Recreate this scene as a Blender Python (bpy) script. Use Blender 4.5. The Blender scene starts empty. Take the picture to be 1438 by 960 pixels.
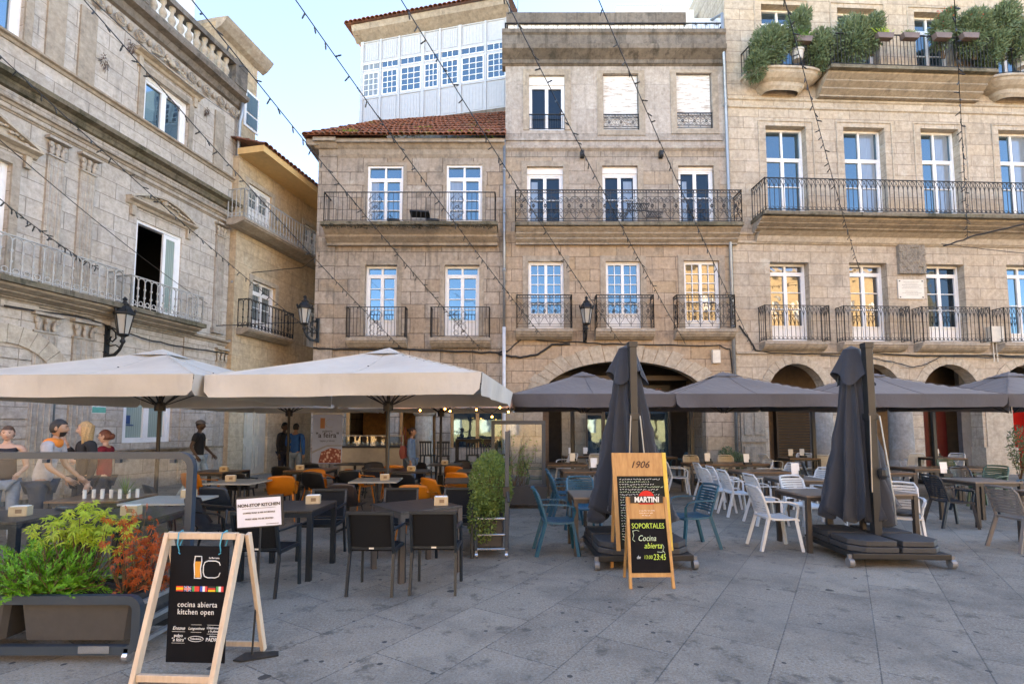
import bpy, math, random
from mathutils import Vector, Matrix
import bmesh
R = math.radians
SC = bpy.context.scene
COL = SC.collection
# ---------------------------------------------------------------- camera
CAMZ = 1.65; PITCH = 4.3; FPX = 720.0; CX = 719.0; PY0 = 546.0
cd = bpy.data.cameras.new('camera'); cam = bpy.data.objects.new('camera', cd); COL.objects.link(cam)
cam.location = (0, 0, CAMZ); cam.rotation_euler = (R(90 + PITCH), 0, 0)
cd.sensor_width = 36; cd.sensor_fit = 'HORIZONTAL'; cd.lens = FPX / 1438 * 36
cd.shift_y = (PY0 - 480) / 1438; cd.clip_start = .05; cd.clip_end = 2000
SC.camera = cam
# ---------------------------------------------------------------- sky and sun
SUN_EL, SUN_AZ = 18.0, 60.0        # azimuth measured from +Y (ahead) towards +X
w = bpy.data.worlds.new('World'); SC.world = w; w.use_nodes = True
nt = w.node_tree; bg = nt.nodes['Background']
sky = nt.nodes.new('ShaderNodeTexSky'); sky.sky_type = 'NISHITA'; sky.sun_disc = False
sky.sun_elevation = R(SUN_EL); sky.sun_rotation = R(SUN_AZ); sky.air_density = .65; sky.dust_density = .0; sky.ozone_density = 3.7
nt.links.new(sky.outputs[0], bg.inputs[0]); bg.inputs[1].default_value = .15
sl = bpy.data.lights.new('sun', 'SUN'); sl.energy = 5.0; sl.angle = R(.5); sl.color = (1, .88, .70)
so = bpy.data.objects.new('sun', sl); COL.objects.link(so)
sd = Vector((math.sin(R(SUN_AZ)) * math.cos(R(SUN_EL)), math.cos(R(SUN_AZ)) * math.cos(R(SUN_EL)), math.sin(R(SUN_EL))))
so.rotation_euler = sd.to_track_quat('Z', 'Y').to_euler(); so.location = (0, 0, 60)
SC.view_settings.view_transform = 'Standard'; SC.view_settings.look = 'None'
SC.view_settings.exposure = 3.22; SC.view_settings.gamma = 1; SC.view_settings.use_curve_mapping = False
SC.view_settings.use_white_balance = True; SC.view_settings.white_balance_temperature = 9700; SC.view_settings.white_balance_tint = 15
SC.render.engine = 'CYCLES'
SC.cycles.max_bounces = 8; SC.cycles.diffuse_bounces = 4; SC.cycles.glossy_bounces = 3; SC.cycles.transparent_max_bounces = 10
# ---------------------------------------------------------------- measuring helpers
_cp, _sp = math.cos(R(PITCH)), math.sin(R(PITCH))
def ray(px, py):
    a = (px - CX) / FPX; b = (PY0 - py) / FPX
    return Vector((a, _cp - b * _sp, _sp + b * _cp))
def onY(px, py, Y):
    d = ray(px, py); t = Y / d.y
    return Vector((0, 0, CAMZ)) + d * t
def onZ(px, py, Z=0):
    d = ray(px, py); t = (Z - CAMZ) / d.z
    return Vector((0, 0, CAMZ)) + d * t
# ---------------------------------------------------------------- object helpers
def tag(o, label=None, cat=None, group=None, kind=None):
    if label: o['label'] = label
    if cat: o['category'] = cat
    if group: o['group'] = group
    if kind: o['kind'] = kind
    return o
def empty(name, loc=(0, 0, 0), rz=0, label=None, cat=None, group=None):
    o = bpy.data.objects.new(name, None); COL.objects.link(o)
    o.location = loc; o.rotation_euler = (0, 0, rz); o.empty_display_size = .2
    return tag(o, label, cat, group)
_kids = {}
def kids(o): return _kids.get(o.name, [])
def adopt(o, parent):
    if parent is not None:
        o.parent = parent; _kids.setdefault(parent.name, []).append(o)
def copy_tree(o, parent=None, remap=None):
    c = o.copy(); COL.objects.link(c)
    if parent is not None:
        c.parent = parent; _kids.setdefault(parent.name, []).append(c)
    if remap and c.type == 'MESH':
        for s in c.material_slots:
            if s.material and s.material.name in remap: pass
    for ch in list(kids(o)): copy_tree(ch, c, remap)
    return c
def place(proto, loc, rz, label, group=None, scale=None, state={}):
    if proto.name in state: c = copy_tree(proto)
    else: c = proto; state[proto.name] = 1
    c.location = loc; c.rotation_euler = (0, 0, rz)
    if scale: c.scale = scale
    c['label'] = label
    if group: c['group'] = group
    return c
class MB:
    def __init__(s): s.v = []; s.f = []; s.m = []; s.cur = 0
    def mat(s, i): s.cur = i; return s
    def add(s, vs, fs):
        b = len(s.v); s.v += [tuple(v) for v in vs]
        for f in fs: s.f.append([b + i for i in f]); s.m.append(s.cur)
        return s
    def quad(s, a, b, c, d): return s.add([a, b, c, d], [(0, 1, 2, 3)])
    def box(s, x0, x1, y0, y1, z0, z1):
        return s.add([(x0, y0, z0), (x1, y0, z0), (x1, y1, z0), (x0, y1, z0), (x0, y0, z1), (x1, y0, z1), (x1, y1, z1), (x0, y1, z1)],
                     [(0, 3, 2, 1), (4, 5, 6, 7), (0, 1, 5, 4), (1, 2, 6, 5), (2, 3, 7, 6), (3, 0, 4, 7)])
    def bar(s, p, q, w, h, up=(0, 0, 1)):
        p, q = Vector(p), Vector(q); d = (q - p).normalized(); up = Vector(up)
        sx = d.cross(up)
        if sx.length < 1e-4: sx = d.cross(Vector((0, 1, 0)))
        sx.normalize(); uy = sx.cross(d).normalized()
        vs = []
        for c in (p, q):
            for a, b in ((-1, -1), (1, -1), (1, 1), (-1, 1)): vs.append(c + sx * (a * w / 2) + uy * (b * h / 2))
        return s.add(vs, [(0, 1, 2, 3), (7, 6, 5, 4), (0, 4, 5, 1), (1, 5, 6, 2), (2, 6, 7, 3), (3, 7, 4, 0)])
    def tube(s, pts, r, n=6, cap=True, closed=False):
        pts = [Vector(p) for p in pts]; k = len(pts); rs = r if isinstance(r, (list, tuple)) else [r] * k
        rings = []; prev = None
        for i, p in enumerate(pts):
            a = pts[(i - 1) % k] if (i > 0 or closed) else pts[i]; b = pts[(i + 1) % k] if (i < k - 1 or closed) else pts[i]
            d = (b - a)
            if d.length < 1e-9: d = Vector((0, 0, 1))
            d.normalize()
            if prev is None:
                u = d.cross(Vector((0, 0, 1)))
                if u.length < .05: u = d.cross(Vector((0, 1, 0)))
            else: u = prev - d * prev.dot(d)
            if u.length < 1e-6: u = d.orthogonal()
            u.normalize(); prev = u; v = d.cross(u)
            rings.append([p + (u * math.cos(t) + v * math.sin(t)) * rs[i] for t in [2 * math.pi * (j + .5) / n for j in range(n)]])
        vs = [q for rg in rings for q in rg]; fs = []
        m = k if closed else k - 1
        for i in range(m):
            for j in range(n):
                a = i * n; b = ((i + 1) % k) * n; j2 = (j + 1) % n
                fs.append((a + j, a + j2, b + j2, b + j))
        if cap and not closed:
            fs.append(tuple(range(n - 1, -1, -1))); fs.append(tuple((k - 1) * n + j for j in range(n)))
        return s.add(vs, fs)
    def lathe(s, prof, n=16, c=(0, 0, 0), cap=True):
        vs = []; k = len(prof)
        for r, z in prof:
            for j in range(n):
                t = 2 * math.pi * j / n; vs.append((c[0] + r * math.cos(t), c[1] + r * math.sin(t), c[2] + z))
        fs = []
        for i in range(k - 1):
            for j in range(n):
                j2 = (j + 1) % n; fs.append((i * n + j, i * n + j2, (i + 1) * n + j2, (i + 1) * n + j))
        if cap: fs.append(tuple(range(n - 1, -1, -1))); fs.append(tuple((k - 1) * n + j for j in range(n)))
        return s.add(vs, fs)
    def grid(s, fn, nu, nv):
        vs = [fn(i / nu, j / nv) for j in range(nv + 1) for i in range(nu + 1)]
        fs = [(j * (nu + 1) + i, j * (nu + 1) + i + 1, (j + 1) * (nu + 1) + i + 1, (j + 1) * (nu + 1) + i) for j in range(nv) for i in range(nu)]
        return s.add(vs, fs)
    def prism(s, poly, f0, f1):
        """poly: 2D points; f0/f1 map a 2D point to 3D (front and back)"""
        n = len(poly); vs = [f0(*p) for p in poly] + [f1(*p) for p in poly]
        return s.add(vs, [tuple(range(n)), tuple(range(2 * n - 1, n - 1, -1))] + [(i, i + n, (i + 1) % n + n, (i + 1) % n) for i in range(n)])
    def prof(s, pts, u0, u1, m0=0, m1=0):
        """moulding: profile pts (y,z) swept along x, mitre offset by y*m at ends; y negative = outwards"""
        n = len(pts); vs = [(u0 + y * m0, y, z) for y, z in pts] + [(u1 - y * m1, y, z) for y, z in pts]
        return s.add(vs, [tuple(range(n)), tuple(range(2 * n - 1, n - 1, -1))] + [(i, i + n, (i + 1) % n + n, (i + 1) % n) for i in range(n)])
    def ball(s, c, r, n=10, sc=(1, 1, 1)):
        prof = [(max(1e-4, r * math.sin(math.pi * i / n)), -r * math.cos(math.pi * i / n)) for i in range(n + 1)]
        b = len(s.v); s.lathe(prof, n + 2, (0, 0, 0))
        for i in range(b, len(s.v)):
            x, y, z = s.v[i]; s.v[i] = (c[0] + x * sc[0], c[1] + y * sc[1], c[2] + z * sc[2])
        return s
    def xform(s, M, start=0):
        for i in range(start, len(s.v)): s.v[i] = tuple(M @ Vector(s.v[i]))
        return s
    def build(s, name, mats, parent=None, smooth=False, bevel=0, fixn=True):
        me = bpy.data.meshes.new(name); me.from_pydata(s.v, [], s.f)
        if not isinstance(mats, (list, tuple)): mats = [mats]
        for m in mats: me.materials.append(m)
        if len(mats) > 1: me.polygons.foreach_set('material_index', s.m)
        if fixn:
            bm = bmesh.new(); bm.from_mesh(me); bmesh.ops.recalc_face_normals(bm, faces=bm.faces); bm.to_mesh(me); bm.free()
        if smooth: me.polygons.foreach_set('use_smooth', [True] * len(me.polygons))
        me.update()
        o = bpy.data.objects.new(name, me); COL.objects.link(o); adopt(o, parent)
        if bevel:
            md = o.modifiers.new('b', 'BEVEL'); md.width = bevel; md.segments = 2; md.limit_method = 'ANGLE'; md.angle_limit = R(40)
        return o
def arc(cx, cy, r, a0, a1, n): return [(cx + r * math.cos(R(a0 + (a1 - a0) * i / n)), cy + r * math.sin(R(a0 + (a1 - a0) * i / n))) for i in range(n + 1)]
def text(body, size, M, m, parent, name='lettering', align='CENTER', shear=0, ext=.0015, sx=1, bold=0, sp=1):
    cu = bpy.data.curves.new('t', 'FONT'); cu.body = body; cu.size = size; cu.align_x = align; cu.align_y = 'CENTER'
    cu.extrude = ext; cu.shear = shear; cu.offset = bold; cu.space_character = sp; cu.resolution_u = 3
    o = bpy.data.objects.new('t', cu); COL.objects.link(o)
    dg = bpy.context.evaluated_depsgraph_get(); dg.update()
    me = bpy.data.meshes.new_from_object(o.evaluated_get(dg)); bpy.data.objects.remove(o); bpy.data.curves.remove(cu)
    me.transform(M @ Matrix.Diagonal((sx, 1, 1, 1))); me.materials.clear(); me.materials.append(m); me.name = name
    ob = bpy.data.objects.new(name, me); COL.objects.link(ob); adopt(ob, parent)
    return ob
def face_M(c, ux, uz):
    """matrix putting text plane XY on given right/up vectors"""
    ux, uz = Vector(ux).normalized(), Vector(uz).normalized(); n = ux.cross(uz)
    return Matrix.Translation(Vector(c)) @ Matrix((ux, uz, n)).transposed().to_4x4()
# ---------------------------------------------------------------- materials
class NT:
    def __init__(s, m): s.t = m.node_tree; s.b = s.t.nodes['Principled BSDF']
    def n(s, ty, **kw):
        nd = s.t.nodes.new('ShaderNode' + ty)
        for k, v in kw.items():
            if k.startswith('i_'):
                key = k[2:]; key = int(key) if key.isdigit() else key.replace('_', ' ')
                if isinstance(v, bpy.types.NodeSocket): s.t.links.new(v, nd.inputs[key])
                else: nd.inputs[key].default_value = v
            else: setattr(nd, k, v)
        return nd
    def mix(s, f, a, b, mode='MIX'):
        nd = s.n('Mix', data_type='RGBA', blend_type=mode)
        for i, v in ((0, f), (6, a), (7, b)):
            if isinstance(v, bpy.types.NodeSocket): s.t.links.new(v, nd.inputs[i])
            else: nd.inputs[i].default_value = v if i == 0 else (*v[:3], 1)
        return nd.outputs[2]
    def math(s, op, a, b=0, c=None):
        nd = s.n('Math', operation=op)
        for i, v in enumerate((a, b, c)):
            if v is None: continue
            if isinstance(v, bpy.types.NodeSocket): s.t.links.new(v, nd.inputs[i])
            else: nd.inputs[i].default_value = v
        return nd.outputs[0]
    def rng(s, v, a, b, c=0, d=1): return s.n('MapRange', i_0=v, i_1=a, i_2=b, i_3=c, i_4=d).outputs[0]
    def noise(s, vec, sc, det=6, rough=.6): return s.n('TexNoise', i_Vector=vec, i_Scale=sc, i_Detail=det, i_Roughness=rough).outputs[0]
    def scaled(s, vec, sc): return s.n('Mapping', i_Vector=vec, i_Scale=sc).outputs[0]
    def obj(s): return s.n('TexCoord').outputs['Object']
    def out(s, k, v):
        if isinstance(v, bpy.types.NodeSocket): s.t.links.new(v, s.b.inputs[k])
        else: s.b.inputs[k].default_value = v
    def bump(s, h, st, dist=.02):
        s.out('Normal', s.n('Bump', i_Strength=st, i_Distance=dist, i_Height=h).outputs[0])
MATS = {}
def newmat(name):
    m = bpy.data.materials.new(name); m.use_nodes = True; MATS[name] = m; return m, NT(m)
def mat(name, col, rough=.6, metal=0, var=.12, vs=6, bump=0, bs=60, spec=.5, dirt=0, dirtc=(.1, .09, .08), ds=2, coat=0, emit=None, es=0, sheen=0):
    if name in MATS: return MATS[name]
    m, n = newmat(name); o = n.obj()
    c = n.mix(n.rng(n.noise(o, vs), .3, .7), [x * (1 - var) for x in col], [min(1, x * (1 + var)) for x in col])
    if dirt: c = n.mix(n.rng(n.noise(o, ds, 8, .7), .5, .75, 0, dirt), c, dirtc)
    n.out('Base Color', c); n.out('Roughness', rough if not dirt else n.rng(n.noise(o, ds * 3), .3, .7, rough * .85, min(1, rough * 1.15)))
    n.out('Metallic', metal); n.out('Specular IOR Level', spec); n.out('Coat Weight', coat)
    if bump: n.bump(n.noise(o, bs, 4), bump, .004)
    if emit: n.out('Emission Color', (*emit, 1)); n.out('Emission Strength', es)
    if sheen: n.out('Sheen Weight', sheen)
    return m
def stone(name, ca, cb, mort, bw, rh, msz=.012, dirt=.45, dirtc=(.07, .062, .052), ledges=(), warm=(.36, .27, .17), warmf=.35, zone=None, irr=0):
    m, n = newmat(name); o = n.obj(); s = n.n('SeparateXYZ', i_0=o)
    xy = n.math('ADD', s.outputs[0], s.outputs[1])
    z = s.outputs[2]
    if irr:
        z2 = n.math('ADD', z, n.math('MULTIPLY', n.math('SINE', n.math('MULTIPLY', z, 1.9)), irr))
        xy = n.math('ADD', xy, n.math('MULTIPLY', n.math('SINE', n.math('MULTIPLY', xy, 1.3)), irr * 2))
    else: z2 = z
    v = n.n('CombineXYZ', i_0=xy, i_1=z2).outputs[0]
    wob = n.n('TexNoise', i_Vector=o, i_Scale=3.0, i_Detail=3).outputs[1]
    v = n.n('VectorMath', operation='ADD', i_0=v, i_1=n.n('VectorMath', operation='SCALE', i_0=wob, i_3=.03 if irr else .012).outputs[0]).outputs[0]
    br = n.n('TexBrick', i_Vector=v, i_Color1=(*ca, 1), i_Color2=(*cb, 1), i_Mortar=(*mort, 1), i_Scale=1.0, i_Mortar_Size=msz, i_Mortar_Smooth=.3, i_Bias=0.0, i_Brick_Width=bw, i_Row_Height=rh, offset=.5)
    sv_ = n.n('SeparateXYZ', i_0=v); row = n.math('FLOOR', n.math('DIVIDE', sv_.outputs[1], rh)); off = n.math('MULTIPLY', n.math('SUBTRACT', 1.0, n.math('FLOORED_MODULO', row, 2.0)), .5)
    colm = n.math('FLOOR', n.math('ADD', n.math('DIVIDE', sv_.outputs[0], bw), off)); wn = n.n('TexWhiteNoise', noise_dimensions='2D', i_Vector=n.n('CombineXYZ', i_0=colm, i_1=row).outputs[0]).outputs[0]
    c = n.mix(n.rng(wn, 0, 1, 0, 1), [x * .84 for x in ca], [min(1, x * 1.14) for x in cb]); c = n.mix(n.math('MULTIPLY', n.math('GREATER_THAN', wn, .8), .55 if irr else .25), c, warm)
    c = n.mix(br.outputs[1], c, mort)
    c = n.mix(n.rng(n.noise(o, .9, 5), .35, .7, 0, warmf), c, warm)
    c = n.mix(1.0, c, n.n('ValToRGB', i_0=n.noise(o, 7, 10, .75)).outputs[0], 'MULTIPLY')
    rp = [x for x in m.node_tree.nodes if x.type == 'VALTORGB'][-1].color_ramp
    rp.elements[0].position = .25; rp.elements[0].color = (.52, .5, .48, 1); rp.elements[1].position = .72; rp.elements[1].color = (1.12, 1.12, 1.12, 1)
    streak = n.noise(n.scaled(o, (2.6, 2.6, .28)), 1.6, 8, .65)
    c = n.mix(n.rng(streak, .52, .74, 0, dirt), c, dirtc)
    blot = n.noise(n.scaled(o, (1, 1, .8)), 2.2, 9, .7)
    c = n.mix(n.rng(blot, .54, .66, 0, dirt * .9), c, [x * 1.6 for x in dirtc])
    big = n.noise(n.scaled(o, (.55, .55, .38)), 1.0, 9, .72)
    c = n.mix(n.rng(big, .55, .66, 0, dirt * .95), c, [x * 2.1 for x in dirtc])
    pale = n.noise(n.scaled(o, (.9, .9, 1.2)), 1.4, 7, .7); c = n.mix(n.rng(pale, .58, .7, 0, .4), c, [min(.6, x * 1.35) for x in ca])
    for L, d, st in ledges:
        a = n.math('MULTIPLY', n.rng(z, L - d, L, 0, 1), n.math('LESS_THAN', z, L + .02))
        st2 = n.noise(n.scaled(o, (4.5, 4.5, .5)), 1.8, 7, .6)
        c = n.mix(n.math('MULTIPLY', n.math('POWER', a, 1.6), n.rng(st2, .38, .62, 0, st)), c, [x * .8 for x in dirtc])
    n.out('Base Color', c); n.out('Roughness', .9); n.out('Specular IOR Level', .25)
    h = n.math('ADD', n.math('MULTIPLY', br.outputs[1], -1.0), n.math('MULTIPLY', n.noise(o, 28, 8, .7), .55))
    n.bump(h, .55, .02)
    return m
def leafmat(name, c1, c2, trans=.25):
    m, n = newmat(name); o = n.obj()
    c = n.mix(n.rng(n.noise(o, 26, 4), .35, .65), c1, c2); c = n.mix(n.rng(n.noise(o, 5, 3), .45, .7, 0, .5), c, [x * .45 for x in c1]); n.out('Base Color', c); n.out('Roughness', .55)
    tr = n.n('BsdfTranslucent', i_Color=c); mx = n.n('MixShader', i_0=trans)
    n.t.links.new(n.b.outputs[0], mx.inputs[1]); n.t.links.new(tr.outputs[0], mx.inputs[2])
    n.t.links.new(mx.outputs[0], n.t.nodes['Material Output'].inputs[0])
    return m
def glassmat(name, tint=(1, 1, 1), alpha=.9, rough=.02):
    m, n = newmat(name)
    tr = n.n('BsdfTransparent', i_Color=(*[x for x in tint], 1)); gl = n.n('BsdfGlossy', i_Roughness=rough, i_Color=(1, 1, 1, 1))
    f = n.math('MULTIPLY', n.n('Fresnel', i_IOR=1.5).outputs[0], n.math('SUBTRACT', 1.0, n.n('NewGeometry').outputs['Backfacing'])); mx = n.n('MixShader', i_0=n.math('ADD', n.math('MULTIPLY', f, 1.0), 1 - alpha))
    n.t.links.new(tr.outputs[0], mx.inputs[1]); n.t.links.new(gl.outputs[0], mx.inputs[2]); n.t.links.new(mx.outputs[0], n.t.nodes['Material Output'].inputs[0])
    return m
def wood(name, c1, c2, axis=(1, 1, 12), rough=.55, coat=.1, sc=3):
    m, n = newmat(name); o = n.obj()
    v = n.noise(n.scaled(o, axis), sc, 6, .6)
    c = n.mix(n.rng(v, .3, .7), c1, c2); n.out('Base Color', c); n.out('Roughness', rough); n.out('Coat Weight', coat); n.bump(v, .12, .004)
    return m
def plank(name, c1, c2, step, axis=0, rough=.45):
    """slatted table top: planks with dark gaps"""
    m, n = newmat(name); o = n.obj(); s = n.n('SeparateXYZ', i_0=o)
    fr = n.math('FRACT', n.math('DIVIDE', s.outputs[axis], step)); gap = n.math('LESS_THAN', fr, .07)
    g = n.noise(n.scaled(o, (1, 8, 8) if axis else (8, 1, 8)), 4, 6, .6)
    c = n.mix(n.rng(g, .3, .7), c1, c2); c = n.mix(gap, c, (.01, .01, .01)); n.out('Base Color', c); n.out('Roughness', rough)
    n.bump(n.math('MULTIPLY', gap, -1.0), .4, .004)
    return m
MWHITE = mat('white_paint', (.78, .78, .77), .45, var=.04, dirt=.25, dirtc=(.45, .43, .40), ds=4)
MGLASS, _n = newmat('window_glass')
_n.out('Base Color', (.02, .03, .04, 1)); _n.out('Roughness', .03); _n.out('IOR', 2.6); _n.out('Specular Tint', (.5, .84, 1, 1)); _n.bump(_n.noise(_n.obj(), 1.1, 2), .12, .03)
MGLASSY, _n = newmat('window_glass_clear')
_n.out('Base Color', (.03, .03, .03, 1)); _n.out('Roughness', .03); _n.out('IOR', 2.7); _n.bump(_n.noise(_n.obj(), 1.3, 2), .18, .03)
MGLASSD, _n = newmat('window_glass_dark')
_n.out('Base Color', (.008, .014, .022, 1)); _n.out('Roughness', .03); _n.out('IOR', 1.55); _n.out('Specular Tint', (.6, .85, 1, 1)); _n.bump(_n.noise(_n.obj(), 1.3, 2), .12, .03)
MGLASSC, _n = newmat('window_glass_curtained')
_o = _n.obj(); _n.out('Base Color', _n.mix(_n.rng(_n.n('TexWave', i_Vector=_o, i_Scale=3.0, i_Distortion=1.5).outputs[1], 0, 1), (.10, .12, .12), (.22, .25, .25)))
_n.out('Roughness', .04); _n.out('IOR', 2.0)
MGLASSG, _n = newmat('window_glass_green_blind')
_o = _n.obj(); _n.out('Base Color', _n.mix(_n.rng(_n.n('TexWave', i_Vector=_o, i_Scale=5.0).outputs[1], 0, 1), (.22, .30, .27), (.30, .38, .34))); _n.out('Roughness', .1); _n.out('IOR', 1.6)
MIRON = mat('wrought_iron', (.025, .025, .026), .55, metal=.3, bump=.2, dirt=.4, dirtc=(.09, .06, .04), ds=8)
MIRONG = mat('grey_painted_iron', (.40, .40, .38), .5, var=.2, dirt=.35, dirtc=(.12, .11, .1), ds=9)
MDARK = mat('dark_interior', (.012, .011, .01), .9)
MZINC = mat('zinc_pipe', (.30, .33, .35), .45, metal=.6, var=.15, dirt=.3, ds=3)
# ================================================================= setting
class Fac:
    """a wall plane: origin, heading; local x along the wall, y inwards, z up"""
    def __init__(s, ox, oy, ang):
        s.o = Vector((ox, oy, 0)); s.a = R(ang); s.d = Vector((math.cos(s.a), math.sin(s.a), 0)); s.n = Vector((-math.sin(s.a), math.cos(s.a), 0))
    def uv(s, px, py, out=0):
        d = ray(px, py); o = Vector((0, 0, CAMZ)); p0 = s.o - s.n * out
        t = (p0 - o).dot(s.n) / d.dot(s.n); p = o + d * t
        return ((p - s.o).dot(s.d), p.z)
    def rect(s, x0, y0, x1, y1, out=0):
        xm, ym = (x0 + x1) / 2, (y0 + y1) / 2
        return (s.uv(x0, ym, out)[0], s.uv(x1, ym, out)[0], s.uv(xm, y1, out)[1], s.uv(xm, y0, out)[1])
    def world(s, u, y, z): return s.o + s.d * u + s.n * y + Vector((0, 0, z))
def wall(name, m, u0, u1, z0, z1, ops, parent, thick=.35, depth=8, y0=0, roofed=True, arches=()):
    """ops: rectangular holes (ua,ub,za,zb); arches: (uc,hw,zspring,rise) removed above zspring inside their rect"""
    b = MB(); O = list(ops)
    for uc, hw, zs, ri in arches: O.append((uc - hw, uc + hw, zs, zs + ri))
    us = sorted({u0, u1, *[c for o in O for c in o[:2] if u0 < c < u1]}); zs_ = sorted({z0, z1, *[c for o in O for c in o[2:] if z0 < c < z1]})
    for i in range(len(us) - 1):
        for j in range(len(zs_) - 1):
            cu, cz = (us[i] + us[i + 1]) / 2, (zs_[j] + zs_[j + 1]) / 2
            if any(o[0] < cu < o[1] and o[2] < cz < o[3] for o in O): continue
            b.quad((us[i], y0, zs_[j]), (us[i + 1], y0, zs_[j]), (us[i + 1], y0, zs_[j + 1]), (us[i], y0, zs_[j + 1]))
    for (a, c, za, zb) in ops:
        a2, c2 = max(a, u0), min(c, u1)
        if a > u0: b.quad((a, y0, za), (a, y0 + thick, za), (a, y0 + thick, zb), (a, y0, zb))
        if c < u1: b.quad((c, y0 + thick, za), (c, y0, za), (c, y0, zb), (c, y0 + thick, zb))
        if not any(abs(q[2] - zb) < .01 and q[0] - q[1] - .01 < a and q[0] + q[1] + .01 > c for q in arches): b.quad((a2, y0, zb), (a2, y0 + thick, zb), (c2, y0 + thick, zb), (c2, y0, zb))
        if za > z0: b.quad((a2, y0 + thick, za), (a2, y0, za), (c2, y0, za), (c2, y0 + thick, za))
    for uc, hw, zs, ri in arches:
        n = 24; P = [(uc - hw * math.cos(math.pi * k / n), zs + ri * math.sin(math.pi * k / n)) for k in range(n + 1)]
        for k in range(n):
            (xa, za), (xb, zb) = P[k], P[k + 1]; zt = zs + ri
            b.quad((xa, y0, za), (xb, y0, zb), (xb, y0, zt), (xa, y0, zt))
            b.quad((xa, y0, za), (xa, y0 + thick, za), (xb, y0 + thick, zb), (xb, y0, zb))
    if depth:
        b.quad((u0, y0 + depth, z0), (u0, y0, z0), (u0, y0, z1), (u0, y0 + depth, z1)); b.quad((u1, y0, z0), (u1, y0 + depth, z0), (u1, y0 + depth, z1), (u1, y0, z1))
        b.quad((u1, y0 + depth, z0), (u0, y0 + depth, z0), (u0, y0 + depth, z1), (u1, y0 + depth, z1))
        if roofed: b.quad((u0, y0, z1), (u1, y0, z1), (u1, y0 + depth, z1), (u0, y0 + depth, z1))
    return b.build(name, m, parent, fixn=False)
def window(parent, r, y=.22, leaves=2, cols=1, rows=(1, 1, 1), panel=0, trans=0, glass=None, fr=.055, st=.06, surround=None, box=0, name='window', gap=.0, wm=None, sw=.16, so=.03, sill=True):
    """glazed door or window: outer frame, leaves with glazing bars, bottom panel, transom lights, glass pane behind"""
    u0, u1, z0, z1 = r; wm = wm or MWHITE; b = MB()
    def fbox(a, c, za, zb, ya, yb): b.box(a, c, ya, yb, za, zb)
    d0, d1 = y, y + .07
    if box: fbox(u0, u1, z1 - box, z1, y - .06, y + .1); z1b = z1 - box
    else: z1b = z1
    fbox(u0, u0 + fr, z0, z1b, d0 - .02, d1); fbox(u1 - fr, u1, z0, z1b, d0 - .02, d1); fbox(u0 + fr, u1 - fr, z1b - fr, z1b, d0 - .02, d1); fbox(u0 + fr, u1 - fr, z0, z0 + .04, d0 - .02, d1)
    a0, a1, b0, b1 = u0 + fr, u1 - fr, z0 + .04, z1b - fr
    if trans:
        zt = b1 - trans; fbox(a0, a1, zt - .035, zt + .035, d0 - .01, d1)
        for k in range(1, leaves): x = a0 + (a1 - a0) * k / leaves; fbox(x - .035, x + .035, zt + .035, b1, d0, d1)
        b1l = zt - .035
    else: b1l = b1
    lw = (a1 - a0) / leaves
    for k in range(leaves):
        l0, l1 = a0 + lw * k, a0 + lw * (k + 1)
        fbox(l0, l0 + st, b0, b1l, d0, d1 - .01); fbox(l1 - st, l1, b0, b1l, d0, d1 - .01); fbox(l0 + st, l1 - st, b1l - st, b1l, d0, d1 - .01); fbox(l0 + st, l1 - st, b0, b0 + st * 1.2, d0, d1 - .01)
        g0, g1 = b0 + st * 1.2, b1l - st
        if panel:
            zp = b0 + panel; fbox(l0 + st, l1 - st, g0, zp - .03, d0 + .03, d1); fbox(l0 + st + .05, l1 - st - .05, g0 + .06, zp - .09, d0 + .018, d1 - .03); fbox(l0 + st, l1 - st, zp - .03, zp + .03, d0, d1 - .01); g0 = zp + .03
        tot = sum(rows); acc = 0
        for rr in rows[:-1]:
            acc += rr; zz = g0 + (g1 - g0) * acc / tot; fbox(l0 + st, l1 - st, zz - .014, zz + .014, d0 + .012, d1 - .02)
        for c in range(1, cols): x = l0 + st + (lw - 2 * st) * c / cols; fbox(x - .012, x + .012, g0, g1, d0 + .014, d1 - .022)
    w = b.build(name, wm, parent)
    g = MB(); g.box(u0 + .02, u1 - .02, y + .055, y + .06, z0 + .02, z1b - .02); g.build('pane', glass or MGLASS, w)
    if surround:
        s = MB(); e = sw
        s.box(u0 - e, u0, -so, .0, z0, z1 + e); s.box(u1, u1 + e, -so, .0, z0, z1 + e); s.box(u0, u1, -so, .0, z1, z1 + e)
        s.build('surround', surround, w)
    return w
def slab(parent, u0, u1, zt, out, m, h=.22, name='balcony', levels=3, wall_in=.0):
    """stone balcony slab with a stepped moulded underside"""
    b = MB(); P = [(wall_in, zt), (-out, zt), (-out, zt - h * .32), (-out + .04, zt - h * .38), (-out + .05, zt - h * .52)]
    for k in range(levels):
        t = (k + 1) / levels; P += [(-out * (1 - .55 * t) , zt - h * (.52 + .45 * t * .9)), (-out * (1 - .62 * t), zt - h * (.56 + .44 * t))]
    P += [(wall_in, zt - h)]
    if m.name == 'mossy_granite':
        e = .12; b.prof([(wall_in, zt), (-out, zt), (-out, zt - e), (wall_in, zt - e)], u0, u1); s = b.build(name, m, parent)
        b = MB(); o2 = out * .8; Q = [(wall_in, zt - e), (-o2, zt - e), (-o2 + .02, zt - e - .05)]; L = h - e - .05
        for k in range(levels): t0, t1 = k / levels, (k + 1) / levels; Q += [((-o2) * (1 - .72 * t1) + .03, zt - e - .05 - L * (t0 + .62 * (t1 - t0))), ((-o2) * (1 - .72 * t1), zt - e - .05 - L * t1)]
        Q.append((wall_in, zt - h)); b.prof(Q, u0 + .03, u1 - .03); b.build('corbel', MATS['dressed_granite'], s); return s
    b.prof(P, u0, u1)
    return b.build(name, m, parent)
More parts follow.
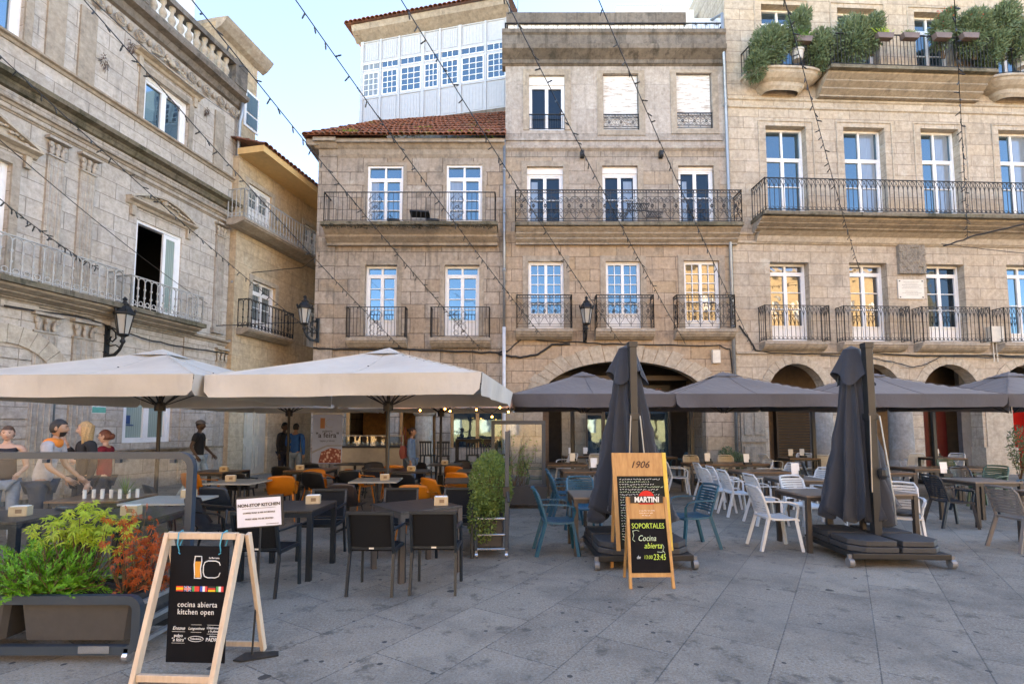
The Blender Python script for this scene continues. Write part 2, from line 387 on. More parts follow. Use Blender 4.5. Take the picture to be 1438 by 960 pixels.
def rail(parent, pts, z0, z1, style, m, sp=.12, r=.011, name='railing', deco=None):
    b = MB()
    def P(seg, s, t):
        a, c = seg; L = (Vector(c) - Vector(a)).length; return (a[0] + (c[0] - a[0]) * s / L, a[1] + (c[1] - a[1]) * s / L, z0 + t)
    H = z1 - z0
    for i in range(len(pts) - 1):
        seg = (pts[i], pts[i + 1]); L = (Vector(seg[1]) - Vector(seg[0])).length
        b.bar(P(seg, 0, H), P(seg, L, H), .045, .022); b.bar(P(seg, 0, .05), P(seg, L, .05), .022, .018)
        for s in (0, L): b.bar(P(seg, s, 0), P(seg, s, H + .02), .026, .026)
        def line(pp, rr=r, n=4): b.tube([P(seg, s, t) for s, t in pp], rr, n)
        if style == 'plain':
            n = max(1, round(L / sp))
            for k in range(1, n): line([(L * k / n, .05), (L * k / n, H)])
            if deco and i == 1:
                for c in deco:
                    for sx in (-1, 1):
                        for q in range(4):
                            zc = .16 + q * (H - .2) / 4; line([(c + sx * .13 + x, zc + y) for x, y in arc(0, 0, .085, -60 if q % 2 else 40, 230 if q % 2 else 320, 10)], r * .9)
                        line([(c + sx * .02, .1), (c + sx * .24, H * .3), (c + sx * .04, H * .5), (c + sx * .24, H * .72), (c + sx * .04, H * .95)], r * .9)
                    line([(c + x, H * .5 + y) for x, y in arc(0, 0, .05, 0, 360, 8)], r * 1.3)
        elif style == 'scroll':
            line([(0, H - .11), (L, H - .11)]); line([(0, .13), (L, .13)]); n = max(1, round(L / .42)); wd = L / n
            for k in range(n + 1): line([(wd * k, .05), (wd * k, H)], r * 1.2)
            for k in range(n):
                c = wd * (k + .5); q = wd / 2
                for sx in (-1, 1):
                    for sz, zc in ((1, H * .66), (-1, H * .36)):
                        sp_ = []
                        for j in range(19):
                            a = j / 18 * 2 * math.pi * 1.35; rr = .105 * (1 - j / 22) ; sp_.append((c + sx * (q * .52) + sx * rr * math.cos(a) * -1, zc + sz * rr * math.sin(a)))
                        line(sp_, r * .85)
                    line([(c, H * .51), (c + sx * q * .35, H * .76), (c + sx * q * .9, H * .8)], r * .85); line([(c, H * .51), (c + sx * q * .35, H * .25), (c + sx * q * .9, .14)], r * .85)
                line([(c + x, H * .51 + y) for x, y in arc(0, 0, .045, 0, 360, 8)], r * 1.6)
                m_ = 4
                for j in range(m_): line([(wd * k + wd * (j + .5) / m_ + x, H - .055 + y) for x, y in arc(0, 0, .045, 0, 360, 8)], r * .7)
        elif style == 'gothic':
            n = max(1, round(L / sp)); wd = L / n; za = H * .70
            for k in range(1, n): line([(wd * k, .05), (wd * k, H - .02)], r * .95)
            for k in range(n):
                x0 = wd * k; line([(x0, za), (x0 + wd * .12, za + .1), (x0 + wd * .5, H - .1), (x0 + wd * .9, H - .03)], r * .8); line([(x0 + wd, za), (x0 + wd * .88, za + .1), (x0 + wd * .5, H - .1), (x0 + wd * .1, H - .03)], r * .8)
                line([(x0 + wd / 2 + x, .1 + y) for x, y in arc(0, 0, wd * .36, 0, 360, 8)], r * .7)
        elif style == 'arched':
            n = max(1, round(L / sp)); wd = L / n
            for k in range(n + 1):
                line([(min(L, wd * k), .0), (min(L, wd * k), H - wd * .6)], r)
                for zz in (.35, .62): line([(wd * k, H * zz - .02), (wd * k, H * zz + .03)], r * 1.9)
            for k in range(n): line([(wd * k + wd / 2 + x, H - wd * .6 + y) for x, y in arc(0, 0, wd / 2, 180, 0, 8)], r * .9)
            for k in range(n): line([(wd * k + wd / 2 + x, .11 + y) for x, y in arc(0, 0, .06, 0, 360, 8)], r * .8)
    return b.build(name, m, parent)
def tiles(name, parent, c00, c10, c11, c01, pitch, m, rows=10, amp=.055):
    """clay barrel tiles: c00-c10 eave, c01-c11 ridge"""
    c00, c10, c11, c01 = map(Vector, (c00, c10, c11, c01)); nt_ = max(2, int((c10 - c00).length / pitch)); nrm = (c10 - c00).cross(c01 - c00).normalized()
    if nrm.z < 0: nrm = -nrm
    b = MB(); rnd = random.Random(5)
    L = ((c01 - c00).length + (c11 - c10).length) / 2; rows = max(2, int(L / .34))
    for j in range(rows):
        for i in range(nt_):
            def pt(s, t): return c00.lerp(c10, s).lerp(c01.lerp(c11, s), t)
            s0, s1 = i / nt_, (i + 1) / nt_; t0, t1 = j / rows, min(1, (j + 1.18) / rows); lift = rnd.uniform(.0, .02); sk = rnd.uniform(-.1, .1) / nt_
            vs = []; fs = []
            for q, (t, hh) in enumerate(((t0, amp + .03 + lift), (t1, amp))):
                for k in range(7):
                    a = math.pi * k / 6; s = s0 + (s1 - s0) * (.5 - .56 * math.cos(a)) + (sk if q else 0)
                    vs.append(pt(s, t) + nrm * (hh * math.sin(a) + (.02 if q == 0 else 0)))
            for k in range(6): fs.append((k, k + 1, 7 + k + 1, 7 + k))
            vs2 = []
            b.add(vs, fs)
            # thickness lip at the lower end
            vs = [vs[k] for k in range(7)] + [vs[k] - nrm * .022 for k in range(7)]
            b.add(vs, [(k, k + 7, k + 8, k + 1) for k in range(6)])
    b.quad(c00, c10, c11, c01)
    for p in (): pass
    o = b.build(name, m, parent, fixn=False); return o
# ---- materials for the walls
Mf = Fac(0, 18, 0); Bf = Fac(0, 18.05, 0); Rf = Fac(7.92, 18.0, 2.5); Lf = Fac(-13, 0, 78.24); L2f = Fac(-12.75, 0, 78.24)
def zM(py, px=870, out=0): return Mf.uv(px, py, out)[1]
SM = stone('granite_middle_house', (.53, .41, .305), (.49, .375, .28), (.2, .15, .115), .92, .46, .013, .4, ledges=((zM(330), 1.2, .5), (zM(210), .5, .5), (zM(468), .5, .45)), irr=.05, warm=(.42, .30, .18))
SM2 = stone('granite_middle_floor_grey', (.46, .40, .34), (.43, .37, .315), (.2, .165, .13), 1.05, .5, .012, .58, ledges=((zM(210), .5, .5),), irr=.05, warm=(.42, .31, .2))
SMT = stone('granite_render_top_floor', (.49, .44, .39), (.475, .425, .375), (.30, .27, .24), 1.5, .95, .006, .42, ledges=((zM(87), .7, .6), (zM(188), .5, .4)), warm=(.36, .29, .23), warmf=.3)
SB = stone('granite_left_house', (.48, .415, .35), (.465, .395, .325), (.15, .12, .10), 1.0, .5, .015, .68, ledges=((zM(335), 1.4, .6), (zM(213), .5, .4), (zM(487), .4, .5)), irr=.06, warm=(.34, .24, .15))
SR = stone('granite_right_house', (.56, .48, .39), (.53, .455, .37), (.27, .22, .18), 1.15, .42, .011, .32, ledges=((Rf.uv(1240, 325)[1], .8, .3), (Rf.uv(1240, 120)[1], .8, .35)), warm=(.46, .35, .23), warmf=.45)
SL = stone('granite_town_house_left', (.60, .54, .47), (.57, .51, .44), (.28, .245, .21), .8, .42, .010, .26, ledges=((Lf.uv(170, 215)[1], .9, .4),), warm=(.37, .30, .23), warmf=.3)
STRIM = stone('dressed_granite', (.43, .37, .30), (.40, .345, .28), (.28, .24, .2), 2.1, 3.0, .004, .45, warm=(.40, .31, .22))
STRIML = stone('dressed_granite_pale', (.53, .46, .375), (.50, .435, .35), (.33, .28, .22), 2.4, 3.0, .004, .2, warm=(.46, .36, .25))
SMOSS = stone('mossy_granite', (.20, .17, .13), (.25, .21, .16), (.12, .1, .08), 1.6, 3.0, .006, .95, dirtc=(.022, .022, .014), warm=(.12, .115, .06), warmf=.55)
SDARK = stone('weathered_dark_granite', (.19, .165, .14), (.24, .21, .18), (.1, .09, .08), 1.9, 3.0, .006, .8, dirtc=(.03, .028, .024), warm=(.2, .15, .11))
MOCHRE = mat('ochre_render', (.62, .43, .22), .9, var=.15, vs=1.5, bump=.3, bs=40, dirt=.45, dirtc=(.28, .2, .13), ds=1.3)
MSOFF = mat('ochre_soffit', (.66, .42, .18), .85, var=.08)
MTILE, n = newmat('clay_roof_tiles'); o = n.obj()
c = n.mix(n.rng(n.noise(o, 2.6, 6), .3, .7), (.34, .115, .06), (.22, .085, .05)); c = n.mix(n.rng(n.noise(o, 5, 8, .75), .50, .62, 0, .75), c, (.045, .036, .026))
c = n.mix(n.rng(n.noise(o, .9, 8, .7), .56, .66, 0, .7), c, (.17, .15, .04)); n.out('Base Color', c); n.out('Roughness', .9); n.bump(n.noise(o, 30), .3, .01)
MPLASTER = mat('white_plaster', (.72, .70, .66), .9, var=.06, dirt=.4, dirtc=(.4, .37, .33), ds=1.5)
MGALL = mat('grey_white_painted_timber', (.42, .44, .46), .55, var=.06, dirt=.25, dirtc=(.45, .46, .46), ds=3)
MSHUT, n = newmat('peeling_white_roller_shutter'); o = n.obj()
v = n.noise(n.scaled(o, (1.1, 1, 9)), 2.2, 9, .75); c = n.mix(n.rng(v, .5, .62), (.70, .68, .64), (.33, .26, .20))
sl_ = n.math('FRACT', n.math('DIVIDE', n.n('SeparateXYZ', i_0=o).outputs[2], .055)); n.out('Base Color', c); n.out('Roughness', .85); n.bump(n.math('ADD', n.math('SINE', n.math('MULTIPLY', sl_, 3.14)), v), .7, .012)

# ---- ground: one sheet of large granite slabs laid diagonally
MPAVE, n = newmat('granite_paving'); o = n.obj()
mp = n.n('Mapping', i_Vector=o, i_Rotation=(0, 0, R(-57)), i_Location=(.2, .13, 0)).outputs[0]
br = n.n('TexBrick', i_Vector=mp, i_Color1=(.195, .153, .108, 1), i_Color2=(.31, .25, .182, 1), i_Mortar=(.07, .058, .045, 1), i_Scale=1, i_Mortar_Size=.006, i_Mortar_Smooth=.4, i_Brick_Width=1.15, i_Row_Height=.62, offset=.45)
c = br.outputs[0]
c = n.mix(n.rng(n.noise(o, 48, 6, .9), .47, .60, 0, .8), c, (.36, .35, .33)); c = n.mix(n.rng(n.noise(o, 60, 6, .9), .53, .63, 0, .9), c, (.03, .03, .03))
c = n.mix(n.rng(n.noise(o, 1.1, 8, .7), .45, .68, 0, .6), c, (.07, .066, .06)); c = n.mix(n.rng(n.noise(o, 3.6, 9, .75), .55, .64, 0, .7), c, (.05, .046, .04)); c = n.mix(n.rng(n.noise(o, .5, 6, .6), .5, .7, 0, .4), c, (.27, .25, .22))
vo = n.n('TexVoronoi', i_Vector=n.n('VectorMath', operation='ADD', i_0=o, i_1=n.n('VectorMath', operation='SCALE', i_0=n.n('TexNoise', i_Vector=o, i_Scale=14.0, i_Detail=4).outputs[1], i_3=.06).outputs[0]).outputs[0], i_Scale=2.1, i_Randomness=1.0)
c = n.mix(n.math('MULTIPLY', n.math('LESS_THAN', vo.outputs['Distance'], .085), n.rng(n.n('SeparateColor', i_0=vo.outputs['Color']).outputs[0], .25, .6, 0, .95)), c, (.035, .032, .03))
vo2 = n.n('TexVoronoi', i_Vector=o, i_Scale=5.5, i_Randomness=1.0); c = n.mix(n.math('MULTIPLY', n.math('LESS_THAN', vo2.outputs['Distance'], .11), n.math('GREATER_THAN', n.n('SeparateColor', i_0=vo2.outputs['Color']).outputs[1], .45)), c, (.05, .048, .045))
n.out('Base Color', c); n.out('Roughness', n.rng(n.noise(o, 2), .3, .7, .62, .85)); n.out('Specular IOR Level', .4)
n.bump(n.math('ADD', n.math('MULTIPLY', br.outputs[1], -1.6), n.math('MULTIPLY', n.noise(o, 120, 5, .8), .5)), .5, .006)
b = MB(); b.grid(lambda s, t: (-150 + 300 * s, -120 + 300 * t, 0), 6, 6); tag(b.build('plaza_paving', MPAVE, None, fixn=False), kind='structure')

# ================================================================= middle house (M)
hM = empty('town_house', (0, 18, 0), 0, 'granite house over the wide shallow arch, with two closed roller shutters upstairs', 'building')
uL, uR = -.24, 7.88
zc = zM(87); zc_t = zM(52)
op3 = [Mf.rect(743, 106, 793, 183), Mf.rect(847, 104, 897, 183), Mf.rect(950, 103, 1000, 181)]
op2 = [Mf.rect(740, 234, 791, 314), Mf.rect(846, 233, 896, 314), Mf.rect(953, 233, 1003, 314)]
op1 = [Mf.rect(742, 367, 792, 463), Mf.rect(851, 367, 900, 463), Mf.rect(961, 366, 1011, 463)]
zstr = zM(209)
AC = ((Mf.uv(762, 545)[0] + Mf.uv(990, 545)[0]) / 2, (Mf.uv(990, 545)[0] - Mf.uv(762, 545)[0]) / 2)
wall('upper_wall', SMT, uL, uR, zstr, zc, op3, hM, depth=0)
wall('middle_floor_wall', SM2, uL, uR, zM(325), zstr, op2, hM, depth=0)
wall('wall', SM, uL, uR, 0, zM(325), op1 + [(AC[0] - AC[1], AC[0] + AC[1], 0, 2.75)], hM, depth=0, arches=[(AC[0], AC[1], 2.75, zM(507) - 2.75)])
wall('light_blocking_shell', SM, uL + .002, uR - .002, 0, zc, [], hM, depth=9, y0=3.9)  # inner shell behind the passage; its front face serves to block light
b = MB(); b.quad((uL, 0, 3.99), (uL, 0, zc), (uL, 9, zc), (uL, 9, 3.99)); b.quad((uR, 0, 0), (uR, 0, zc), (uR, 9, zc), (uR, 9, 0)); b.box(uL, uR, .36, 3.9, 4.35, 4.5); b.quad((uL, 0, 0), (uL, 0, 4.3), (uL, 4, 4.3), (uL, 4, 0))
b.build('party_wall', SM, hM)
b = MB(); b.quad((uL, .0, zc), (uR, 0, zc), (uR, 9, zc), (uL, 9, zc)); b.build('terrace', SDARK, hM)
# voussoirs of the arch: a proud ring
b = MB(); n_ = 21
for k in range(n_):
    a0, a1 = math.pi * (k + .03) / n_, math.pi * (k + .97) / n_
    def ap(a, e): return (AC[0] - (AC[1] + e) * math.cos(a), 2.75 + (zM(507) - 2.75 + e) * math.sin(a))
    q = [ap(a0, 0), ap(a1, 0), ap(a1, .5 + .06 * (k % 3)), ap(a0, .5 + .06 * (k % 3))]
    b.prism(q, lambda x, z: (x, -.022 - .004 * (k % 2), z), lambda x, z: (x, .0, z))
b.build('arch_stones', STRIML, hM)
# cornice, string course, attic and terrace rail
b = MB(); H = zc_t - zc
b.prof([(0, zc - .18), (-.1, zc - .12), (-.12, zc), (-.28, zc + H * .12), (-.42, zc + H * .22), (-.44, zc + H * .38), (-.36, zc + H * .44), (-.34, zc + H * .8), (-.40, zc + H * .86), (-.40, zc + H), (.3, zc + H), (.3, zc - .18)], uL - .12, uR - .1); b.build('cornice', SDARK, hM)
b = MB(); b.prof([(0, zstr - .1), (-.1, zstr - .02), (-.12, zstr + .07), (-.04, zstr + .1), (0, zstr + .12)], uL, uR - .15); b.prof([(0, zM(198)), (-.05, zM(198)), (-.05, zM(193)), (0, zM(193))], uL, uR - .2); b.build('string_course', SMT, hM)
za, zb_ = zc_t, zM(18, out=-.5)
b = MB(); b.box(uL + .1, 6.6, .55, .8, za - .05, zM(34, out=-.5)); b.build('attic_wall', MPLASTER, hM)
b = MB(); b.box(uL + .02, 6.65, .48, .9, zM(34, out=-.5), zb_); b.build('attic_coping', SDARK, hM)
b = MB(); b.box(5.0, 7.6, 2.2, 5.5, za, zM(14, out=-2.2)); b.build('rooftop_room', MPLASTER, hM)
r_ = rail(hM, [(uL, 0), (uL, -.25), (uR - .15, -.25), (uR - .15, 0)], za, zM(33, out=.25), 'plain', MIRON, sp=.16, r=.008, name='terrace_railing')
b = MB()
for k in range(20):
    cx = .1 + k * .39
    for t in range(4): b.tube([(cx + .09 * math.cos(R(45 * t)), -.25, za + .28 + .09 * math.sin(R(45 * t))), (cx - .09 * math.cos(R(45 * t)), -.25, za + .28 - .09 * math.sin(R(45 * t)))], .007, 3)
b.build('rosette', MIRON, hM)
MFROST = mat('frosted_screen', (.5, .58, .66), .3, var=.05)
b = MB(); b.box(6.75, 7.85, .1, .13, za, zM(26, out=-.1)); b.build('terrace_screen', MFROST, hM)
# top floor
window(hM, op3[0], y=.14, glass=MGLASSD, rows=(1,), surround=STRIM, box=.32, sw=.22)
for q in (1, 2):
    r = op3[q]; b = MB(); b.box(r[0] + .03, r[1] - .03, .1, .14, r[2] + .02, r[3] - .02); w_ = b.build('roller_shutter', MSHUT, hM)
    s = MB(); e = .22; s.box(r[0] - e, r[0], -.03, 0, r[2] - .2, r[3] + .12); s.box(r[1], r[1] + e, -.03, 0, r[2] - .2, r[3] + .12); s.box(r[0], r[1], -.03, 0, r[3], r[3] + .12); s.box(r[0], r[1], -.03, 0, r[2] - .2, r[2]); s.build('surround', STRIM, w_)
for q, r in enumerate(op3):
    st = 'plain' if q == 0 else 'scroll'
    rail(hM, [(r[0], .03), (r[1], .03)], r[2] + .02, r[2] + .62, st, MIRON, sp=.09, r=.008, name='window_guard')
# second floor
for q, r in enumerate(op2): window(hM, r, y=.16, glass=MGLASSD, rows=(1, 1), surround=STRIM, box=.24 if q < 2 else .1, sw=.2, fr=.07)
zs2 = zM(312, out=.6)
u_a, u_b = Mf.rect(724, 290, 1044, 300, .62)[:2]
sl2 = slab(hM, u_a - .02, u_b, zs2, .66, SMOSS, .62)
rail(sl2, [(u_a, 0), (u_a, -.6), (u_b - .05, -.6), (u_b - .05, 0)], zs2, zM(267, out=.6), 'scroll', MIRON, r=.012)
# first floor
for q, r in enumerate(op1):
    window(hM, r, y=.12, cols=2, rows=(1,) * (6 if q == 2 else 5), panel=.55 if q != 2 else .3, glass=MGLASSY if q == 2 else MGLASS, surround=STRIM, st=.05, sw=.2)
for (xa, xb) in ((726, 803), (838, 918), (951, 1032)):
    ua, ub = Mf.rect(xa, 430, xb, 440, .38)[:2]; zt = zM(461, out=.38)
    s_ = slab(hM, ua - .03, ub + .03, zt, .42, STRIM, .34, levels=2)
    rail(s_, [(ua, 0), (ua, -.38), (ub, -.38), (ub, 0)], zt + .02, zM(414, out=.38), 'scroll', MIRON, r=.010)
# black metal lettering frame hung on the second-floor railing (letters not readable)
b = MB(); rnd = random.Random(3)
for (x0, y0, x1, y1, nn) in ((868, 307, 878, 299, 5), (880, 296, 908, 286, 12), (908, 305, 926, 297, 9)):
    for k in range(nn):
        u, z = Mf.uv(x0 + (x1 - x0) * k / (nn - 1), y0 - 1, .66); u2, z2 = Mf.uv(x0 + (x1 - x0) * k / (nn - 1) + 4, y1, .66)
        b.bar((u, -.66, z), (u2, -.66, z2), .035, .02, (0, 1, 0))
    for yy in (y0, y1): p = Mf.uv(x0, yy, .66); q_ = Mf.uv(x1 + 4, yy, .66); b.bar((p[0], -.66, p[1]), (q_[0], -.66, q_[1]), .03, .03)
ltr = b.build('sign_rack', mat('black_metal', (.012, .012, .012), .5), None); ltr.location = (0, 18, 0)
tag(ltr, 'black slatted metal rack hung on the long scrollwork balcony railing', 'metal rack')
# passage behind the arch
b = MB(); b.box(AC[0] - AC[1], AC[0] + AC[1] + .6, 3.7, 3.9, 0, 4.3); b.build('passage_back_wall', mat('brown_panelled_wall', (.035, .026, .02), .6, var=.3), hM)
stone('passage_sandstone', (.42, .36, .27), (.38, .33, .25), (.25, .2, .15), .6, .5, .01, .1)
for x0, x1 in ((789, 802), (807, 823)):
    ua, ub = Mf.rect(x0, 600, x1, 610, -2.0)[:2]; b = MB(); b.box(ua, ub, 2.0, 2.3, 0, 3.4); b.build('passage_pier', MATS['passage_sandstone'], hM)
b = MB(); b.box(AC[0] - AC[1] + .2, AC[0] + AC[1] + .3, 1.2, 1.35, 3.42, 3.6); b.build('passage_beam', mat('brown_beam', (.09, .065, .045), .6), hM)
sg = MB(); sg.box(3.9, 6.2, 2.0, 2.06, 2.85, 3.3); sgo = sg.build('shop_sign', mat('black_sign_board', (.012, .011, .011), .4), hM)
text('SOPORTALES', .27, face_M((5.05, 1.985, 3.06), (1, 0, 0), (0, 0, 1)), mat('dim_red_letters', (.30, .08, .05), .5), sgo)
b = MB(); ua, ub = Mf.rect(823, 600, 847, 610, -1.5)[:2]; z0, z1 = .5, 2.2
b.box(ua, ub, 1.5, 1.56, z1 - .08, z1); b.box(ua, ub, 1.5, 1.56, z0, z0 + .08); b.box(ua, ua + .06, 1.5, 1.56, z0 + .08, z1 - .08); b.box(ub - .06, ub, 1.5, 1.56, z0 + .08, z1 - .08)
wn = b.build('bar_window', mat('dark_frame', (.03, .028, .025), .4), hM)
b = MB(); b.box(ua + .02, ub - .02, 1.53, 1.54, z0, z1); b.build('pane', MGLASS, wn)
b = MB(); b.box(4.4, 4.5, 2.4, 2.5, 0, 2.8); b.box(5.4, 5.5, 2.4, 2.5, 0, 2.8); b.box(6.2, 6.3, 2.4, 2.5, 0, 2.8); b.box(3.6, 3.7, 2.4, 2.5, 0, 2.8); b.box(3.6, 6.3, 2.4, 2.5, 2.7, 2.8)
b.build('shopfront_frame', mat('dark_frame', (.03, .028, .025), .4), hM)
b = MB(); b.box(3.7, 6.2, 2.44, 2.45, 0, 2.7); b.build('shopfront_glass', MGLASS, hM)
b = MB(); b.box(-.15, .9, .9, 1.0, 0, 2.6); b.box(1.05, 1.35, .9, 1.0, 0, 2.6); b.build('passage_door', wood('brown_door', (.10, .05, .025), (.16, .085, .045)), hM)
# drain pipes
def pipe(parent, pts, r, m=None, name='drainpipe', cl=()):
    b = MB(); b.tube(pts, r, 8)
    for z in cl: b.tube([(pts[-1][0], pts[-1][1], z - .04), (pts[-1][0], pts[-1][1], z + .04)], r * 1.35, 8)
    return b.build(name, m or MZINC, parent, smooth=True)
pipe(hM, [(7.35, .3, zM(24)), (7.7, -.28, zM(28)), (7.72, -.28, zM(90)), (7.8, -.12, zM(100)), (7.8, -.12, zM(262)), (7.8, -.1, 0)], .055, cl=(zM(150), zM(340), zM(460)))
pipe(hM, [(-.28, -.1, zM(198)), (-.28, -.1, zM(460))], .05, cl=(zM(240), zM(300), zM(380)))
pipe(hM, [(-.28, -.12, zM(460)), (-.28, -.12, .1)], .065, mat('white_pipe', (.6, .62, .64), .5))
b = MB(); b.box(7.05, 7.32, -.14, 0, zM(510), zM(492)); b.build('junction_box', mat('cream_box', (.62, .58, .5), .5), hM)
# pole + aerial on the roof
b = MB(); b.tube([(5.9, 1.5, zc), (5.9, 1.5, zc + 3.4)], .16, 10); b.build('roof_vent_pipe', mat('cream_box', (.62, .58, .5), .5), hM)
an = MB(); an.tube([(0, 0, 0), (0, 0, 2.6)], .02, 5); an.tube([(-.4, 0, 2.2), (.4, .1, 2.25)], .012, 4)
for k in range(6): an.tube([(-.35 + k * .14, -.25, 2.22), (-.35 + k * .14, .25, 2.22)], .008, 3)
ao = an.build('roof_aerial', MZINC, None); ao.location = (.22, 18.5, zc_t); tag(ao, 'thin metal aerial above the left end of the roof terrace railing', 'aerial')
# ================================================================= left-hand corner house (B) with timber gallery
hB = empty('corner_house', (0, 18.05, 0), 0, 'narrow granite corner house with a mossy clay tiled roof and one mossy long balcony', 'building')
def zB(py, px=570, out=0): return Bf.uv(px, py, out)[1]
uL, uR = Bf.uv(447, 350)[0], -.245
p2 = [Bf.rect(516, 233, 566, 312), Bf.rect(627, 232, 677, 312)]
p1 = [Bf.rect(512, 372, 557, 472), Bf.rect(624, 372, 673, 472)]
GO = [Bf.rect(484, 560, 545, 600), Bf.rect(560, 560, 612, 600), Bf.rect(632, 560, 712, 600)]
g = [(GO[0][0], GO[0][1], 1.05, 2.75), (GO[1][0], GO[1][1], .12, 2.75), (GO[2][0], GO[2][1] - .1, .95, 2.75)]
zt = zB(205)
wall('wall', SB, uL, uR, 0, zt, p2 + p1 + g, hB, depth=11, thick=.5)
b = MB()
b.box(uL - .06, uL + .62, -.05, .0, 0, zB(213)); b.build('corner_pilaster', SB, hB)
P = [(0, zB(222)), (-.06, zB(218)), (-.1, zB(212)), (-.16, zB(210)), (-.3, zB(203)), (-.34, zB(200, out=.3)), (-.34, zB(195, out=.3)), (0, zB(195, out=.3))]
b = MB(); b.prof(P, uL - .05, uR - .02); b.prof([(y - .08, z + .01) for y, z in P[2:]] + [(0, P[2][1])], uL - .16, uL + .66)
b.box(uL - .45, uL, -.3, 11, P[-1][1] - .22, P[-1][1]); b.build('cornice', STRIM, hB)
ze = P[-1][1] + .02
tiles('roof', hB, (uL - .5, -.5, ze), (uR + .02, -.5, ze), (uR + .02, 2.0, ze + 2.45), (uL + 1.9, .9, ze + 1.35), .2, MTILE)
tiles('roof', hB, (uL - .5, 8, ze), (uL - .5, -.5, ze), (uL + 1.9, .9, ze + 1.35), (uL + 1.9, 8, ze + 1.35), .2, MTILE)
# ferns and moss on the roof
MMOSS = leafmat('roof_weeds', (.28, .30, .03), (.16, .22, .03))
def leaves(b, c, rad, n, ln, wd, rnd, up=.3, droop=0, shell=0):
    for _ in range(n):
        while 1:
            p = Vector((rnd.uniform(-1, 1), rnd.uniform(-1, 1), rnd.uniform(-1, 1)))
            if shell < p.length < 1: break
        p = Vector((c[0] + p.x * rad[0], c[1] + p.y * rad[1], c[2] + p.z * rad[2])); out = (p - Vector(c)); out.normalize() if out.length > 1e-5 else None
        d = (out + Vector((rnd.gauss(0, .6), rnd.gauss(0, .6), rnd.gauss(0, .6) + up))).normalized(); s = d.cross(Vector((rnd.gauss(0, 1), rnd.gauss(0, 1), rnd.gauss(0, 1)))).normalized()
        L = ln * rnd.uniform(.6, 1.3); W = wd * rnd.uniform(.7, 1.2); q = p + d * L; q.z -= droop * L; mid = p.lerp(q, .45) + Vector((0, 0, droop * L * .3))
        b.add([p, mid + s * W, q, mid - s * W], [(0, 1, 2, 3)])
b = MB(); rnd = random.Random(7)
for k in range(26):
    s = rnd.uniform(.25, 1); leaves(b, (uL + 1 + s * 5.2, -.35 + rnd.random() * .3, ze + .1 + rnd.random() * .1), (.14, .12, .06), 22, .09, .02, rnd, 1)
leaves(b, (-3.2, .1, ze + .5), (.5, .15, .08), 260, .12, .03, rnd, 1); leaves(b, (-5.9, -.4, ze + .12), (.35, .1, .06), 120, .14, .015, rnd, 1.5)
wd_ = b.build('roof_weeds', MMOSS, None, fixn=False); wd_.location = (0, 18.05, 0); tag(wd_, 'yellow green moss and small ferns growing on the clay tiled roof', 'plant', kind='stuff')
for r in p2: window(hB, r, y=.05, rows=(1, 1, 1, 1), trans=.42, surround=STRIM, fr=.07, sw=.13, so=.015)
for r in p1: window(hB, r, y=.2, rows=(1, 1, 1, 1), trans=.26, panel=.55, surround=STRIM, fr=.08, sw=.17)
zz = zB(312, out=.7); ua, ub = Bf.rect(455, 290, 695, 300, .7)[:2]
s2 = slab(hB, ua - .1, ub + .1, zz, .8, SMOSS, .62, levels=2)
deco = [(Bf.uv(x, 290, .7)[0] - ua) for x in (527, 642)]
rail(s2, [(ua, 0), (ua, -.7), (ub, -.7), (ub, 0)], zz + .02, zB(270, out=.7), 'plain', MIRON, sp=.16, r=.010, deco=deco)
for xa, xb in ((487, 569), (605, 687)):
    ua, ub = Bf.rect(xa, 430, xb, 440, .35)[:2]; z1 = zB(474, out=.35)
    s1 = slab(hB, ua - .02, ub + .04, z1, .38, STRIM, .3, levels=1)
    rail(s1, [(ua, 0), (ua, -.35), (ub, -.35), (ub, 0)], z1 + .02, zB(431, out=.35), 'plain', MIRON, sp=.12, r=.010, deco=[(ub - ua) * .5])
# floodlights standing on the balcony
for k, (px, py, big) in enumerate(((590, 300, 1), (553, 311, 0), (608, 313, 0))):
    p = Bf.uv(px, py, .45); b = MB(); s = .34 if big else .22; zc0 = p[1] if big else zz + .16
    b.bar((p[0] - s, -.45, zc0 + .0), (p[0] + s, -.5, zc0 - .05), .3 if big else .2, .06, (0, .4, 1)); b.tube([(p[0] - s, -.42, zc0), (p[0] - s, -.42, zz + .02), (p[0] + s, -.42, zz + .02), (p[0] + s, -.42, zc0)], .014, 5)
    o = b.build('floodlight', mat('black_metal', (.012, .012, .012), .5), None); o.location = (0, 18.05, 0)
    tag(o, ['large flat black floodlight standing between the two upper doors of the corner house', 'small black floodlight low on the mossy balcony, left of the large one', 'small black floodlight low on the mossy balcony, right of the large one'][k], 'floodlight')
# ground floor: bar windows in wooden frames coloured as if lit, column, counter
MWOODL = wood('timber_with_lit_colour', (.40, .20, .07), (.55, .30, .12))  # warm lamp light is put into the wood colour
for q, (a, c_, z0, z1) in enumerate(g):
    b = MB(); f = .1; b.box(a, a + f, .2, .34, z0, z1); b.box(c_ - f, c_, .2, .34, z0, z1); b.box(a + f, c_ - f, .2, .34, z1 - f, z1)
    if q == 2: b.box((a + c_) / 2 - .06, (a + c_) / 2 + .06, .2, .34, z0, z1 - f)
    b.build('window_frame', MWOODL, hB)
b = MB(); b.box(uL + .3, uR - .1, 5.0, 5.1, 0, 3.2); b.build('bar_back_wall', mat('wall_with_lit_colour', (.55, .30, .12), .8, var=.3), hB)  # orange of the wall stands for lamp light; no lamp inside
b = MB(); b.box(uL + .3, uR - .1, .5, 5.1, 3.1, 3.2); b.box(uL + .3, uR - .1, .5, 5.0, -.02, .02); b.build('bar_ceiling', mat('bar_ceiling', (.3, .2, .1), .8), hB)
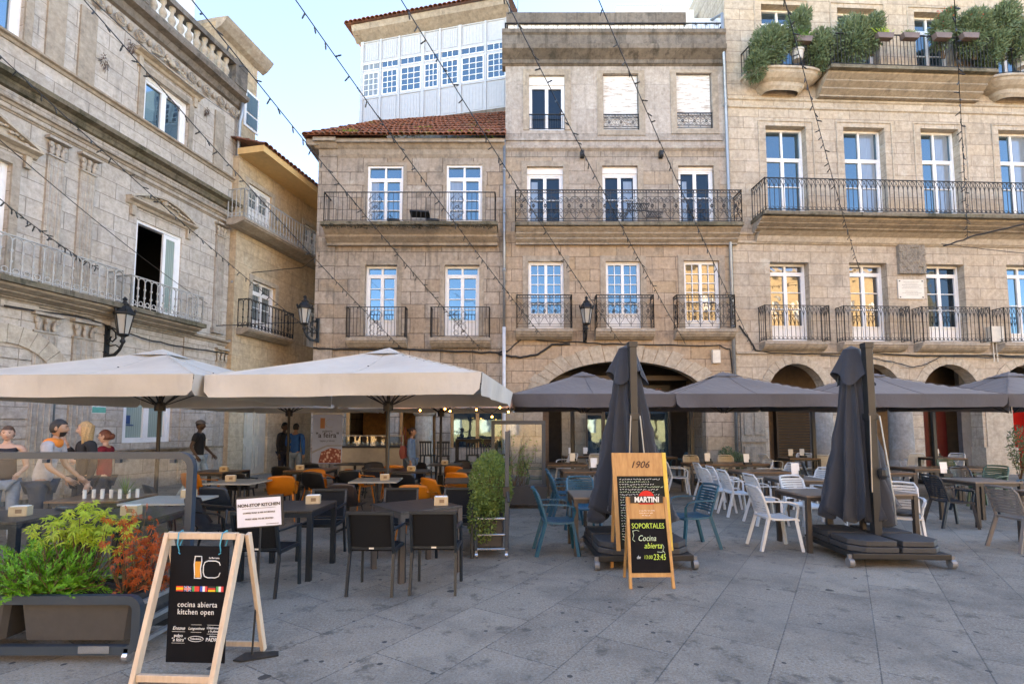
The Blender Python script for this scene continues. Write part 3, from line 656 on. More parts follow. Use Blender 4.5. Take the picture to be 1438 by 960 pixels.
b = MB(); b.box(g[2][0] + .1, g[2][1] - .1, .26, .27, .95, 2.7); b.build('window_glass', MGLASS, hB)
rnd = random.Random(2)
b = MB(); b.lathe([(.42, .12), (.42, .3), (.34, .4), (.32, 1.0), (.30, 2.05), (.36, 2.1), (.42, 2.2), (.42, 2.4)], 20, (Bf.uv(594, 600, .2)[0], .0, 0)); b.build('stone_column', STRIML, hB, smooth=False)
ct = empty('serving_counter', (0, 18.05, 0), 0, 'stainless steel serving counter with glass display case under the bar window', 'counter')
a = Bf.uv(478, 640, .9)[0]; c_ = Bf.uv(566, 640, .9)[0]
MST = mat('brushed_steel', (.34, .33, .32), .32, metal=.9, var=.1)
b = MB(); b.box(a, c_, -.9, -.2, .05, .98); b.build('cabinet', MST, ct, bevel=.01)
b = MB(); b.box(a - .03, c_ + .03, -.95, -.15, .98, 1.04); b.build('worktop', mat('dark_frame', (.03, .028, .025), .4), ct)
MGL = glassmat('clear_glass', (.93, .96, .96), .93)
b = MB(); b.box(a, c_, -.85, -.83, 1.04, 1.38); b.box(a, c_, -.85, -.3, 1.38, 1.39); b.build('display_glass', MGL, ct)
b = MB(); b.box(a, c_, -.87, -.85, 1.36, 1.40); b.box(a, a + .03, -.87, -.85, 1.04, 1.36); b.box(c_ - .03, c_, -.87, -.85, 1.04, 1.36); b.build('display_frame', MST, ct)
b = MB()
for k in range(12): x = a + .15 + k * (c_ - a - .3) / 11; b.lathe([(.06, 1.05), (.09, 1.12), (.085, 1.12), (.05, 1.07)], 10, (x, -.55, 0)); b.ball((x, -.55, 1.12), .05, 6)
b.build('tapas_dish', [mat('food_dish', (.55, .42, .28), .5, var=.4, vs=12)], ct)
# gallery on the roof
gR = Vector((-.2, 20.0, 0)); GA = -12.4
Gf = Fac(gR.x, gR.y, GA)
def zG(px, py): return Gf.uv(px, py)[1]
gb = empty('gallery', (gR.x, gR.y, 0), R(GA)); gb.parent = None
gb.name = 'attic_gallery'; tag(gb, 'grey white timber gallery storey with small-paned windows above the clay roof', 'building')
u0 = Gf.uv(508, 130)[0]; u1 = .02; zlo, zhi = zG(606, 178) , zG(606, 42)
zw0, zw1 = zG(650, 117), zG(650, 82); zt0, zt1 = zG(650, 78), zG(650, 69); zbase = zlo + .35
b = MB(); b.box(u0, u1, 0, 5, zbase, zhi); b.build('wall', MGALL, gb)
b = MB(); b.box(u0 - .12, u1, -.1, 5, zlo - 2, zbase); b.build('plinth', SDARK, gb)
xs = [510, 535, 561, 594, 618, 646, 682, 708]; us = [Gf.uv(x, 90)[0] for x in xs]; us[0] = u0; us[-1] = u1
b = MB()
for k, u in enumerate(us): w_ = .07 if k in (0, 3, 5, 7) else .04; b.box(u - w_, u + w_, -.05, 0, zbase, zhi)
for z in (zbase + .04, zw0 - .05, zw1 + .03, zt1 + .05, zhi - .06): b.box(u0, u1, -.03, 0, z - .045, z + .045)
b.build('timber_frame', MGALL, gb)
for k in range(7):
    for (a0, a1) in ((zbase + .12, zw0 - .14), (zt1 + .14, zhi - .16)):
        l, r = us[k] + .14, us[k + 1] - .14; n4 = 6; b = MB()
        b.box(l, r, -.015, 0, a0, a1)
        for j in range(n4 + 1): x = l + (r - l) * j / n4; b.box(x - .006, x + .006, -.024, -.015, a0, a1)
        b.build('timber_panel', MGALL, gb)
for k in range(7):
    l, r = us[k] + .07, us[k + 1] - .07
    f = MB(); rows = 4; cols = 3
    f.box(l, l + .05, -.03, .0, zw0, zw1); f.box(r - .05, r, -.03, .0, zw0, zw1); f.box(l + .05, r - .05, -.03, 0, zw0, zw0 + .05); f.box(l + .05, r - .05, -.03, 0, zw1 - .05, zw1)
    f.box(l, r, -.028, 0, zt0 - .02, zt0 + .02); f.box(l, r, -.028, 0, zt1 - .02, zt1 + .02)
    for j in range(1, cols): x = l + .05 + (r - l - .1) * j / cols; f.box(x - .014, x + .014, -.028, 0, zw0 + .05, zw1 - .05); f.box(x - .012, x + .012, -.028, 0, zt0, zt1)
    for j in range(1, rows): z = zw0 + .05 + (zw1 - zw0 - .1) * j / rows; f.box(l + .05, r - .05, -.0275, 0, z - .014, z + .014)
    wdw = f.build('window', MWHITE, gb)
    f = MB(); f.box(l + .02, r - .02, -.012, -.006, zw0 + .02, zw1 - .02); f.box(l + .02, r - .02, -.012, -.006, zt0, zt1); f.build('pane', MGLASSC if k == 0 else MGLASS, wdw)
b = MB(); ztop = zG(600, 24)
b.prof([(0, zhi - .08), (-.12, zhi), (-.3, zhi + .12), (-.42, zhi + .2), (-.5, zhi + .42), (0, zhi + .42)], u0 - .3, u1 + .1); b.box(u0 - .3, u0, -.3, 5, zhi + .1, zhi + .42); b.build('cornice', STRIM, gb)
tiles('roof', gb, (u0 - .55, -.62, zhi + .44), (u1 + .2, -.62, zhi + .44), (u1 + .2, 2.8, zhi + 1.7), (u0 + 1, 2.8, zhi + 1.7), .2, MTILE)
tiles('roof', gb, (u0 - .55, 5, zhi + .44), (u0 - .55, -.62, zhi + .44), (u0 + 1, 2.8, zhi + 1.7), (u0 + 1, 5, zhi + 1.7), .2, MTILE)

# ================================================================= right-hand house (R)
hR = empty('arcade_house', (Rf.o.x, Rf.o.y, 0), Rf.a, 'wide pale granite house on round arches with plants crowding its top balconies', 'building')
def zR(py, px=1240, out=0): return Rf.uv(px, py, out)[1]
uL, uR = .0, 13.5; ztop = 20
q1 = [Rf.rect(1083, 368, 1138, 478), Rf.rect(1195, 369, 1248, 479), Rf.rect(1303, 371, 1357, 479), Rf.rect(1417, 372, 1471, 480)]
q2 = [Rf.rect(1077, 177, 1134, 297), Rf.rect(1187, 179, 1245, 299), Rf.rect(1296, 181, 1350, 300), Rf.rect(1406, 183, 1462, 301)]
z3 = zR(92, out=.5)
q3 = [(a, c, z3 + .05, zR(t)) for (a, c, _, _), t in ((Rf.rect(1070, 12, 1126, 80), 12), (Rf.rect(1177, 13, 1233, 80), 13), (Rf.rect(1285, 15, 1337, 80), 15), (Rf.rect(1396, 16, 1446, 80), 16))]
ar = [(Rf.uv(x, 520)[0], Rf.uv(x + 41, 520)[0] - Rf.uv(x, 520)[0]) for x in (1118, 1226, 1334, 1442)]
zsp, zcr = 2.72, zR(511)
wall('wall', SR, uL, uR, 0, ztop, q1 + q2 + q3 + [(a - h, a + h, 0, zsp) for a, h in ar], hR, depth=0, thick=.45, arches=[(a, h, zsp, zcr - zsp) for a, h in ar])
b = MB(); b.quad((uL, 0, 0), (uL, 0, ztop), (uL, 9, ztop), (uL, 9, 0)); b.quad((uR, 0, 0), (uR, 0, ztop), (uR, 9, ztop), (uR, 9, 0)); b.quad((uL, 0, ztop), (uR, 0, ztop), (uR, 9, ztop), (uL, 9, ztop)); b.box(uL + .01, uR - .01, .46, 4, 4.45, 4.6); b.quad((uL, 9, 0), (uR, 9, 0), (uR, 9, ztop), (uL, 9, ztop))
b.build('side_wall', SR, hR)
b = MB()
for a, h in ar:
    n_ = 13
    for k in range(n_):
        a0, a1 = math.pi * (k + .02) / n_, math.pi * (k + .98) / n_
        f = lambda t, e: (a - (h + e) * math.cos(t), zsp + (zcr - zsp + e) * math.sin(t))
        b.prism([f(a0, 0), f(a1, 0), f(a1, .3), f(a0, .3)], lambda x, z: (x, -.025, z), lambda x, z: (x, 0, z))
b.build('arch_stones', STRIML, hR)
# round columns in front of the piers
for x in (1163, 1276):
    u = Rf.uv(x, 600, .1)[0]; b = MB(); b.lathe([(.5, 0), (.5, .28), (.46, .34), (.43, .42), (.385, .5), (.36, 2.5), (.42, 2.56), (.46, 2.66), (.46, 2.74)], 28, (u, .25, 0)); b.build('stone_column', stone('grey_column_granite', (.36, .36, .35), (.33, .33, .32), (.3, .3, .29), 5, .9, .004, .3, warmf=.15) if x == 1163 else MATS['grey_column_granite'], hR, smooth=False)
b = MB(); u = Rf.uv(1386, 600, .03)[0]; b.box(u, u + 1.0, -.03, .5, 0, 2.9); b.box(u - .12, u + 1.1, -.06, .5, 0, .95); b.build('pier', STRIML, hR)
# carved pier at the left end
ua, ub = Rf.uv(1041, 600, .1)[0], Rf.uv(1075, 600, .1)[0]
b = MB(); b.box(ua, ub, -.1, 0, 0, 2.4); b.box(ua - .04, ub + .04, -.16, -.1, 1.15, 1.28); b.box(ua - .04, ub + .04, -.16, -.1, 2.25, 2.4); b.box(ua + .1, (ua + ub) / 2 - .04, -.14, -.1, 1.4, 2.15); b.box((ua + ub) / 2 + .04, ub - .1, -.14, -.1, 1.4, 2.15); b.box(ua + .08, ub - .08, -.15, -.1, .15, 1.0)
b.build('carved_pilaster', stone('worn_carved_granite', (.36, .34, .30), (.32, .30, .27), (.2, .19, .17), 3, 3, .004, .55), hR)
# arcade interior
b = MB(); b.box(.05, uR, 3.6, 3.8, 0, 4.45); b.build('arcade_back_wall', mat('arcade_brown_wall', (.22, .14, .08), .8, var=.2, dirt=.3), hR)
b = MB(); ua, ub = Rf.uv(1100, 600, -3)[0], Rf.uv(1150, 600, -3)[0]
for k in range(24): b.box(ua, ub + 1.2, 3.4, 3.5, .3 + k * .115, .3 + k * .115 + .06)
b.box(ua - .08, ua, 3.35, 3.6, 0, 3.1); b.box(ub + .4, ub + .5, 3.3, 3.4, 0, 3.1); b.build('louvred_shutter', mat('dark_louvre', (.04, .03, .025), .5), hR)
MRED = mat('dark_red_door', (.13, .012, .012), .45, dirt=.2)
ua, ub = Rf.uv(1294, 600, -3)[0], Rf.uv(1338, 600, -3)[0]
dr = MB(); m_ = (ua + ub) / 2; dr.box(ua, m_ - .1, 3.3, 3.4, 0, 2.9); dr.box(m_ + .1, ub, 3.3, 3.4, 0, 2.9)
for a in (ua, m_ + .1):
    for z in (.3, 1.1, 2.0): dr.box(a + .12, a + (m_ - .1 - ua) - .12, 3.27, 3.3, z, z + .6)
dr.build('door', MRED, hR)
b = MB(); b.box(ub + .02, ub + 1.5, 2.6, 2.8, 0, 4.4); b.box(ub + .5, ub + 1.2, 2.56, 2.6, .4, 2.3); b.build('blue_grey_pillar', mat('blue_grey_render', (.23, .25, .27), .8, var=.15, dirt=.3), hR)
b = MB(); ua = Rf.uv(1429, 600, -1)[0]; b.box(ua, ua + 1.8, 1.4, 1.5, 0, 2.9); b.build('red_shopfront', mat('bright_red_panel', (.62, .02, .015), .4), hR)
# windows
for k, r in enumerate(q1):
    if k < 3: window(hR, r, glass=MGLASSY if k != 2 else MGLASSD, y=.3, rows=(1, 1, 1), trans=.26, panel=.52, surround=None, fr=.07)
    else: window(hR, r, y=.3, rows=(1, 1), trans=.26, panel=.3, fr=.07)
MCURT, _n = newmat('curtain_behind_glass'); _o = _n.obj(); _n.out('Base Color', _n.mix(_n.n('TexWave', i_Vector=_n.scaled(_o, (1, 1, .05)), i_Scale=7.0, i_Distortion=2.5).outputs[1], (.10, .13, .16), (.30, .34, .37))); _n.out('Roughness', .06); _n.out('IOR', 2.0); _n.out('Specular Tint', (.6, .85, 1, 1))
def curtain(parent, r, a, c, z0=.0, z1=1.0, y=.35):
    b = MB(); U = r[1] - r[0]; Z = r[3] - r[2]; b.box(r[0] + U * a, r[0] + U * c, y, y + .0025, r[2] + .06 + Z * z0, r[2] - .06 + Z * z1); return b.build('curtain', MCURT, parent)
for k, r in enumerate(q2):
    w_ = window(hR, r, y=.3, rows=(1, 1), trans=1.05, fr=.07)
    if k != 0: curtain(w_, r, .56, .9, .05, 1, .352)
for k, r in enumerate(p2): curtain(hB, r, (.1, .12)[k], (.3, .42)[k], .05, .8, .102)
for k, r in enumerate(op2): curtain(hM, r, (.12, .62, .15)[k], (.3, .86, .28)[k], .05, .8, .212)
for r in q3: window(hR, r, y=.3, rows=(1, 1), trans=.5, fr=.07)
for r in q2 + q3:
    b = MB(); b.box(r[0] - .28, r[0] - .24, -.03, 0, r[2], r[3] + .2); b.box(r[1] + .24, r[1] + .28, -.03, 0, r[2], r[3] + .2); b.box(r[0] - .24, r[1] + .24, -.03, 0, r[3] + .16, r[3] + .2); b.build('window_moulding', STRIML, hR)
def course(pys, out=.06): 
    b = MB()
    for y in pys: z = zR(y); b.prof([(0, z - .05), (-out, z - .02), (-out, z + .05), (0, z + .07)], uL, uR)
    return b
course((145, 156), .05).build('string_course', STRIML, hR); course((332, 344, 497), .07).build('string_course', STRIML, hR)
# second-floor long balcony
zz = zR(299, out=.9); ua = Rf.uv(1076, 300, .9)[0]; 
s = slab(hR, ua - .08, uR, zz, .95, SMOSS, .5, levels=3)
b = MB(); b.prof([(0, zz - .85), (-.12, zz - .78), (-.2, zz - .6), (-.45, zz - .5), (0, zz - .5)], ua + .05, uR); b.build('balcony_moulding', STRIML, hR)
rail(s, [(ua, 0), (ua, -.88), (uR, -.88)], zz + .02, zR(253, out=.88), 'gothic', MIRON, sp=.165, r=.011)
for xa, xb in ((1075, 1165), (1186, 1278), (1296, 1391), (1411, 1505)):
    ua, ub = Rf.rect(xa, 450, xb, 460, .42)[:2]; z1 = zR(480, out=.42)
    s = slab(hR, ua - .03, ub - .06, z1, .42, STRIM, .3, levels=2)
    rail(s, [(ua, 0), (ua, -.42), (ub, -.42), (ub, 0)], z1 + .02, zR(430, out=.42), 'gothic', MIRON, sp=.15, r=.010)
# third-floor balconies: rounded, straight, rounded
def round_balcony(u0, u1, zt, out, h):
    b = MB(); c = (u0 + u1) / 2; hw = (u1 - u0) / 2
    prof = [(1.0, 0), (1.0, -.12), (.94, -.16), (.9, -.3), (.75, -.5), (.6, -.62), (.56, -.8), (.45, -1.0)]
    n = 22; vs = []; fs = []
    for k, z in prof:
        for j in range(n + 1):
            t = math.pi * j / n; vs.append((c - hw * k * math.copysign(abs(math.cos(t)) ** .6, math.cos(t)), -out * k * math.sin(t) ** .6 if 0 < j < n else 0, zt + z * h))
    for i in range(len(prof) - 1):
        for j in range(n): a = i * (n + 1) + j; fs.append((a, a + 1, a + n + 2, a + n + 1))
    fs.append(tuple(range(n + 1))); b.add(vs, fs); s = b.build('balcony', STRIML, hR)
    pts = [(v[0], v[1]) for v in vs[:n + 1]]; pts = [(c + (x - c) * .94, y * .94) for x, y in pts][::3]
    rail(s, pts, zt + .02, zt + .95, 'plain', MIRON, sp=.14, r=.010)
    return s
zz = zR(93, out=.9)
ua, ub = Rf.rect(1050, 90, 1160, 95, .6)[:2]; round_balcony(ua, ub, zz, .8, .62)
ua2, ub2 = Rf.rect(1166, 90, 1400, 95, .9)[:2]
s = slab(hR, ua2, ub2, zz, .95, SMOSS, .7, levels=3); rail(s, [(ua2 + .05, 0), (ua2 + .05, -.88), (ub2 - .05, -.88), (ub2 - .05, 0)], zz + .02, zR(49, out=.88), 'plain', MIRON, sp=.13, r=.011)
ua3, ub3 = Rf.rect(1380, 90, 1500, 95, .6)[:2]; round_balcony(ua3 + .1, ub3, zz, .8, .62)
# coat of arms, plaque, meter box
co = empty('coat_of_arms', Rf.world(0, 0, 0), Rf.a, 'worn grey carved stone coat of arms set in the wall above the small plaque', 'coat of arms')
ua, ub, z0, z1 = Rf.rect(1259, 344, 1297, 386); b = MB(); n_ = 26
rnd = random.Random(4); cells = {}
def hgt(s, t):
    k = (int(s * 7), int(t * 8)); return cells.setdefault(k, rnd.uniform(.03, .085)) + .012 * math.sin(s * 60) * math.cos(t * 47)
b.grid(lambda s, t: (ua + (ub - ua) * s, -(.06 + hgt(min(s, .99), min(t, .99))) if .02 < s < .98 and .02 < t < .98 else 0, z0 + (z1 - z0) * t), 40, 44)
b.build('carved_shield', stone('grey_carved_stone', (.27, .26, .24), (.25, .24, .22), (.2, .2, .18), 3, 3, .003, .5), co, fixn=True)
pl = empty('wall_plaque', Rf.world(0, 0, 0), Rf.a, 'small cream marble plaque with faint engraved lines on four dark bolts', 'plaque')
ua, ub, z0, z1 = Rf.rect(1260, 393, 1296, 420); b = MB(); b.box(ua, ub, -.05, 0, z0, z1); b.build('slab', mat('cream_marble', (.62, .58, .50), .5, var=.05), pl)
b = MB()
for x in (ua + .06, ub - .06):
    for z in (z0 + .06, z1 - .06): b.box(x - .02, x + .02, -.065, -.05, z - .02, z + .02)
b.build('bolt', mat('black_metal', (.012, .012, .012), .5), pl)
ink = mat('faint_engraving', (.36, .33, .28), .7); b = MB(); rnd = random.Random(9)
for k, (hw) in enumerate((.27, .22, .34, .3, .35, .0, .22, .34, .2)):
    if hw:
        x = (ua + ub) / 2 - hw
        while x < (ua + ub) / 2 + hw: w_ = rnd.uniform(.02, .07); b.box(x, x + w_, -.053, -.05, z1 - .1 - k * .058, z1 - .08 - k * .058); x += w_ + .015
b.build('engraved_lines', ink, pl)
mb = MB(); ua, ub, z0, z1 = Rf.rect(1392, 458, 1409, 480, .2); mb.box(ua, ub, -.22, 0, z0, z1); mb.tube([((ua + ub) / 2 - .08, -.1, z0), ((ua + ub) / 2 - .08, -.1, z0 - .7)], .02, 6); mb.tube([((ua + ub) / 2 + .05, -.1, z0), ((ua + ub) / 2 + .05, -.1, z0 - .7)], .02, 6)
mo = mb.build('junction_box', mat('cream_box', (.62, .58, .5), .5), None); mo.location = Rf.world(0, 0, 0); mo.rotation_euler = (0, 0, Rf.a); tag(mo, 'pale metal junction box with two short pipes on the arcade house wall', 'junction box')

# ================================================================= town house on the left (L), seen in steep perspective
hL = empty('stone_mansion', (-13, 0, 0), Lf.a, 'ornate granite mansion with pediments, fluted pilasters and a roof balustrade along the left', 'building')
def zL(px, py, out=0): return Lf.uv(px, py, out)[1]
def uLx(px, py, out=0): return Lf.uv(px, py, out)[0]
uE = Lf.uv(330, 300)[0]; uS = 4.0
zcor = (zL(100, 166) + zL(300, 277)) / 2      # mossy ledge above first floor
zsill = (zL(100, 112) + zL(250, 203)) / 2
ztopL = (zL(240, 75) + zL(330, 130)) / 2
w3 = (uLx(201, 135), uLx(264, 175), (zL(199, 172) + zL(262, 210)) / 2, (zL(202, 105) + zL(266, 143)) / 2)
w3b = (uLx(-90, 30), uLx(33, 30), w3[2], w3[3])
d2 = (uLx(189, 370), uLx(253, 390), (zL(187, 436) + zL(250, 452)) / 2, (zL(190, 307) + zL(255, 333)) / 2)
d2b = (uLx(-110, 280), uLx(12, 280), d2[2], d2[3])
w1 = (uLx(172, 600), uLx(241, 600), zL(200, 621), 2.95)
aL = (uLx(-25, 540), 1.0)
pL = print
wall('wall', SL, uS, uE, 0, ztopL, [w3, w3b, d2, d2b, w1], hL, depth=10, thick=.4)
# mouldings
def mould(name, z, sc, m, u0=uS, u1=uE, P=((0, -.12), (-.06, -.1), (-.1, 0), (-.22, .03), (-.24, .1), (0, .14))):
    b = MB(); b.prof([(y * sc, z + q * sc) for y, q in P], u0, u1); return b.build(name, m, hL)
mould('cornice', zcor, 1.35, SMOSS); mould('string_course', zcor - .42, .5, STRIM); mould('string_course', zcor - .62, .3, STRIM); mould('string_course', zsill, .6, STRIM)
mould('string_course', d2[2] - .35, .8, STRIM); mould('string_course', 1.02, .5, STRIM)
# top cornice with roundels and balustrade
zk = zL(340, 112, .3) ; zk = (zL(285, 70, .3) + zL(335, 105, .3)) / 2
mould('top_cornice', ztopL - .05, 1.7, SDARK)
b = MB(); k = 0
uu = uS + .3
while uu < uE - .1:
    for rr, y in ((.14, .05), (.09, .07)): b.tube([(uu + rr * math.cos(R(t)), -y - .03, ztopL - .52 + rr * math.sin(R(t))) for t in range(0, 360, 24)], .022, 6, closed=True)
    b.ball((uu, -.05, ztopL - .52), .05, 6); b.ball((uu + .29, -.06, ztopL - .5), .075, 6, (1, .8, 1.4)); uu += .58
b.build('carved_roundel', STRIM, hL)
b = MB(); zb0 = ztopL + .17; b.box(uS, uE - .05, -.3, -.05, zb0, zb0 + .14); b.box(uS, uE - .05, -.34, 0, zb0 + .78, zb0 + .95); b.box(uE - .6, uE - .05, -.33, .1, zb0 + .14, zb0 + 1.0); b.box(uE - 4.2, uE - 3.8, -.32, .02, zb0 + .14, zb0 + .78); b.build('balustrade_rail', SDARK, hL)
bal0 = None; u_ = uS + .2
while u_ < uE - .7:
    if not (uE - 4.4 < u_ < uE - 3.6):
        if bal0 is None:
            b = MB(); b.lathe([(.09, 0), (.09, .05), (.05, .08), (.10, .2), (.11, .27), (.05, .42), (.045, .5), (.08, .56), (.09, .64)], 10); bal0 = b.build('baluster', STRIML, hL, smooth=True); o = bal0
        else: o = bal0.copy(); COL.objects.link(o); adopt(o, hL)
        o.location = (u_, -.18, zb0 + .14)
    u_ += .3
# mansard with green copper dome behind the balustrade
b = MB(); a0 = uLx(272, 40, -1.5); b.prism([(0, 0), (1.9, 0), (1.5, 2.6), (1.0, 3.6), (.4, 2.6)], lambda x, z: (a0 + x * 1.5, 1.2, zb0 + z), lambda x, z: (a0 + x * 1.5, 3.6, zb0 + z)); b.build('copper_roof', mat('green_copper', (.20, .32, .28), .6, var=.25, dirt=.4), hL)
b = MB(); b.box(uLx(210, 0, -1.5), a0 - .1, 1.4, 4, zb0, zb0 + 4); b.build('attic_wall', MPLASTER, hL)
# windows
window(hL, w3, y=.12, rows=(1,), fr=.1, st=.08, surround=STRIM, so=.05, glass=MGLASS); window(hL, w3b, y=.12, rows=(1,), fr=.1, st=.08, surround=STRIM, so=.05)
window(hL, d2b, y=.12, rows=(1,), fr=.1, st=.08, surround=STRIM, so=.05)
window(hL, w1, y=.1, rows=(1,), fr=.09, st=.08, glass=MGLASSG)
# open door on the first floor: dark room, one leaf folded back
b = MB(); r = d2; b.box(r[0], r[0] + .08, .05, .2, r[2], r[3]); b.box(r[1] - .1, r[1], .05, .2, r[2], r[3]); b.box(r[0] + .08, r[1] - .1, .05, .2, r[3] - .08, r[3]); dw = b.build('door_frame', MWHITE, hL)
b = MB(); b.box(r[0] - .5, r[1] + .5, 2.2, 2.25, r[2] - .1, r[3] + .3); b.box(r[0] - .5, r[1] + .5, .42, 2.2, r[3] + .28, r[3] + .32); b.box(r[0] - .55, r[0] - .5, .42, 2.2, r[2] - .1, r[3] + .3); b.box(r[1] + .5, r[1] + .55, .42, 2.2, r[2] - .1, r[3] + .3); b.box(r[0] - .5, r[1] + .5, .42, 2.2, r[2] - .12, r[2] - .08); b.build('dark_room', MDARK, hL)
b = MB(); xm = r[0] + (r[1] - r[0]) * .60; b.box(xm, xm + .09, .04, .1, r[2] + .04, r[3] - .1); b.box(r[1] - .2, r[1] - .1, .04, .1, r[2] + .04, r[3] - .1); b.box(xm + .09, r[1] - .2, .04, .1, r[3] - .2, r[3] - .1); b.box(xm + .09, r[1] - .2, .04, .1, r[2] + .04, r[2] + .2); lf = b.build('door_leaf', MWHITE, hL)
b = MB(); b.box(xm + .05, r[1] - .15, .06, .07, r[2] + .1, r[3] - .15); b.build('pane', MGLASSG, lf)
# pediments
def pediment(kind, u0, u1, z):
    b = MB(); b.prof([(0, z - .08), (-.06, z - .06), (-.1, z), (-.24, z + .04), (-.25, z + .08), (0, z + .11)], u0, u1)
    c = (u0 + u1) / 2; h = (u1 - u0) / 2; n = 14
    if kind == 'seg': P = [(u0 + (u1 - u0) * k / n, z + .1 + .34 * math.sin(math.pi * k / n) ** .9) for k in range(n + 1)]
    elif kind == 'tri': P = [(u0, z + .12), (c, z + .58), (u1, z + .12)]
    else: P = []
    for i in range(len(P) - 1): b.bar((P[i][0], -.1, P[i][1]), (P[i + 1][0], -.1, P[i + 1][1]), .2, .055, (0, 0, 1))
    if P: b.prism(P, lambda x, y: (x, -.06, y), lambda x, y: (x, 0, y))
    rnd = random.Random(int(u0 * 10))
    for k in range(18): t = k / 17; b.ball((u0 + (u1 - u0) * (.12 + .76 * t), -.12, z + .17 + .2 * math.sin(math.pi * t) + rnd.uniform(-.04, .04)), .045, 5, (1.3, .6, .8))
    b.ball((c, -.12, z + .38), .09, 6, (1, .6, 1.2))
    for x in (u0 + .12, u1 - .24): b.box(x, x + .12, -.09, 0, z - .35, z - .08)
    return b.build('pediment', STRIML, hL)
pediment('flat', w3[0] - .35, w3[1] + .35, w3[3] + .38); pediment('flat', w3b[0] - .35, w3b[1] + .35, w3[3] + .38)
pediment('seg', d2[0] - .35, d2[1] + .35, d2[3] + .38); pediment('tri', d2b[0] - .4, d2b[1] + .45, d2[3] + .38)
# fluted pilasters: first floor pairs and ground floor pairs
SLP = stone('pale_pilaster_granite', (.50, .45, .39), (.47, .42, .36), (.3, .26, .22), 3.0, .85, .006, .35, warmf=.2)
def pilaster(u, z0, z1, w=.36, cap=True):
    b = MB(); b.box(u - w / 2, u + w / 2, -.06, 0, z0, z1 - .4); b.box(u - w / 2 - .05, u + w / 2 + .05, -.13, 0, z0, z0 + .16)
    for k in range(4): x = u - w / 2 + w * (k + .5) / 4; b.tube([(x, -.06, z0 + .3), (x, -.06, z1 - .5)], .02, 6)
    b.box(u - w / 2 - .02, u + w / 2 + .02, -.1, 0, z1 - .44, z1 - .4)
    for k in range(3):
        b.ball((u + (k - 1) * w * .34, -.07, z1 - .3), .06, 6, (1, .6, 1.7)); b.ball((u + (k - 1) * w * .42, -.09, z1 - .17), .055, 6, (1.1, .6, 1.3)); b.ball((u + (k - 1) * w * .3, -.085, z1 - .23), .045, 6, (.8, .6, 1.4))
    b.box(u - w / 2 - .07, u + w / 2 + .07, -.17, 0, z1 - .06, z1); return b.build('pilaster', SLP, hL)
for px_ in (72, 118, 310): pilaster(uLx(px_, 300), d2[2] - .1, zcor - .75)
for px_ in (57, 112, 308): pilaster(uLx(px_, 540), .1, d2[2] - .55, .5)
for px_ in (72, 118, 310): 
    u = uLx(px_, 120); b = MB(); b.box(u - .2, u + .2, -.05, 0, zsill + .1, ztopL - .9); b.build('pilaster', STRIM, hL)
# rusticated ground floor courses
for (a, c_) in ((uLx(125, 540), w1[0] - .25), (w1[1] + .25, uLx(300, 540)), (uS, uLx(45, 540))):
    b = MB(); z = .12; b.box(a + .005, c_ - .005, -.02, 0, .1, d2[2] - .7)
    while z < d2[2] - .75: b.box(a, c_, -.045, -.02, z, z + .40); z += .43
    b.build('rusticated_blocks', SL, hL)
b = MB(); n_ = 16; ua = uLx(0, 540)
for k in range(n_):
    a0, a1 = math.pi * (k + .02) / n_, math.pi * (k + .98) / n_; f = lambda t, e: (ua - (1.1 + e) * math.cos(t), 2.35 + (1.1 + e) * math.sin(t))
    b.prism([f(a0, 0), f(a1, 0), f(a1, .4), f(a0, .4)], lambda x, z: (x, -.1, z), lambda x, z: (x, 0, z))
b.build('arch_stones', STRIML, hL)
b = MB(); b.prism([(ua - 1.1, 0), (ua + 1.1, 0)] + [(ua + 1.1 * math.cos(math.pi * k / 12), 2.35 + 1.1 * math.sin(math.pi * k / 12)) for k in range(13)], lambda x, z: (x, -.02, z), lambda x, z: (x, -.001, z)); b.build('arched_door', MGLASSC, hL)
# balconies
for (pa, pb, ytl) in ((-150, 172, 378), (185, 286, 418)):
    ua, ub = uLx(max(pa, -60), 378, .5) if pa < 0 else uLx(pa, 390, .5), uLx(pb, 400, .5)
    if pa < 0: ua = uS
    zt_ = d2[2] - .02; s = slab(hL, ua - .05, ub + .08, zt_, .6, SMOSS, .36, levels=2)
    b = MB(); s_ = rail(s, [(ua, 0), (ua, -.5), (ub, -.5), (ub, 0)], zt_ + .02, (zL(60, 346, .5) + zL(pb, ytl, .5)) / 2, 'arched', MIRONG, sp=.2, r=.016)
pipe(hL, [(uE - .12, -.22, ztopL - .1), (uE - .12, -.22, ztopL - .5), (uE - .12, -.14, ztopL - .8), (uE - .12, -.14, 0)], .06, cl=(8.5, 6.5, 4.5))
nb = MB(); ua, ub = uLx(127, 570), uLx(146, 570); nb.box(ua, ub, -.06, -.045, 2.0, 2.55); no_ = nb.build('notice', mat('pale_notice', (.62, .66, .62), .5), None)
nb = MB(); nb.box(ua, ub, -.064, -.0602, 2.02, 2.16); n2 = nb.build('green_strip', mat('teal_strip', (.08, .35, .28), .5), no_); no_.location = (-13, 0, 0); no_.rotation_euler = (0, 0, Lf.a); tag(no_, 'small white notice with a green strip on the mansion wall left of the window', 'notice')
nb = MB(); ua, ub = uLx(179, 590), uLx(189, 590); nb.box(ua, ub, .14, .145, 1.75, 1.98); nb.box(ua - .05, ub + .1, .14, .144, 1.70, 1.73); so_ = nb.build('window_sticker', mat('navy_sticker', (.02, .07, .18), .4), None); so_.location = (-13, 0, 0); so_.rotation_euler = (0, 0, Lf.a); tag(so_, 'small dark blue sticker inside the white framed ground floor window', 'sticker')

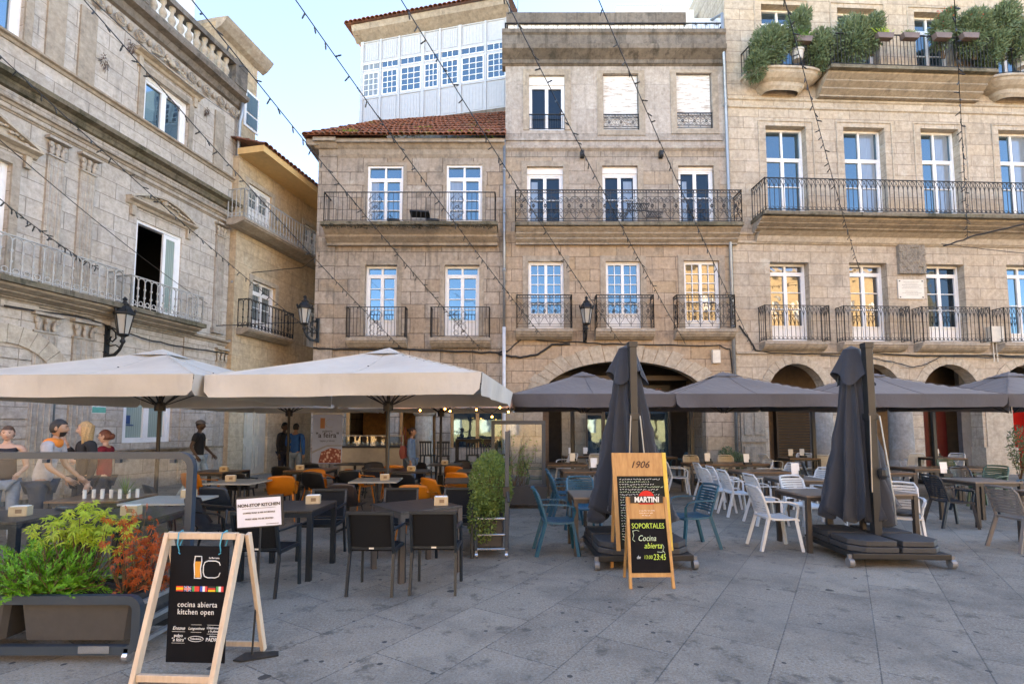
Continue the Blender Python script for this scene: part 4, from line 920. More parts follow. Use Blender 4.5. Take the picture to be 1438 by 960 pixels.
# ================================================================= ochre house up the side street
hY = empty('ochre_house', (-12.75, 0, 0), L2f.a, 'ochre rendered house with deep orange eaves up the narrow side street', 'building')
def uY(px, py, o=0): return L2f.uv(px, py, o)[0]
def zY(px, py, o=0): return L2f.uv(px, py, o)[1]
uA, uB = uE - .25 + .02, uY(470, 400)
zev = (zY(345, 196, .9) + zY(440, 268, .9)) / 2
e1 = (uY(348, 290), uY(381, 290), (zY(348, 322) + zY(381, 340)) / 2, (zY(348, 255) + zY(381, 278)) / 2)
e2 = (uY(353, 430), uY(386, 430), zY(370, 470), (zY(353, 392) + zY(386, 405)) / 2)
e3 = (uY(427, 330), uY(446, 330), e1[2], (zY(427, 316) + zY(446, 322)) / 2); e4 = (uY(430, 460), uY(448, 460), e2[2], e2[3])
e0 = (uY(342, 600), uY(376, 600), .05, 2.6)
zst = e2[2] + 2.9
SY = stone('ochre_sandstone_lit_tone', (.62, .49, .34), (.58, .45, .31), (.38, .30, .2), .9, .45, .007, .3, warm=(.5, .36, .2))  # ochre stone with the warm light it catches put into the base colour
wall('wall', SY, uA, uB, 0, zev, [e1, e2, e3, e4, e0], hY, depth=9)
b = MB(); b.box(uA - .1, uB, -1.0, 0, zev - .02, zev + .2); b.build('eaves', MSOFF, hY)
tiles('roof', hY, (uB, -1.05, zev + .2), (uA - .15, -1.05, zev + .2), (uA - .15, 4, zev + 1.7), (uB, 4, zev + 1.7), .22, MTILE)
for r in (e1, e3): window(hY, r, y=.08, rows=(1, 1), panel=.8, fr=.08, surround=STRIML, glass=MGLASSC)
for r in (e2, e4): window(hY, r, y=.12, rows=(1, 1), trans=.3, panel=.4, fr=.08, surround=STRIML, glass=MGLASSC)
dd = MB(); r = e0; dd.box(r[0], r[1], .1, .16, r[2], r[3]); mdl = (r[0] + r[1]) / 2
for a in (r[0] + .12, mdl + .1):
    for z, h in ((.2, .9), (1.3, 1.2)):
        dd.box(a, a + (r[1] - r[0]) / 2 - .25, .07, .1, z, z + h); dd.box(a + .08, a + (r[1] - r[0]) / 2 - .33, .05, .07, z + .1, z + h - .1)
dd.box(mdl - .03, mdl + .03, .06, .1, r[2], r[3]); dd.build('double_door', mat('cream_door_paint', (.55, .48, .38), .5, dirt=.2), hY)
for r, wid, o_ in (((uY(341, 335, .6), uB - .3, e1[2]), 0, .6), ((uY(347, 480, .4), uY(411, 480, .4), e2[2]), 0, .4)):
    s = slab(hY, r[0] - .05, r[1] + .05, r[2], o_ + .08, STRIM, .22, levels=1); rail(s, [(r[0], 0), (r[0], -o_), (r[1], -o_), (r[1], 0)], r[2] + .02, r[2] + .98, 'arched', MIRONG if o_ > .5 else MIRON, sp=.17, r=.013)
fr_ = MB(); ua, ub = uLx(316, 600), uLx(331, 600); fr_.box(ua, ub, -.1, -.02, 1.75, 2.3); fo = fr_.build('framed_menu', wood('dark_gilt_frame', (.16, .10, .04), (.28, .18, .08)), None); fo.location = (-13, 0, 0); fo.rotation_euler = (0, 0, Lf.a); tag(fo, 'framed menu hanging on the stone beside the pale double door', 'framed menu')
fr_ = MB(); fr_.box(ua + .06, ub - .06, -.105, -.1005, 1.82, 2.23); fr_.build('menu_sheet', mat('cream_paper', (.68, .62, .48), .6, var=.1), fo)
# sunlit set-back tower behind
tw = empty('attic_tower', (-12.75, 0, 0), L2f.a, 'tall stone attic block with a projecting cornice behind the roof balustrade', 'building')
a0, a1 = uY(300, 100, -1.2), uY(362, 100, -1.2); zt_ = zY(365, 92, -1.2); z0_ = zev + .3
b = MB(); b.box(a0, a1, 1.2, 6, z0_ - 1.5, zt_); b.build('wall', SY, tw)
b = MB(); b.prof([(1.2, zt_ - .3), (1.0, zt_ - .2), (.8, zt_), (.72, zt_ + .12), (1.2, zt_ + .14)], a0, a1 + .3); b.box(a0, a1 + .3, 1.2, 6, zt_, zt_ + .14); b.build('cornice', STRIML, tw)
wr = (uY(345, 150, -1.2), uY(360, 150, -1.2), zY(352, 180, -1.2), zY(352, 135, -1.2))
b = MB(); b.box(wr[0] - .1, wr[1] + .1, 1.15, 1.2, wr[2] - .1, wr[3] + .1); wn = b.build('window', MWHITE, tw); b = MB(); b.box(wr[0], wr[1], 1.13, 1.15, wr[2] + .5, wr[3]); b.box(wr[0], wr[1], 1.13, 1.15, wr[2], wr[2] + .42); b.build('pane', MGLASS, wn)

# ================================================================= houses beyond and behind
wb = MB(); wb.box(5.2, 14, 24, 34, 0, 22.5); wb.box(6.2, 8.4, 22, 24, 14, 20.5); o = wb.build('white_house', MPLASTER, None); tag(o, 'bright white building rising behind the roof terrace at the top', 'building')
MWARM = stone('sandstone_opposite', (.62, .48, .29), (.56, .43, .27), (.4, .3, .2), 1.0, .5, .01, .2)
def opposite(x0, x1, y, h, label):
    r_ = empty('facing_house', ((x0 + x1) / 2, y, 0), math.pi, label, 'building'); W = (x1 - x0) / 2; ops = []
    n = int((x1 - x0) / 3.2)
    for k in range(n):
        for z in [3.6 * j + 1.0 for j in range(int(h / 3.6))]:
            c = -W + (k + .5) * 2 * W / n; ops.append((c - .55, c + .55, z, z + 2.1))
    wall('wall', MWARM, -W, W, 0, h, ops, r_, depth=8, thick=.3)
    for q in ops[:n * 5]:
        b = MB(); b.box(q[0], q[1], .2, .24, q[2], q[3]); b.build('window', MWHITE, r_); 
    b = MB(); b.box(-W - .3, W + .3, -.6, 8, h, h + .3); b.build('cornice', STRIML, r_)
opposite(-60, 18, -24, 14, 'low sandstone house across the square, behind the camera'); opposite(18.4, 58, -24, 21, 'tall sandstone house across the square, behind the camera')

nh = MB(); nh.box(21.6, 46, 18.7, 30, 0, 17); nh.box(21.5, 46.1, 18.3, 30, 17, 17.4); o = nh.build('sun_blocking_house', SR, None); tag(o, 'unseen plain granite house added beyond the right edge to block the sun', 'building')  # added out of view to keep the low sun off the square
# ================================================================= terrace furniture
def plast(name, c): return mat(name, c, .42, var=.05, dirt=.25, dirtc=[x * .6 + .008 for x in c], ds=7, bump=.1, bs=120)
PW, PB, PN, PG, PGR, PBE = plast('white_plastic', (.54, .57, .58)), plast('teal_blue_plastic', (.008, .085, .135)), plast('navy_plastic', (.012, .018, .026)), plast('grey_plastic', (.15, .135, .125)), plast('dark_green_plastic', (.04, .085, .05)), plast('beige_plastic', (.50, .43, .34))
PBK, POR, PBR, PNV = plast('black_shell_plastic', (.009, .009, .010)), plast('orange_plastic', (.50, .15, .008)), plast('brown_shell_plastic', (.03, .02, .017)), plast('blue_black_plastic', (.012, .018, .026))
MALU = mat('anthracite_aluminium', (.02, .028, .036), .4, metal=.4, var=.08)
MTEXT, n = newmat('black_mesh_fabric'); o = n.obj(); n.out('Base Color', n.mix(n.n('TexChecker', i_Vector=o, i_Scale=260.0).outputs[1], (.005, .005, .006), (.014, .015, .016))); n.out('Roughness', .8); n.out('Specular IOR Level', .15)
MTD, n = None, None
MTD = plank('dark_slatted_top', (.022, .018, .015), (.045, .037, .032), .12, 0)
MTW = wood('worn_taupe_top', (.14, .105, .08), (.21, .165, .13), (1, 8, 8), .5)
MTL = mat('pale_compact_top', (.34, .33, .29), .4, var=.08)
MTB = wood('brown_table_top', (.12, .06, .03), (.20, .11, .06), (8, 1, 8), .4)
MTAUPE = mat('taupe_metal', (.06, .052, .046), .45, metal=.3, var=.1)
MBLKM = mat('black_metal', (.012, .012, .012), .5)
MWOODN = wood('pale_plywood', (.42, .31, .18), (.52, .40, .26), (10, 1, 1), .6)
MPAPER = mat('white_paper', (.74, .72, .68), .7, var=.05)
def slat_chair(name, m):
    t = empty(name, (0, 0, 0), 0, 'x', 'chair')
    b = MB()
    def sf(s, q): x = (s - .5) * .44; y = -.21 + .42 * q; return (x * (1 - .06 * q), y, .445 - .018 * math.sin(math.pi * q) - .01 * math.sin(math.pi * s) - (.025 if q < .04 else 0))
    b.grid(sf, 8, 8); k0 = len(b.v); b.grid(lambda s, q: Vector(sf(s, q)) - Vector((0, 0, .025)), 8, 8)
    for s_ in (0, 1):
        for i in range(8):
            b.quad(sf(s_, i / 8), sf(s_, (i + 1) / 8), Vector(sf(s_, (i + 1) / 8)) - Vector((0, 0, .025)), Vector(sf(s_, i / 8)) - Vector((0, 0, .025)))
            b.quad(sf(i / 8, s_), sf((i + 1) / 8, s_), Vector(sf((i + 1) / 8, s_)) - Vector((0, 0, .025)), Vector(sf(i / 8, s_)) - Vector((0, 0, .025)))
    b.build('seat', m, t, smooth=False)
    b = MB()
    def bp(x, z): q = (z - .44) / .4; return (x * (1 + .02 * q), .195 + .10 * q + .03 * q * q - .045 * (abs(x) / .22) ** 2 + .03, z)
    for sx in (-1, 1): b.tube([bp(sx * .215, .44 + .4 * k / 6) for k in range(6)] + [bp(sx * .19, .835)], [.019] * 6 + [.012], 6)
    b.tube([bp(-.19 + .38 * k / 8, .842 + .008 * math.sin(math.pi * k / 8)) for k in range(9)], .017, 6)
    for j in range(9):
        z = .50 + j * .037; P = [bp(-.205 + .41 * k / 6, z) for k in range(7)]
        for k in range(6): b.bar(P[k], P[k + 1], .008, .029)
    b.build('backrest', m, t)
    for sx in (-1, 1):
        b = MB(); b.bar((sx * .20, -.17, .435), (sx * .235, -.235, 0), .034, .04); b.build('leg', m, t)
        b = MB(); b.bar((sx * .195, .19, .435), (sx * .235, .315, 0), .034, .042); b.build('leg', m, t)
        b = MB(); P = [(sx * .225, .235, .655), (sx * .255, .1, .66), (sx * .26, -.08, .655), (sx * .25, -.16, .63), (sx * .225, -.19, .57), (sx * .205, -.18, .44)]
        for k in range(5): b.bar(P[k], P[k + 1], .034, .018)
        b.build('armrest', m, t)
    return t
def mesh_chair(name):
    t = empty(name, (0, 0, 0), 0, 'x', 'chair')
    b = MB(); b.box(-.21, .21, -.2, .2, .425, .435); b.build('seat', MTEXT, t)
    b = MB(); b.grid(lambda s, q: (-.205 + .41 * s, .215 + .075 * q + .02 * math.sin(math.pi * s), .47 + .33 * q), 6, 4); b.build('backrest', MTEXT, t, smooth=True)
    b = MB()
    for sx in (-1, 1): b.bar((sx * .22, .2, .40), (sx * .22, .30, .81), .026, .03)
    b.bar((-.235, .30, .812), (.235, .30, .812), .028, .03); b.bar((-.21, .205, .455), (.21, .205, .455), .028, .025); b.box(-.22, .22, -.22, -.19, .41, .44)
    for sx in (-1, 1): b.box(sx * .22 - .014, sx * .22 + .014, -.22, .21, .41, .44)
    b.build('frame', MALU, t)
    for sx in (-1, 1):
        b = MB(); b.bar((sx * .222, -.2, .62), (sx * .228, -.215, 0), .026, .026); b.build('leg', MALU, t)
        b = MB(); b.bar((sx * .22, .2, .42), (sx * .225, .27, 0), .026, .026); b.build('leg', MALU, t)
        b = MB(); b.bar((sx * .225, -.21, .63), (sx * .225, .25, .64), .034, .018); b.build('armrest', MALU, t)
    b = MB(); b.box(-.025, .025, .218, .2205, .447, .463); b.build('maker_tag', MPAPER, t)
    return t
def shell_chair(name, m, arms=True, pedestal=False, legm=None):
    t = empty(name, (0, 0, 0), 0, 'x', 'chair'); legm = legm or m
    b = MB()
    def f(s, q):
        a = (s - .5) * 2
        if q < .5: k = q * 2; return (a * .215 * (1 - .05 * k), -.21 + .38 * k, .44 + .018 * a * a - .02 * math.sin(math.pi * k) + .04 * max(0, k - .8) * 5)
        k = (q - .5) * 2; return (a * (.215 + .025 * math.sin(math.pi * k)), .17 + .10 * k + .05 * min(1, k * 3) - .07 * a * a, .48 + .33 * k - .03 * abs(a) ** 3 * k)
    b.grid(f, 10, 16); o = b.build('shell', m, t, smooth=True); md = o.modifiers.new('s', 'SOLIDIFY'); md.thickness = .014
    if arms:
        for sx in (-1, 1):
            b = MB(); P = [(sx * .21, .235, .70), (sx * .25, .15, .685), (sx * .265, .02, .665), (sx * .26, -.12, .65), (sx * .245, -.18, .60), (sx * .23, -.19, .44)]
            for k in range(5): b.bar(P[k], P[k + 1], .042, .018)
            b.build('armrest', m, t)
    if pedestal:
        b = MB(); b.tube([(0, 0, .43), (0, 0, .1)], .025, 8); b.build('stem', MBLKM, t); 
        b = MB()
        for k in range(4): a = R(45 + 90 * k); b.bar((0, 0, .11), (.27 * math.cos(a), .27 * math.sin(a), .02), .035, .03)
        b.build('base', MBLKM, t)
    else:
        for sx in (-1, 1):
            b = MB(); b.tube([(sx * .18, -.15, .44), (sx * .23, -.21, 0)], [.017, .011], 6); b.build('leg', legm, t)
            b = MB(); b.tube([(sx * .19, .18, .47), (sx * .245, .30, 0)], [.017, .011], 6); b.build('leg', legm, t)
    return t
def table(name, w_, d_, top, legm, ped=False, h=.75, lw=.055):
    t = empty(name, (0, 0, 0), 0, 'x', 'table')
    b = MB(); b.box(-w_ / 2, w_ / 2, -d_ / 2, d_ / 2, h - .025, h); b.build('tabletop', top, t, bevel=.003)
    if ped:
        b = MB(); b.tube([(0, 0, .04), (0, 0, h - .03)], .03, 10); b.build('stem', legm, t)
        b = MB()
        for k in range(4): a = R(45 + 90 * k); b.bar((0, 0, .06), (.34 * math.cos(a), .34 * math.sin(a), .015), .05, .025)
        b.build('base', legm, t)
    else:
        b = MB(); e = .03
        b.box(-w_ / 2 + e, w_ / 2 - e, -d_ / 2 + .012, -d_ / 2 + .035, h - .075, h - .026); b.box(-w_ / 2 + e, w_ / 2 - e, d_ / 2 - .035, d_ / 2 - .012, h - .075, h - .026)
        b.box(-w_ / 2 + .012, -w_ / 2 + .035, -d_ / 2 + .036, d_ / 2 - .036, h - .075, h - .026); b.box(w_ / 2 - .035, w_ / 2 - .012, -d_ / 2 + .036, d_ / 2 - .036, h - .075, h - .026); b.build('apron', legm, t)
        for sx in (-1, 1):
            for sy in (-1, 1): x, y = sx * (w_ / 2 - lw / 2 - .002), sy * (d_ / 2 - lw / 2 - .002); b = MB(); b.box(x - lw / 2, x + lw / 2, y - lw / 2, y + lw / 2, 0, h - .026); b.build('leg', legm, t)
    return t
PR = {
 'white': slat_chair('slatted_armchair', PW), 'blue': slat_chair('slatted_armchair', PB), 'navy': slat_chair('slatted_armchair', PN), 'grey': slat_chair('slatted_armchair', PG), 'green': slat_chair('slatted_armchair', PGR), 'beige': slat_chair('slatted_armchair', PBE),
 'mesh': mesh_chair('mesh_back_chair'), 'black': shell_chair('shell_chair', PBK), 'orange': shell_chair('shell_chair', POR), 'brown': shell_chair('shell_chair', PBR, False, True), 'nvshell': shell_chair('shell_chair', PNV, False, legm=MALU),
 'tdark': table('cafe_table', .8, .8, MTD, MALU), 'tbrownleg': table('cafe_table', .78, .78, MTD, mat('dark_brown_leg', (.06, .045, .038), .5)), 'tpale': table('cafe_table', .8, .75, MTL, MBLKM, True), 'tbrown': table('cafe_table', .9, .75, MTB, MBLKM), 'tblack': table('cafe_table', .8, .8, mat('black_top', (.03, .03, .032), .35), MBLKM, True),
 'ttaupe': table('cafe_table', .8, .78, MTW, MTAUPE), 'twood': table('cafe_table', 1.0, .8, MTB, MTAUPE)}
GRP = {'white': 'white slatted armchairs', 'blue': 'teal blue slatted armchairs', 'navy': 'navy slatted armchairs', 'grey': 'grey slatted armchairs', 'green': 'green slatted armchairs', 'beige': 'beige slatted armchairs', 'mesh': 'black mesh chairs at the front tables', 'black': 'black shell chairs under the cream parasols', 'orange': 'orange shell chairs', 'brown': 'brown shell chairs', 'nvshell': 'blue black shell chairs'}
def put(k, x, y, rz, label): return place(PR[k], (x, y, 0), R(rz), label, GRP.get(k, 'cafe tables on the terrace'))
# rz 0 = sitter looks at the camera, 180 = looks at the houses, 90 = looks right, -90 = looks left
C_ = [
 # cream-parasol terrace
 ('tdark', -2.57, 6.05, 0, 'dark square table behind the white NON-STOP KITCHEN board'),
 ('mesh', -2.5, 5.38, 176, 'black mesh chair with its back to the NON-STOP KITCHEN board, nearest the A-frame'),
 ('mesh', -2.45, 6.72, 2, 'mesh chair facing the camera across the table behind the NON-STOP KITCHEN board'),
 ('tbrownleg', -1.12, 6.1, 38, 'dark table turned cornerwise between four mesh chairs, brown leg towards the camera'),
 ('mesh', -1.39, 5.42, 178, 'left one of the two foreground mesh chairs seen from behind, side by side'),
 ('mesh', -.78, 5.46, 179, 'right one of the two foreground mesh chairs seen from behind, beside the planter trolley'),
 ('mesh', -1.5, 6.85, 4, 'mesh chair on the far left side of the cornerwise table, facing the camera'),
 ('mesh', -.72, 6.85, -4, 'mesh chair on the far right side of the cornerwise table, beside the bush'),
 ('brown', -2.57, 8.15, 172, 'dark brown shell chair on a pedestal, back to the camera, at the pale table'),
 ('tpale', -2.35, 9.0, 4, 'pale square table in front of the brown shell chair'),
 ('tpale', -4.6, 8.75, -3, 'pale square table behind the blue black shell chair, above the A-frame'),
 ('nvshell', -4.28, 7.72, 172, 'blue black shell chair seen from behind at the pale table above the A-frame'),
 ('nvshell', -5.25, 7.9, 140, 'blue black shell chair partly hidden behind the barrier post'),
 ('orange', -4.15, 9.35, -160, 'orange shell chair right behind the pale table above the A-frame'),
 ('orange', -3.85, 10.3, 40, 'second orange chair behind the brown table near the roll-up banner'),
 ('orange', -5.95, 9.9, 165, 'orange shell chair just right of the barrier post, by the walking man'),
 ('tbrown', -6.1, 10.8, 0, 'brown table near the mansion wall, under the man in the cap'),
 ('tbrown', -4.35, 11.2, 0, 'brown table in front of the two standing men'),
 ('black', -5.35, 10.2, 178, 'black shell chair between the pale table and the brown table by the wall'),
 ('black', -5.05, 11.6, 175, 'black shell chair in front of the pale double door'),
 ('black', -4.9, 12.6, 190, 'black shell chair behind the brown table, nearest the man with the white bag'),
 ('black', -3.8, 10.15, 170, 'black shell chair below the roll-up banner, on its left'),
 ('black', -3.35, 10.6, 205, 'black shell chair below the roll-up banner, on its right'),
 ('black', -3.3, 12.4, 20, 'black shell chair facing the camera before the steel counter'),
 ('tblack', -3.95, 13.0, 0, 'black pedestal table under the roll-up banner'),
 ('orange', -3.15, 10.75, 150, 'orange chair in front of the steel counter, left of a pair'),
 ('orange', -2.75, 11.9, 200, 'orange chair in front of the steel counter, right of a pair and farther back'),
 ('tblack', -2.75, 11.25, 0, 'black pedestal table before the steel counter, beside the orange pair'),
 ('tblack', -2.15, 10.9, 0, 'black table carrying a wooden napkin box in front of the woman in denim'),
 ('black', -2.05, 9.95, 178, 'black shell chair seen from behind left of the orange chairs by the bush'),
 ('black', -2.3, 12.3, 0, 'black shell chair beneath the woman in denim'),
 ('orange', -1.45, 7.95, 176, 'nearest orange chair, straight behind the cornerwise dark table'),
 ('orange', -1.25, 8.95, 135, 'orange armchair with a wrapped arm, left of the table beside the bush'),
 ('orange', -1.0, 10.1, 165, 'orange chair between the two tables left of the bush'),
 ('orange', -1.2, 11.6, 160, 'farthest orange chair, left of the bush towards the bar stools'),
 ('tblack', -.75, 8.95, 6, 'black table with a napkin box touching the left side of the bush'),
 ('tblack', -.75, 10.9, 0, 'black table with a napkin box behind the top of the bush'),
 ('tblack', -1.65, 12.8, 0, 'black table beside the stone column with a small napkin box'),
 ('black', -1.2, 13.1, 20, 'black shell chair near the stone column'),
 ('tdark', -4.0, 5.55, 5, 'dark table behind the glass of the planter barrier, near the middle'),
 ('tpale', -4.3, 6.55, 3, 'pale table behind the barrier glass, below the red-sweater woman'),
 ('tbrown', -5.3, 6.75, 2, 'brown table with glasses behind the planter barrier'),
 ('black', -3.6, 6.3, 100, 'black shell chair seen through the right half of the barrier glass'),
 ('black', -4.75, 5.9, 165, 'black shell chair seen through the middle of the barrier glass'),
 ('tdark', -5.15, 5.4, 0, 'dark table behind the barrier glass with the large wooden napkin box on the left'),
 # grey-parasol terrace
 ('ttaupe', 1.2, 7.12, 0, 'taupe table half hidden by the closed parasol and the tall menu board'),
 ('blue', .62, 6.95, 92, 'teal blue armchair nearest the planter trolley, facing right to the taupe table'),
 ('blue', 1.12, 8.15, 4, 'teal blue armchair facing the camera behind the taupe table'),
 ('blue', .98, 9.1, 90, 'teal blue armchair second behind the nearest blue one, facing right'),
 ('blue', 1.0, 9.9, 90, 'farthest teal blue armchair of the file left of the closed parasol'),
 ('green', .6, 12.7, 92, 'dark green armchair by the far glass screen, facing right'),
 ('blue', 2.5, 7.3, -80, 'teal blue armchair right of the menu boards, facing left'),
 ('ttaupe', 1.6, 9.1, 0, 'taupe table between the file of blue chairs and the closed parasol'),
 ('twood', 1.55, 11.0, 0, 'brown table carrying an upright white menu card left of the closed parasol'),
 ('twood', 1.35, 13.0, 0, 'brown table beside the dark green armchair'),
 ('white', 1.65, 15.9, -60, 'white armchair facing left under the wide arch, left of the grey pole'),
 ('white', 2.6, 16.2, 180, 'white armchair with its back to the camera under the wide arch, right of the pole'),
 ('white', 3.1, 15.6, -90, 'white armchair just left of the closed parasol under the wide arch'),
 ('tbrown', 2.1, 16.6, 0, 'far table under the wide arch with a white card'),
 ('white', 4.15, 12.9, 80, 'white armchair right of the tall menu board, facing right'),
 ('white', 4.1, 10.3, 95, 'white armchair nearly hidden behind the right side of the menu boards'),
 ('twood', 4.9, 13.1, 0, 'brown table in front of the left beige armchair'),
 ('twood', 5.9, 13.2, 0, 'brown table in front of the right beige armchair'),
 ('beige', 5.15, 14.6, 0, 'left one of the two beige armchairs facing the camera'),
 ('beige', 6.15, 14.6, 0, 'right one of the two beige armchairs facing the camera'),
 ('white', 3.66, 7.22, 88, 'nearest white armchair, in front of the row, facing right to the corner table'),
 ('white', 4.42, 9.0, 92, 'second white armchair of the row behind the nearest one, facing right'),
 ('white', 4.3, 9.85, 90, 'third white armchair of the row, facing right'),
 ('white', 4.42, 10.75, 90, 'fourth white armchair of the row, facing right'),
 ('white', 4.5, 11.75, 90, 'last and farthest white armchair of the row, facing right'),
 ('ttaupe', 4.3, 7.3, 2, 'taupe table right of the nearest white armchair, left of the second closed parasol'),
 ('ttaupe', 5.12, 7.45, 2, 'taupe table half hidden behind the base of the second closed parasol'),
 ('ttaupe', 5.1, 9.3, 0, 'table with a white menu card at the second white armchair of the row'),
 ('twood', 5.2, 10.9, 0, 'brown table with a menu card at the far end of the white row'),
 ('white', 4.72, 8.35, 14, 'white armchair facing the camera behind the corner taupe table'),
 ('white', 5.75, 9.0, -75, 'white armchair facing left, partly behind the second closed parasol'),
 ('white', 5.95, 10.3, -82, 'white armchair facing left between the row and the second closed parasol'),
 ('white', 6.05, 11.7, -85, 'white armchair facing left, farther back near the carved stone pilaster'),
 ('white', 6.1, 12.9, -88, 'farthest left-facing white armchair before the carved stone pilaster'),
 ('white', 5.5, 7.35, -32, 'white armchair right of the second closed parasol with a dark cushion'),
 ('navy', 7.4, 8.75, 84, 'largest navy armchair, at the table right of the second closed parasol'),
 ('ttaupe', 8.1, 9.0, 0, 'pale topped table right of the largest navy armchair'),
 ('navy', 6.9, 10.2, 120, 'navy armchair behind the white chair with the cushion'),
 ('navy', 8.1, 11.2, 110, 'navy armchair behind the menu card right of the second closed parasol'),
 ('grey', 6.98, 7.1, 90, 'grey armchair at the right edge, nearest the camera on that side'),
 ('ttaupe', 7.75, 7.2, 0, 'taupe table cut by the right edge of the picture'),
 ('navy', 9.1, 10.2, 5, 'navy armchair facing the camera above the pale topped table'),
 ('blue', 9.75, 9.6, -60, 'dark blue armchair facing left near the right edge'),
 ('green', 9.9, 10.8, -75, 'green armchair near the right edge, behind the dark blue one'),
 ('green', 8.9, 12.6, 10, 'green armchair behind the round stone column base'),
 ('green', 10.9, 12.7, 0, 'green armchair in front of the blue grey pillar'),
 ('twood', 9.3, 11.7, 0, 'long brown table before the stone pier, left section'),
 ('twood', 10.4, 11.8, 0, 'long brown table before the stone pier, right section'),
 ('twood', 7.55, 10.7, 0, 'brown table left of the round stone column base'),
 ('navy', 7.1, 12.0, 60, 'navy armchair close behind the second closed parasol'),
 ('white', 9.25, 15.5, 150, 'white armchair right beside the round column under the arches'),
 ('white', 12.6, 16.3, 170, 'white armchair in front of the dark red door'),
 ('white', 13.6, 16.0, -70, 'white armchair in front of the blue grey pillar'),
 ('tbrown', 13.0, 15.6, 0, 'pale edged table in front of the dark red door'),
 ('white', 7.9, 15.7, 100, 'white armchair at the high table by the brown panel'),
 ('white', 9.0, 15.9, -30, 'white armchair left of a pair in front of the louvred shutter'),
 ('white', 9.8, 15.9, -60, 'white armchair right of a pair in front of the louvred shutter'),
 ('tbrown', 8.6, 15.5, 0, 'table between white chairs in front of the louvred shutter'),
 ('blue', 5.2, 16.4, -100, 'pale blue looking armchair at the right jamb of the wide arch'),
 ('white', 4.3, 16.6, 90, 'white armchair under the wide arch right of the closed parasol'),
 ('tbrown', 4.6, 16.1, 0, 'table under the right half of the wide arch'),
]
PLACED = [(k, x, y, put(k, x, y, rz, lab)) for k, x, y, rz, lab in C_]
bpy.context.view_layer.update()
# cushion on one white chair
b = MB(); b.lathe([(.02, .0), (.18, .0), (.2, .02), (.18, .035), (.02, .04)], 20); cu = b.build('seat_cushion', PN, None, smooth=True); cu.location = (5.5, 7.35, .438); tag(cu, 'round dark cushion on the seat of the white armchair', 'cushion')
# napkin boxes and menu cards
nb = empty('napkin_box', (0, 0, 0), 0, 'x', 'napkin box'); b = MB(); b.box(-.08, .08, -.05, .05, 0, .012); b.box(-.08, .08, -.05, -.043, .012, .095); b.box(-.08, .08, .043, .05, .012, .095); b.box(-.08, -.073, -.043, .043, .012, .095); b.box(.073, .08, -.043, .043, .012, .095); b.build('box', MWOODN, nb, bevel=.002)
b = MB(); b.box(-.07, .07, -.04, .04, .012, .102); b.build('napkins', MPAPER, nb)
b = MB(); b.box(-.02, .035, -.052, -.0505, .03, .07); b.build('printed_logo', mat('brown_ink', (.22, .13, .07), .7), nb)
def nbx(x, y, rz, lab): return place(nb, (x, y, .75), R(rz), lab, 'wooden napkin boxes on the tables')
for x, y, rz, lab in ((-2.37, 6.2, 12, 'napkin box on the dark table behind the NON-STOP KITCHEN board'), (-.83, 6.08, 8, 'napkin box on the cornerwise table between the mesh chairs'), (-2.2, 8.95, 15, 'napkin box on the pale table before the brown shell chair'),
    (-4.75, 8.75, 20, 'napkin box on the pale table above the A-frame'), (-5.95, 10.7, 10, 'napkin box on the brown table near the mansion wall'), (-4.55, 11.1, 15, 'napkin box on the brown table before the standing men'),
    (-2.1, 10.8, -5, 'napkin box in front of the woman in denim'), (-.62, 8.95, 0, 'napkin box on the black table touching the bush'), (-.6, 10.8, 20, 'napkin box behind the top of the bush'), (-1.65, 12.7, 0, 'small far napkin box beside the stone column'),
    (-5.05, 5.35, 14, 'large napkin box seen through the barrier glass at the left'), (-3.95, 5.4, 8, 'napkin box behind the orange leaves, through the barrier glass'), (-4.2, 6.75, 10, 'napkin box on the pale table seen just over the barrier plants')): nbx(x, y, rz, lab)
mc = empty('menu_stand', (0, 0, 0), 0, 'x', 'menu stand'); b = MB(); b.box(-.09, .09, -.05, .05, 0, .06); b.build('caddy', MBLKM, mc); b = MB(); b.bar((-.02, .01, .05), (-.02, .03, .26), .14, .004, (0, 1, 0)); b.build('card', MPAPER, mc); b = MB(); b.tube([(.05, 0, .05), (.05, 0, .13)], .018, 8); b.build('bottle', mat('dark_bottle', (.03, .04, .03), .15), mc)
for x, y, rz, lab in ((1.75, 10.9, 5, 'white menu card left of the closed parasol, on the brown table'), (2.02, 9.2, -8, 'white menu card touching the closed parasol cloth'), (1.55, 13.0, 10, 'menu card on the brown table beside the dark green armchair'), (1.9, 16.5, 0, 'far menu card under the wide arch, left'), (2.4, 16.7, 0, 'far menu card under the wide arch, before the dark window'),
    (4.95, 13.0, 0, 'menu card in front of the beige armchairs, left'), (5.75, 12.6, 4, 'menu card in front of the beige armchairs, right'), (5.15, 9.35, -4, 'menu card on the table at the white row'), (8.05, 9.6, 3, 'menu card above the largest navy armchair'),
    (8.35, 15.4, 0, 'menu card in front of the brown wall panel'), (8.8, 15.6, 0, 'menu card in front of the louvred shutter'), (4.45, 16.0, 0, 'menu card under the wide arch right of the closed parasol'), (12.8, 15.5, 0, 'menu card in front of the dark red door')):
    place(mc, (x, y, .75), R(rz), lab, 'menu stands on the tables')
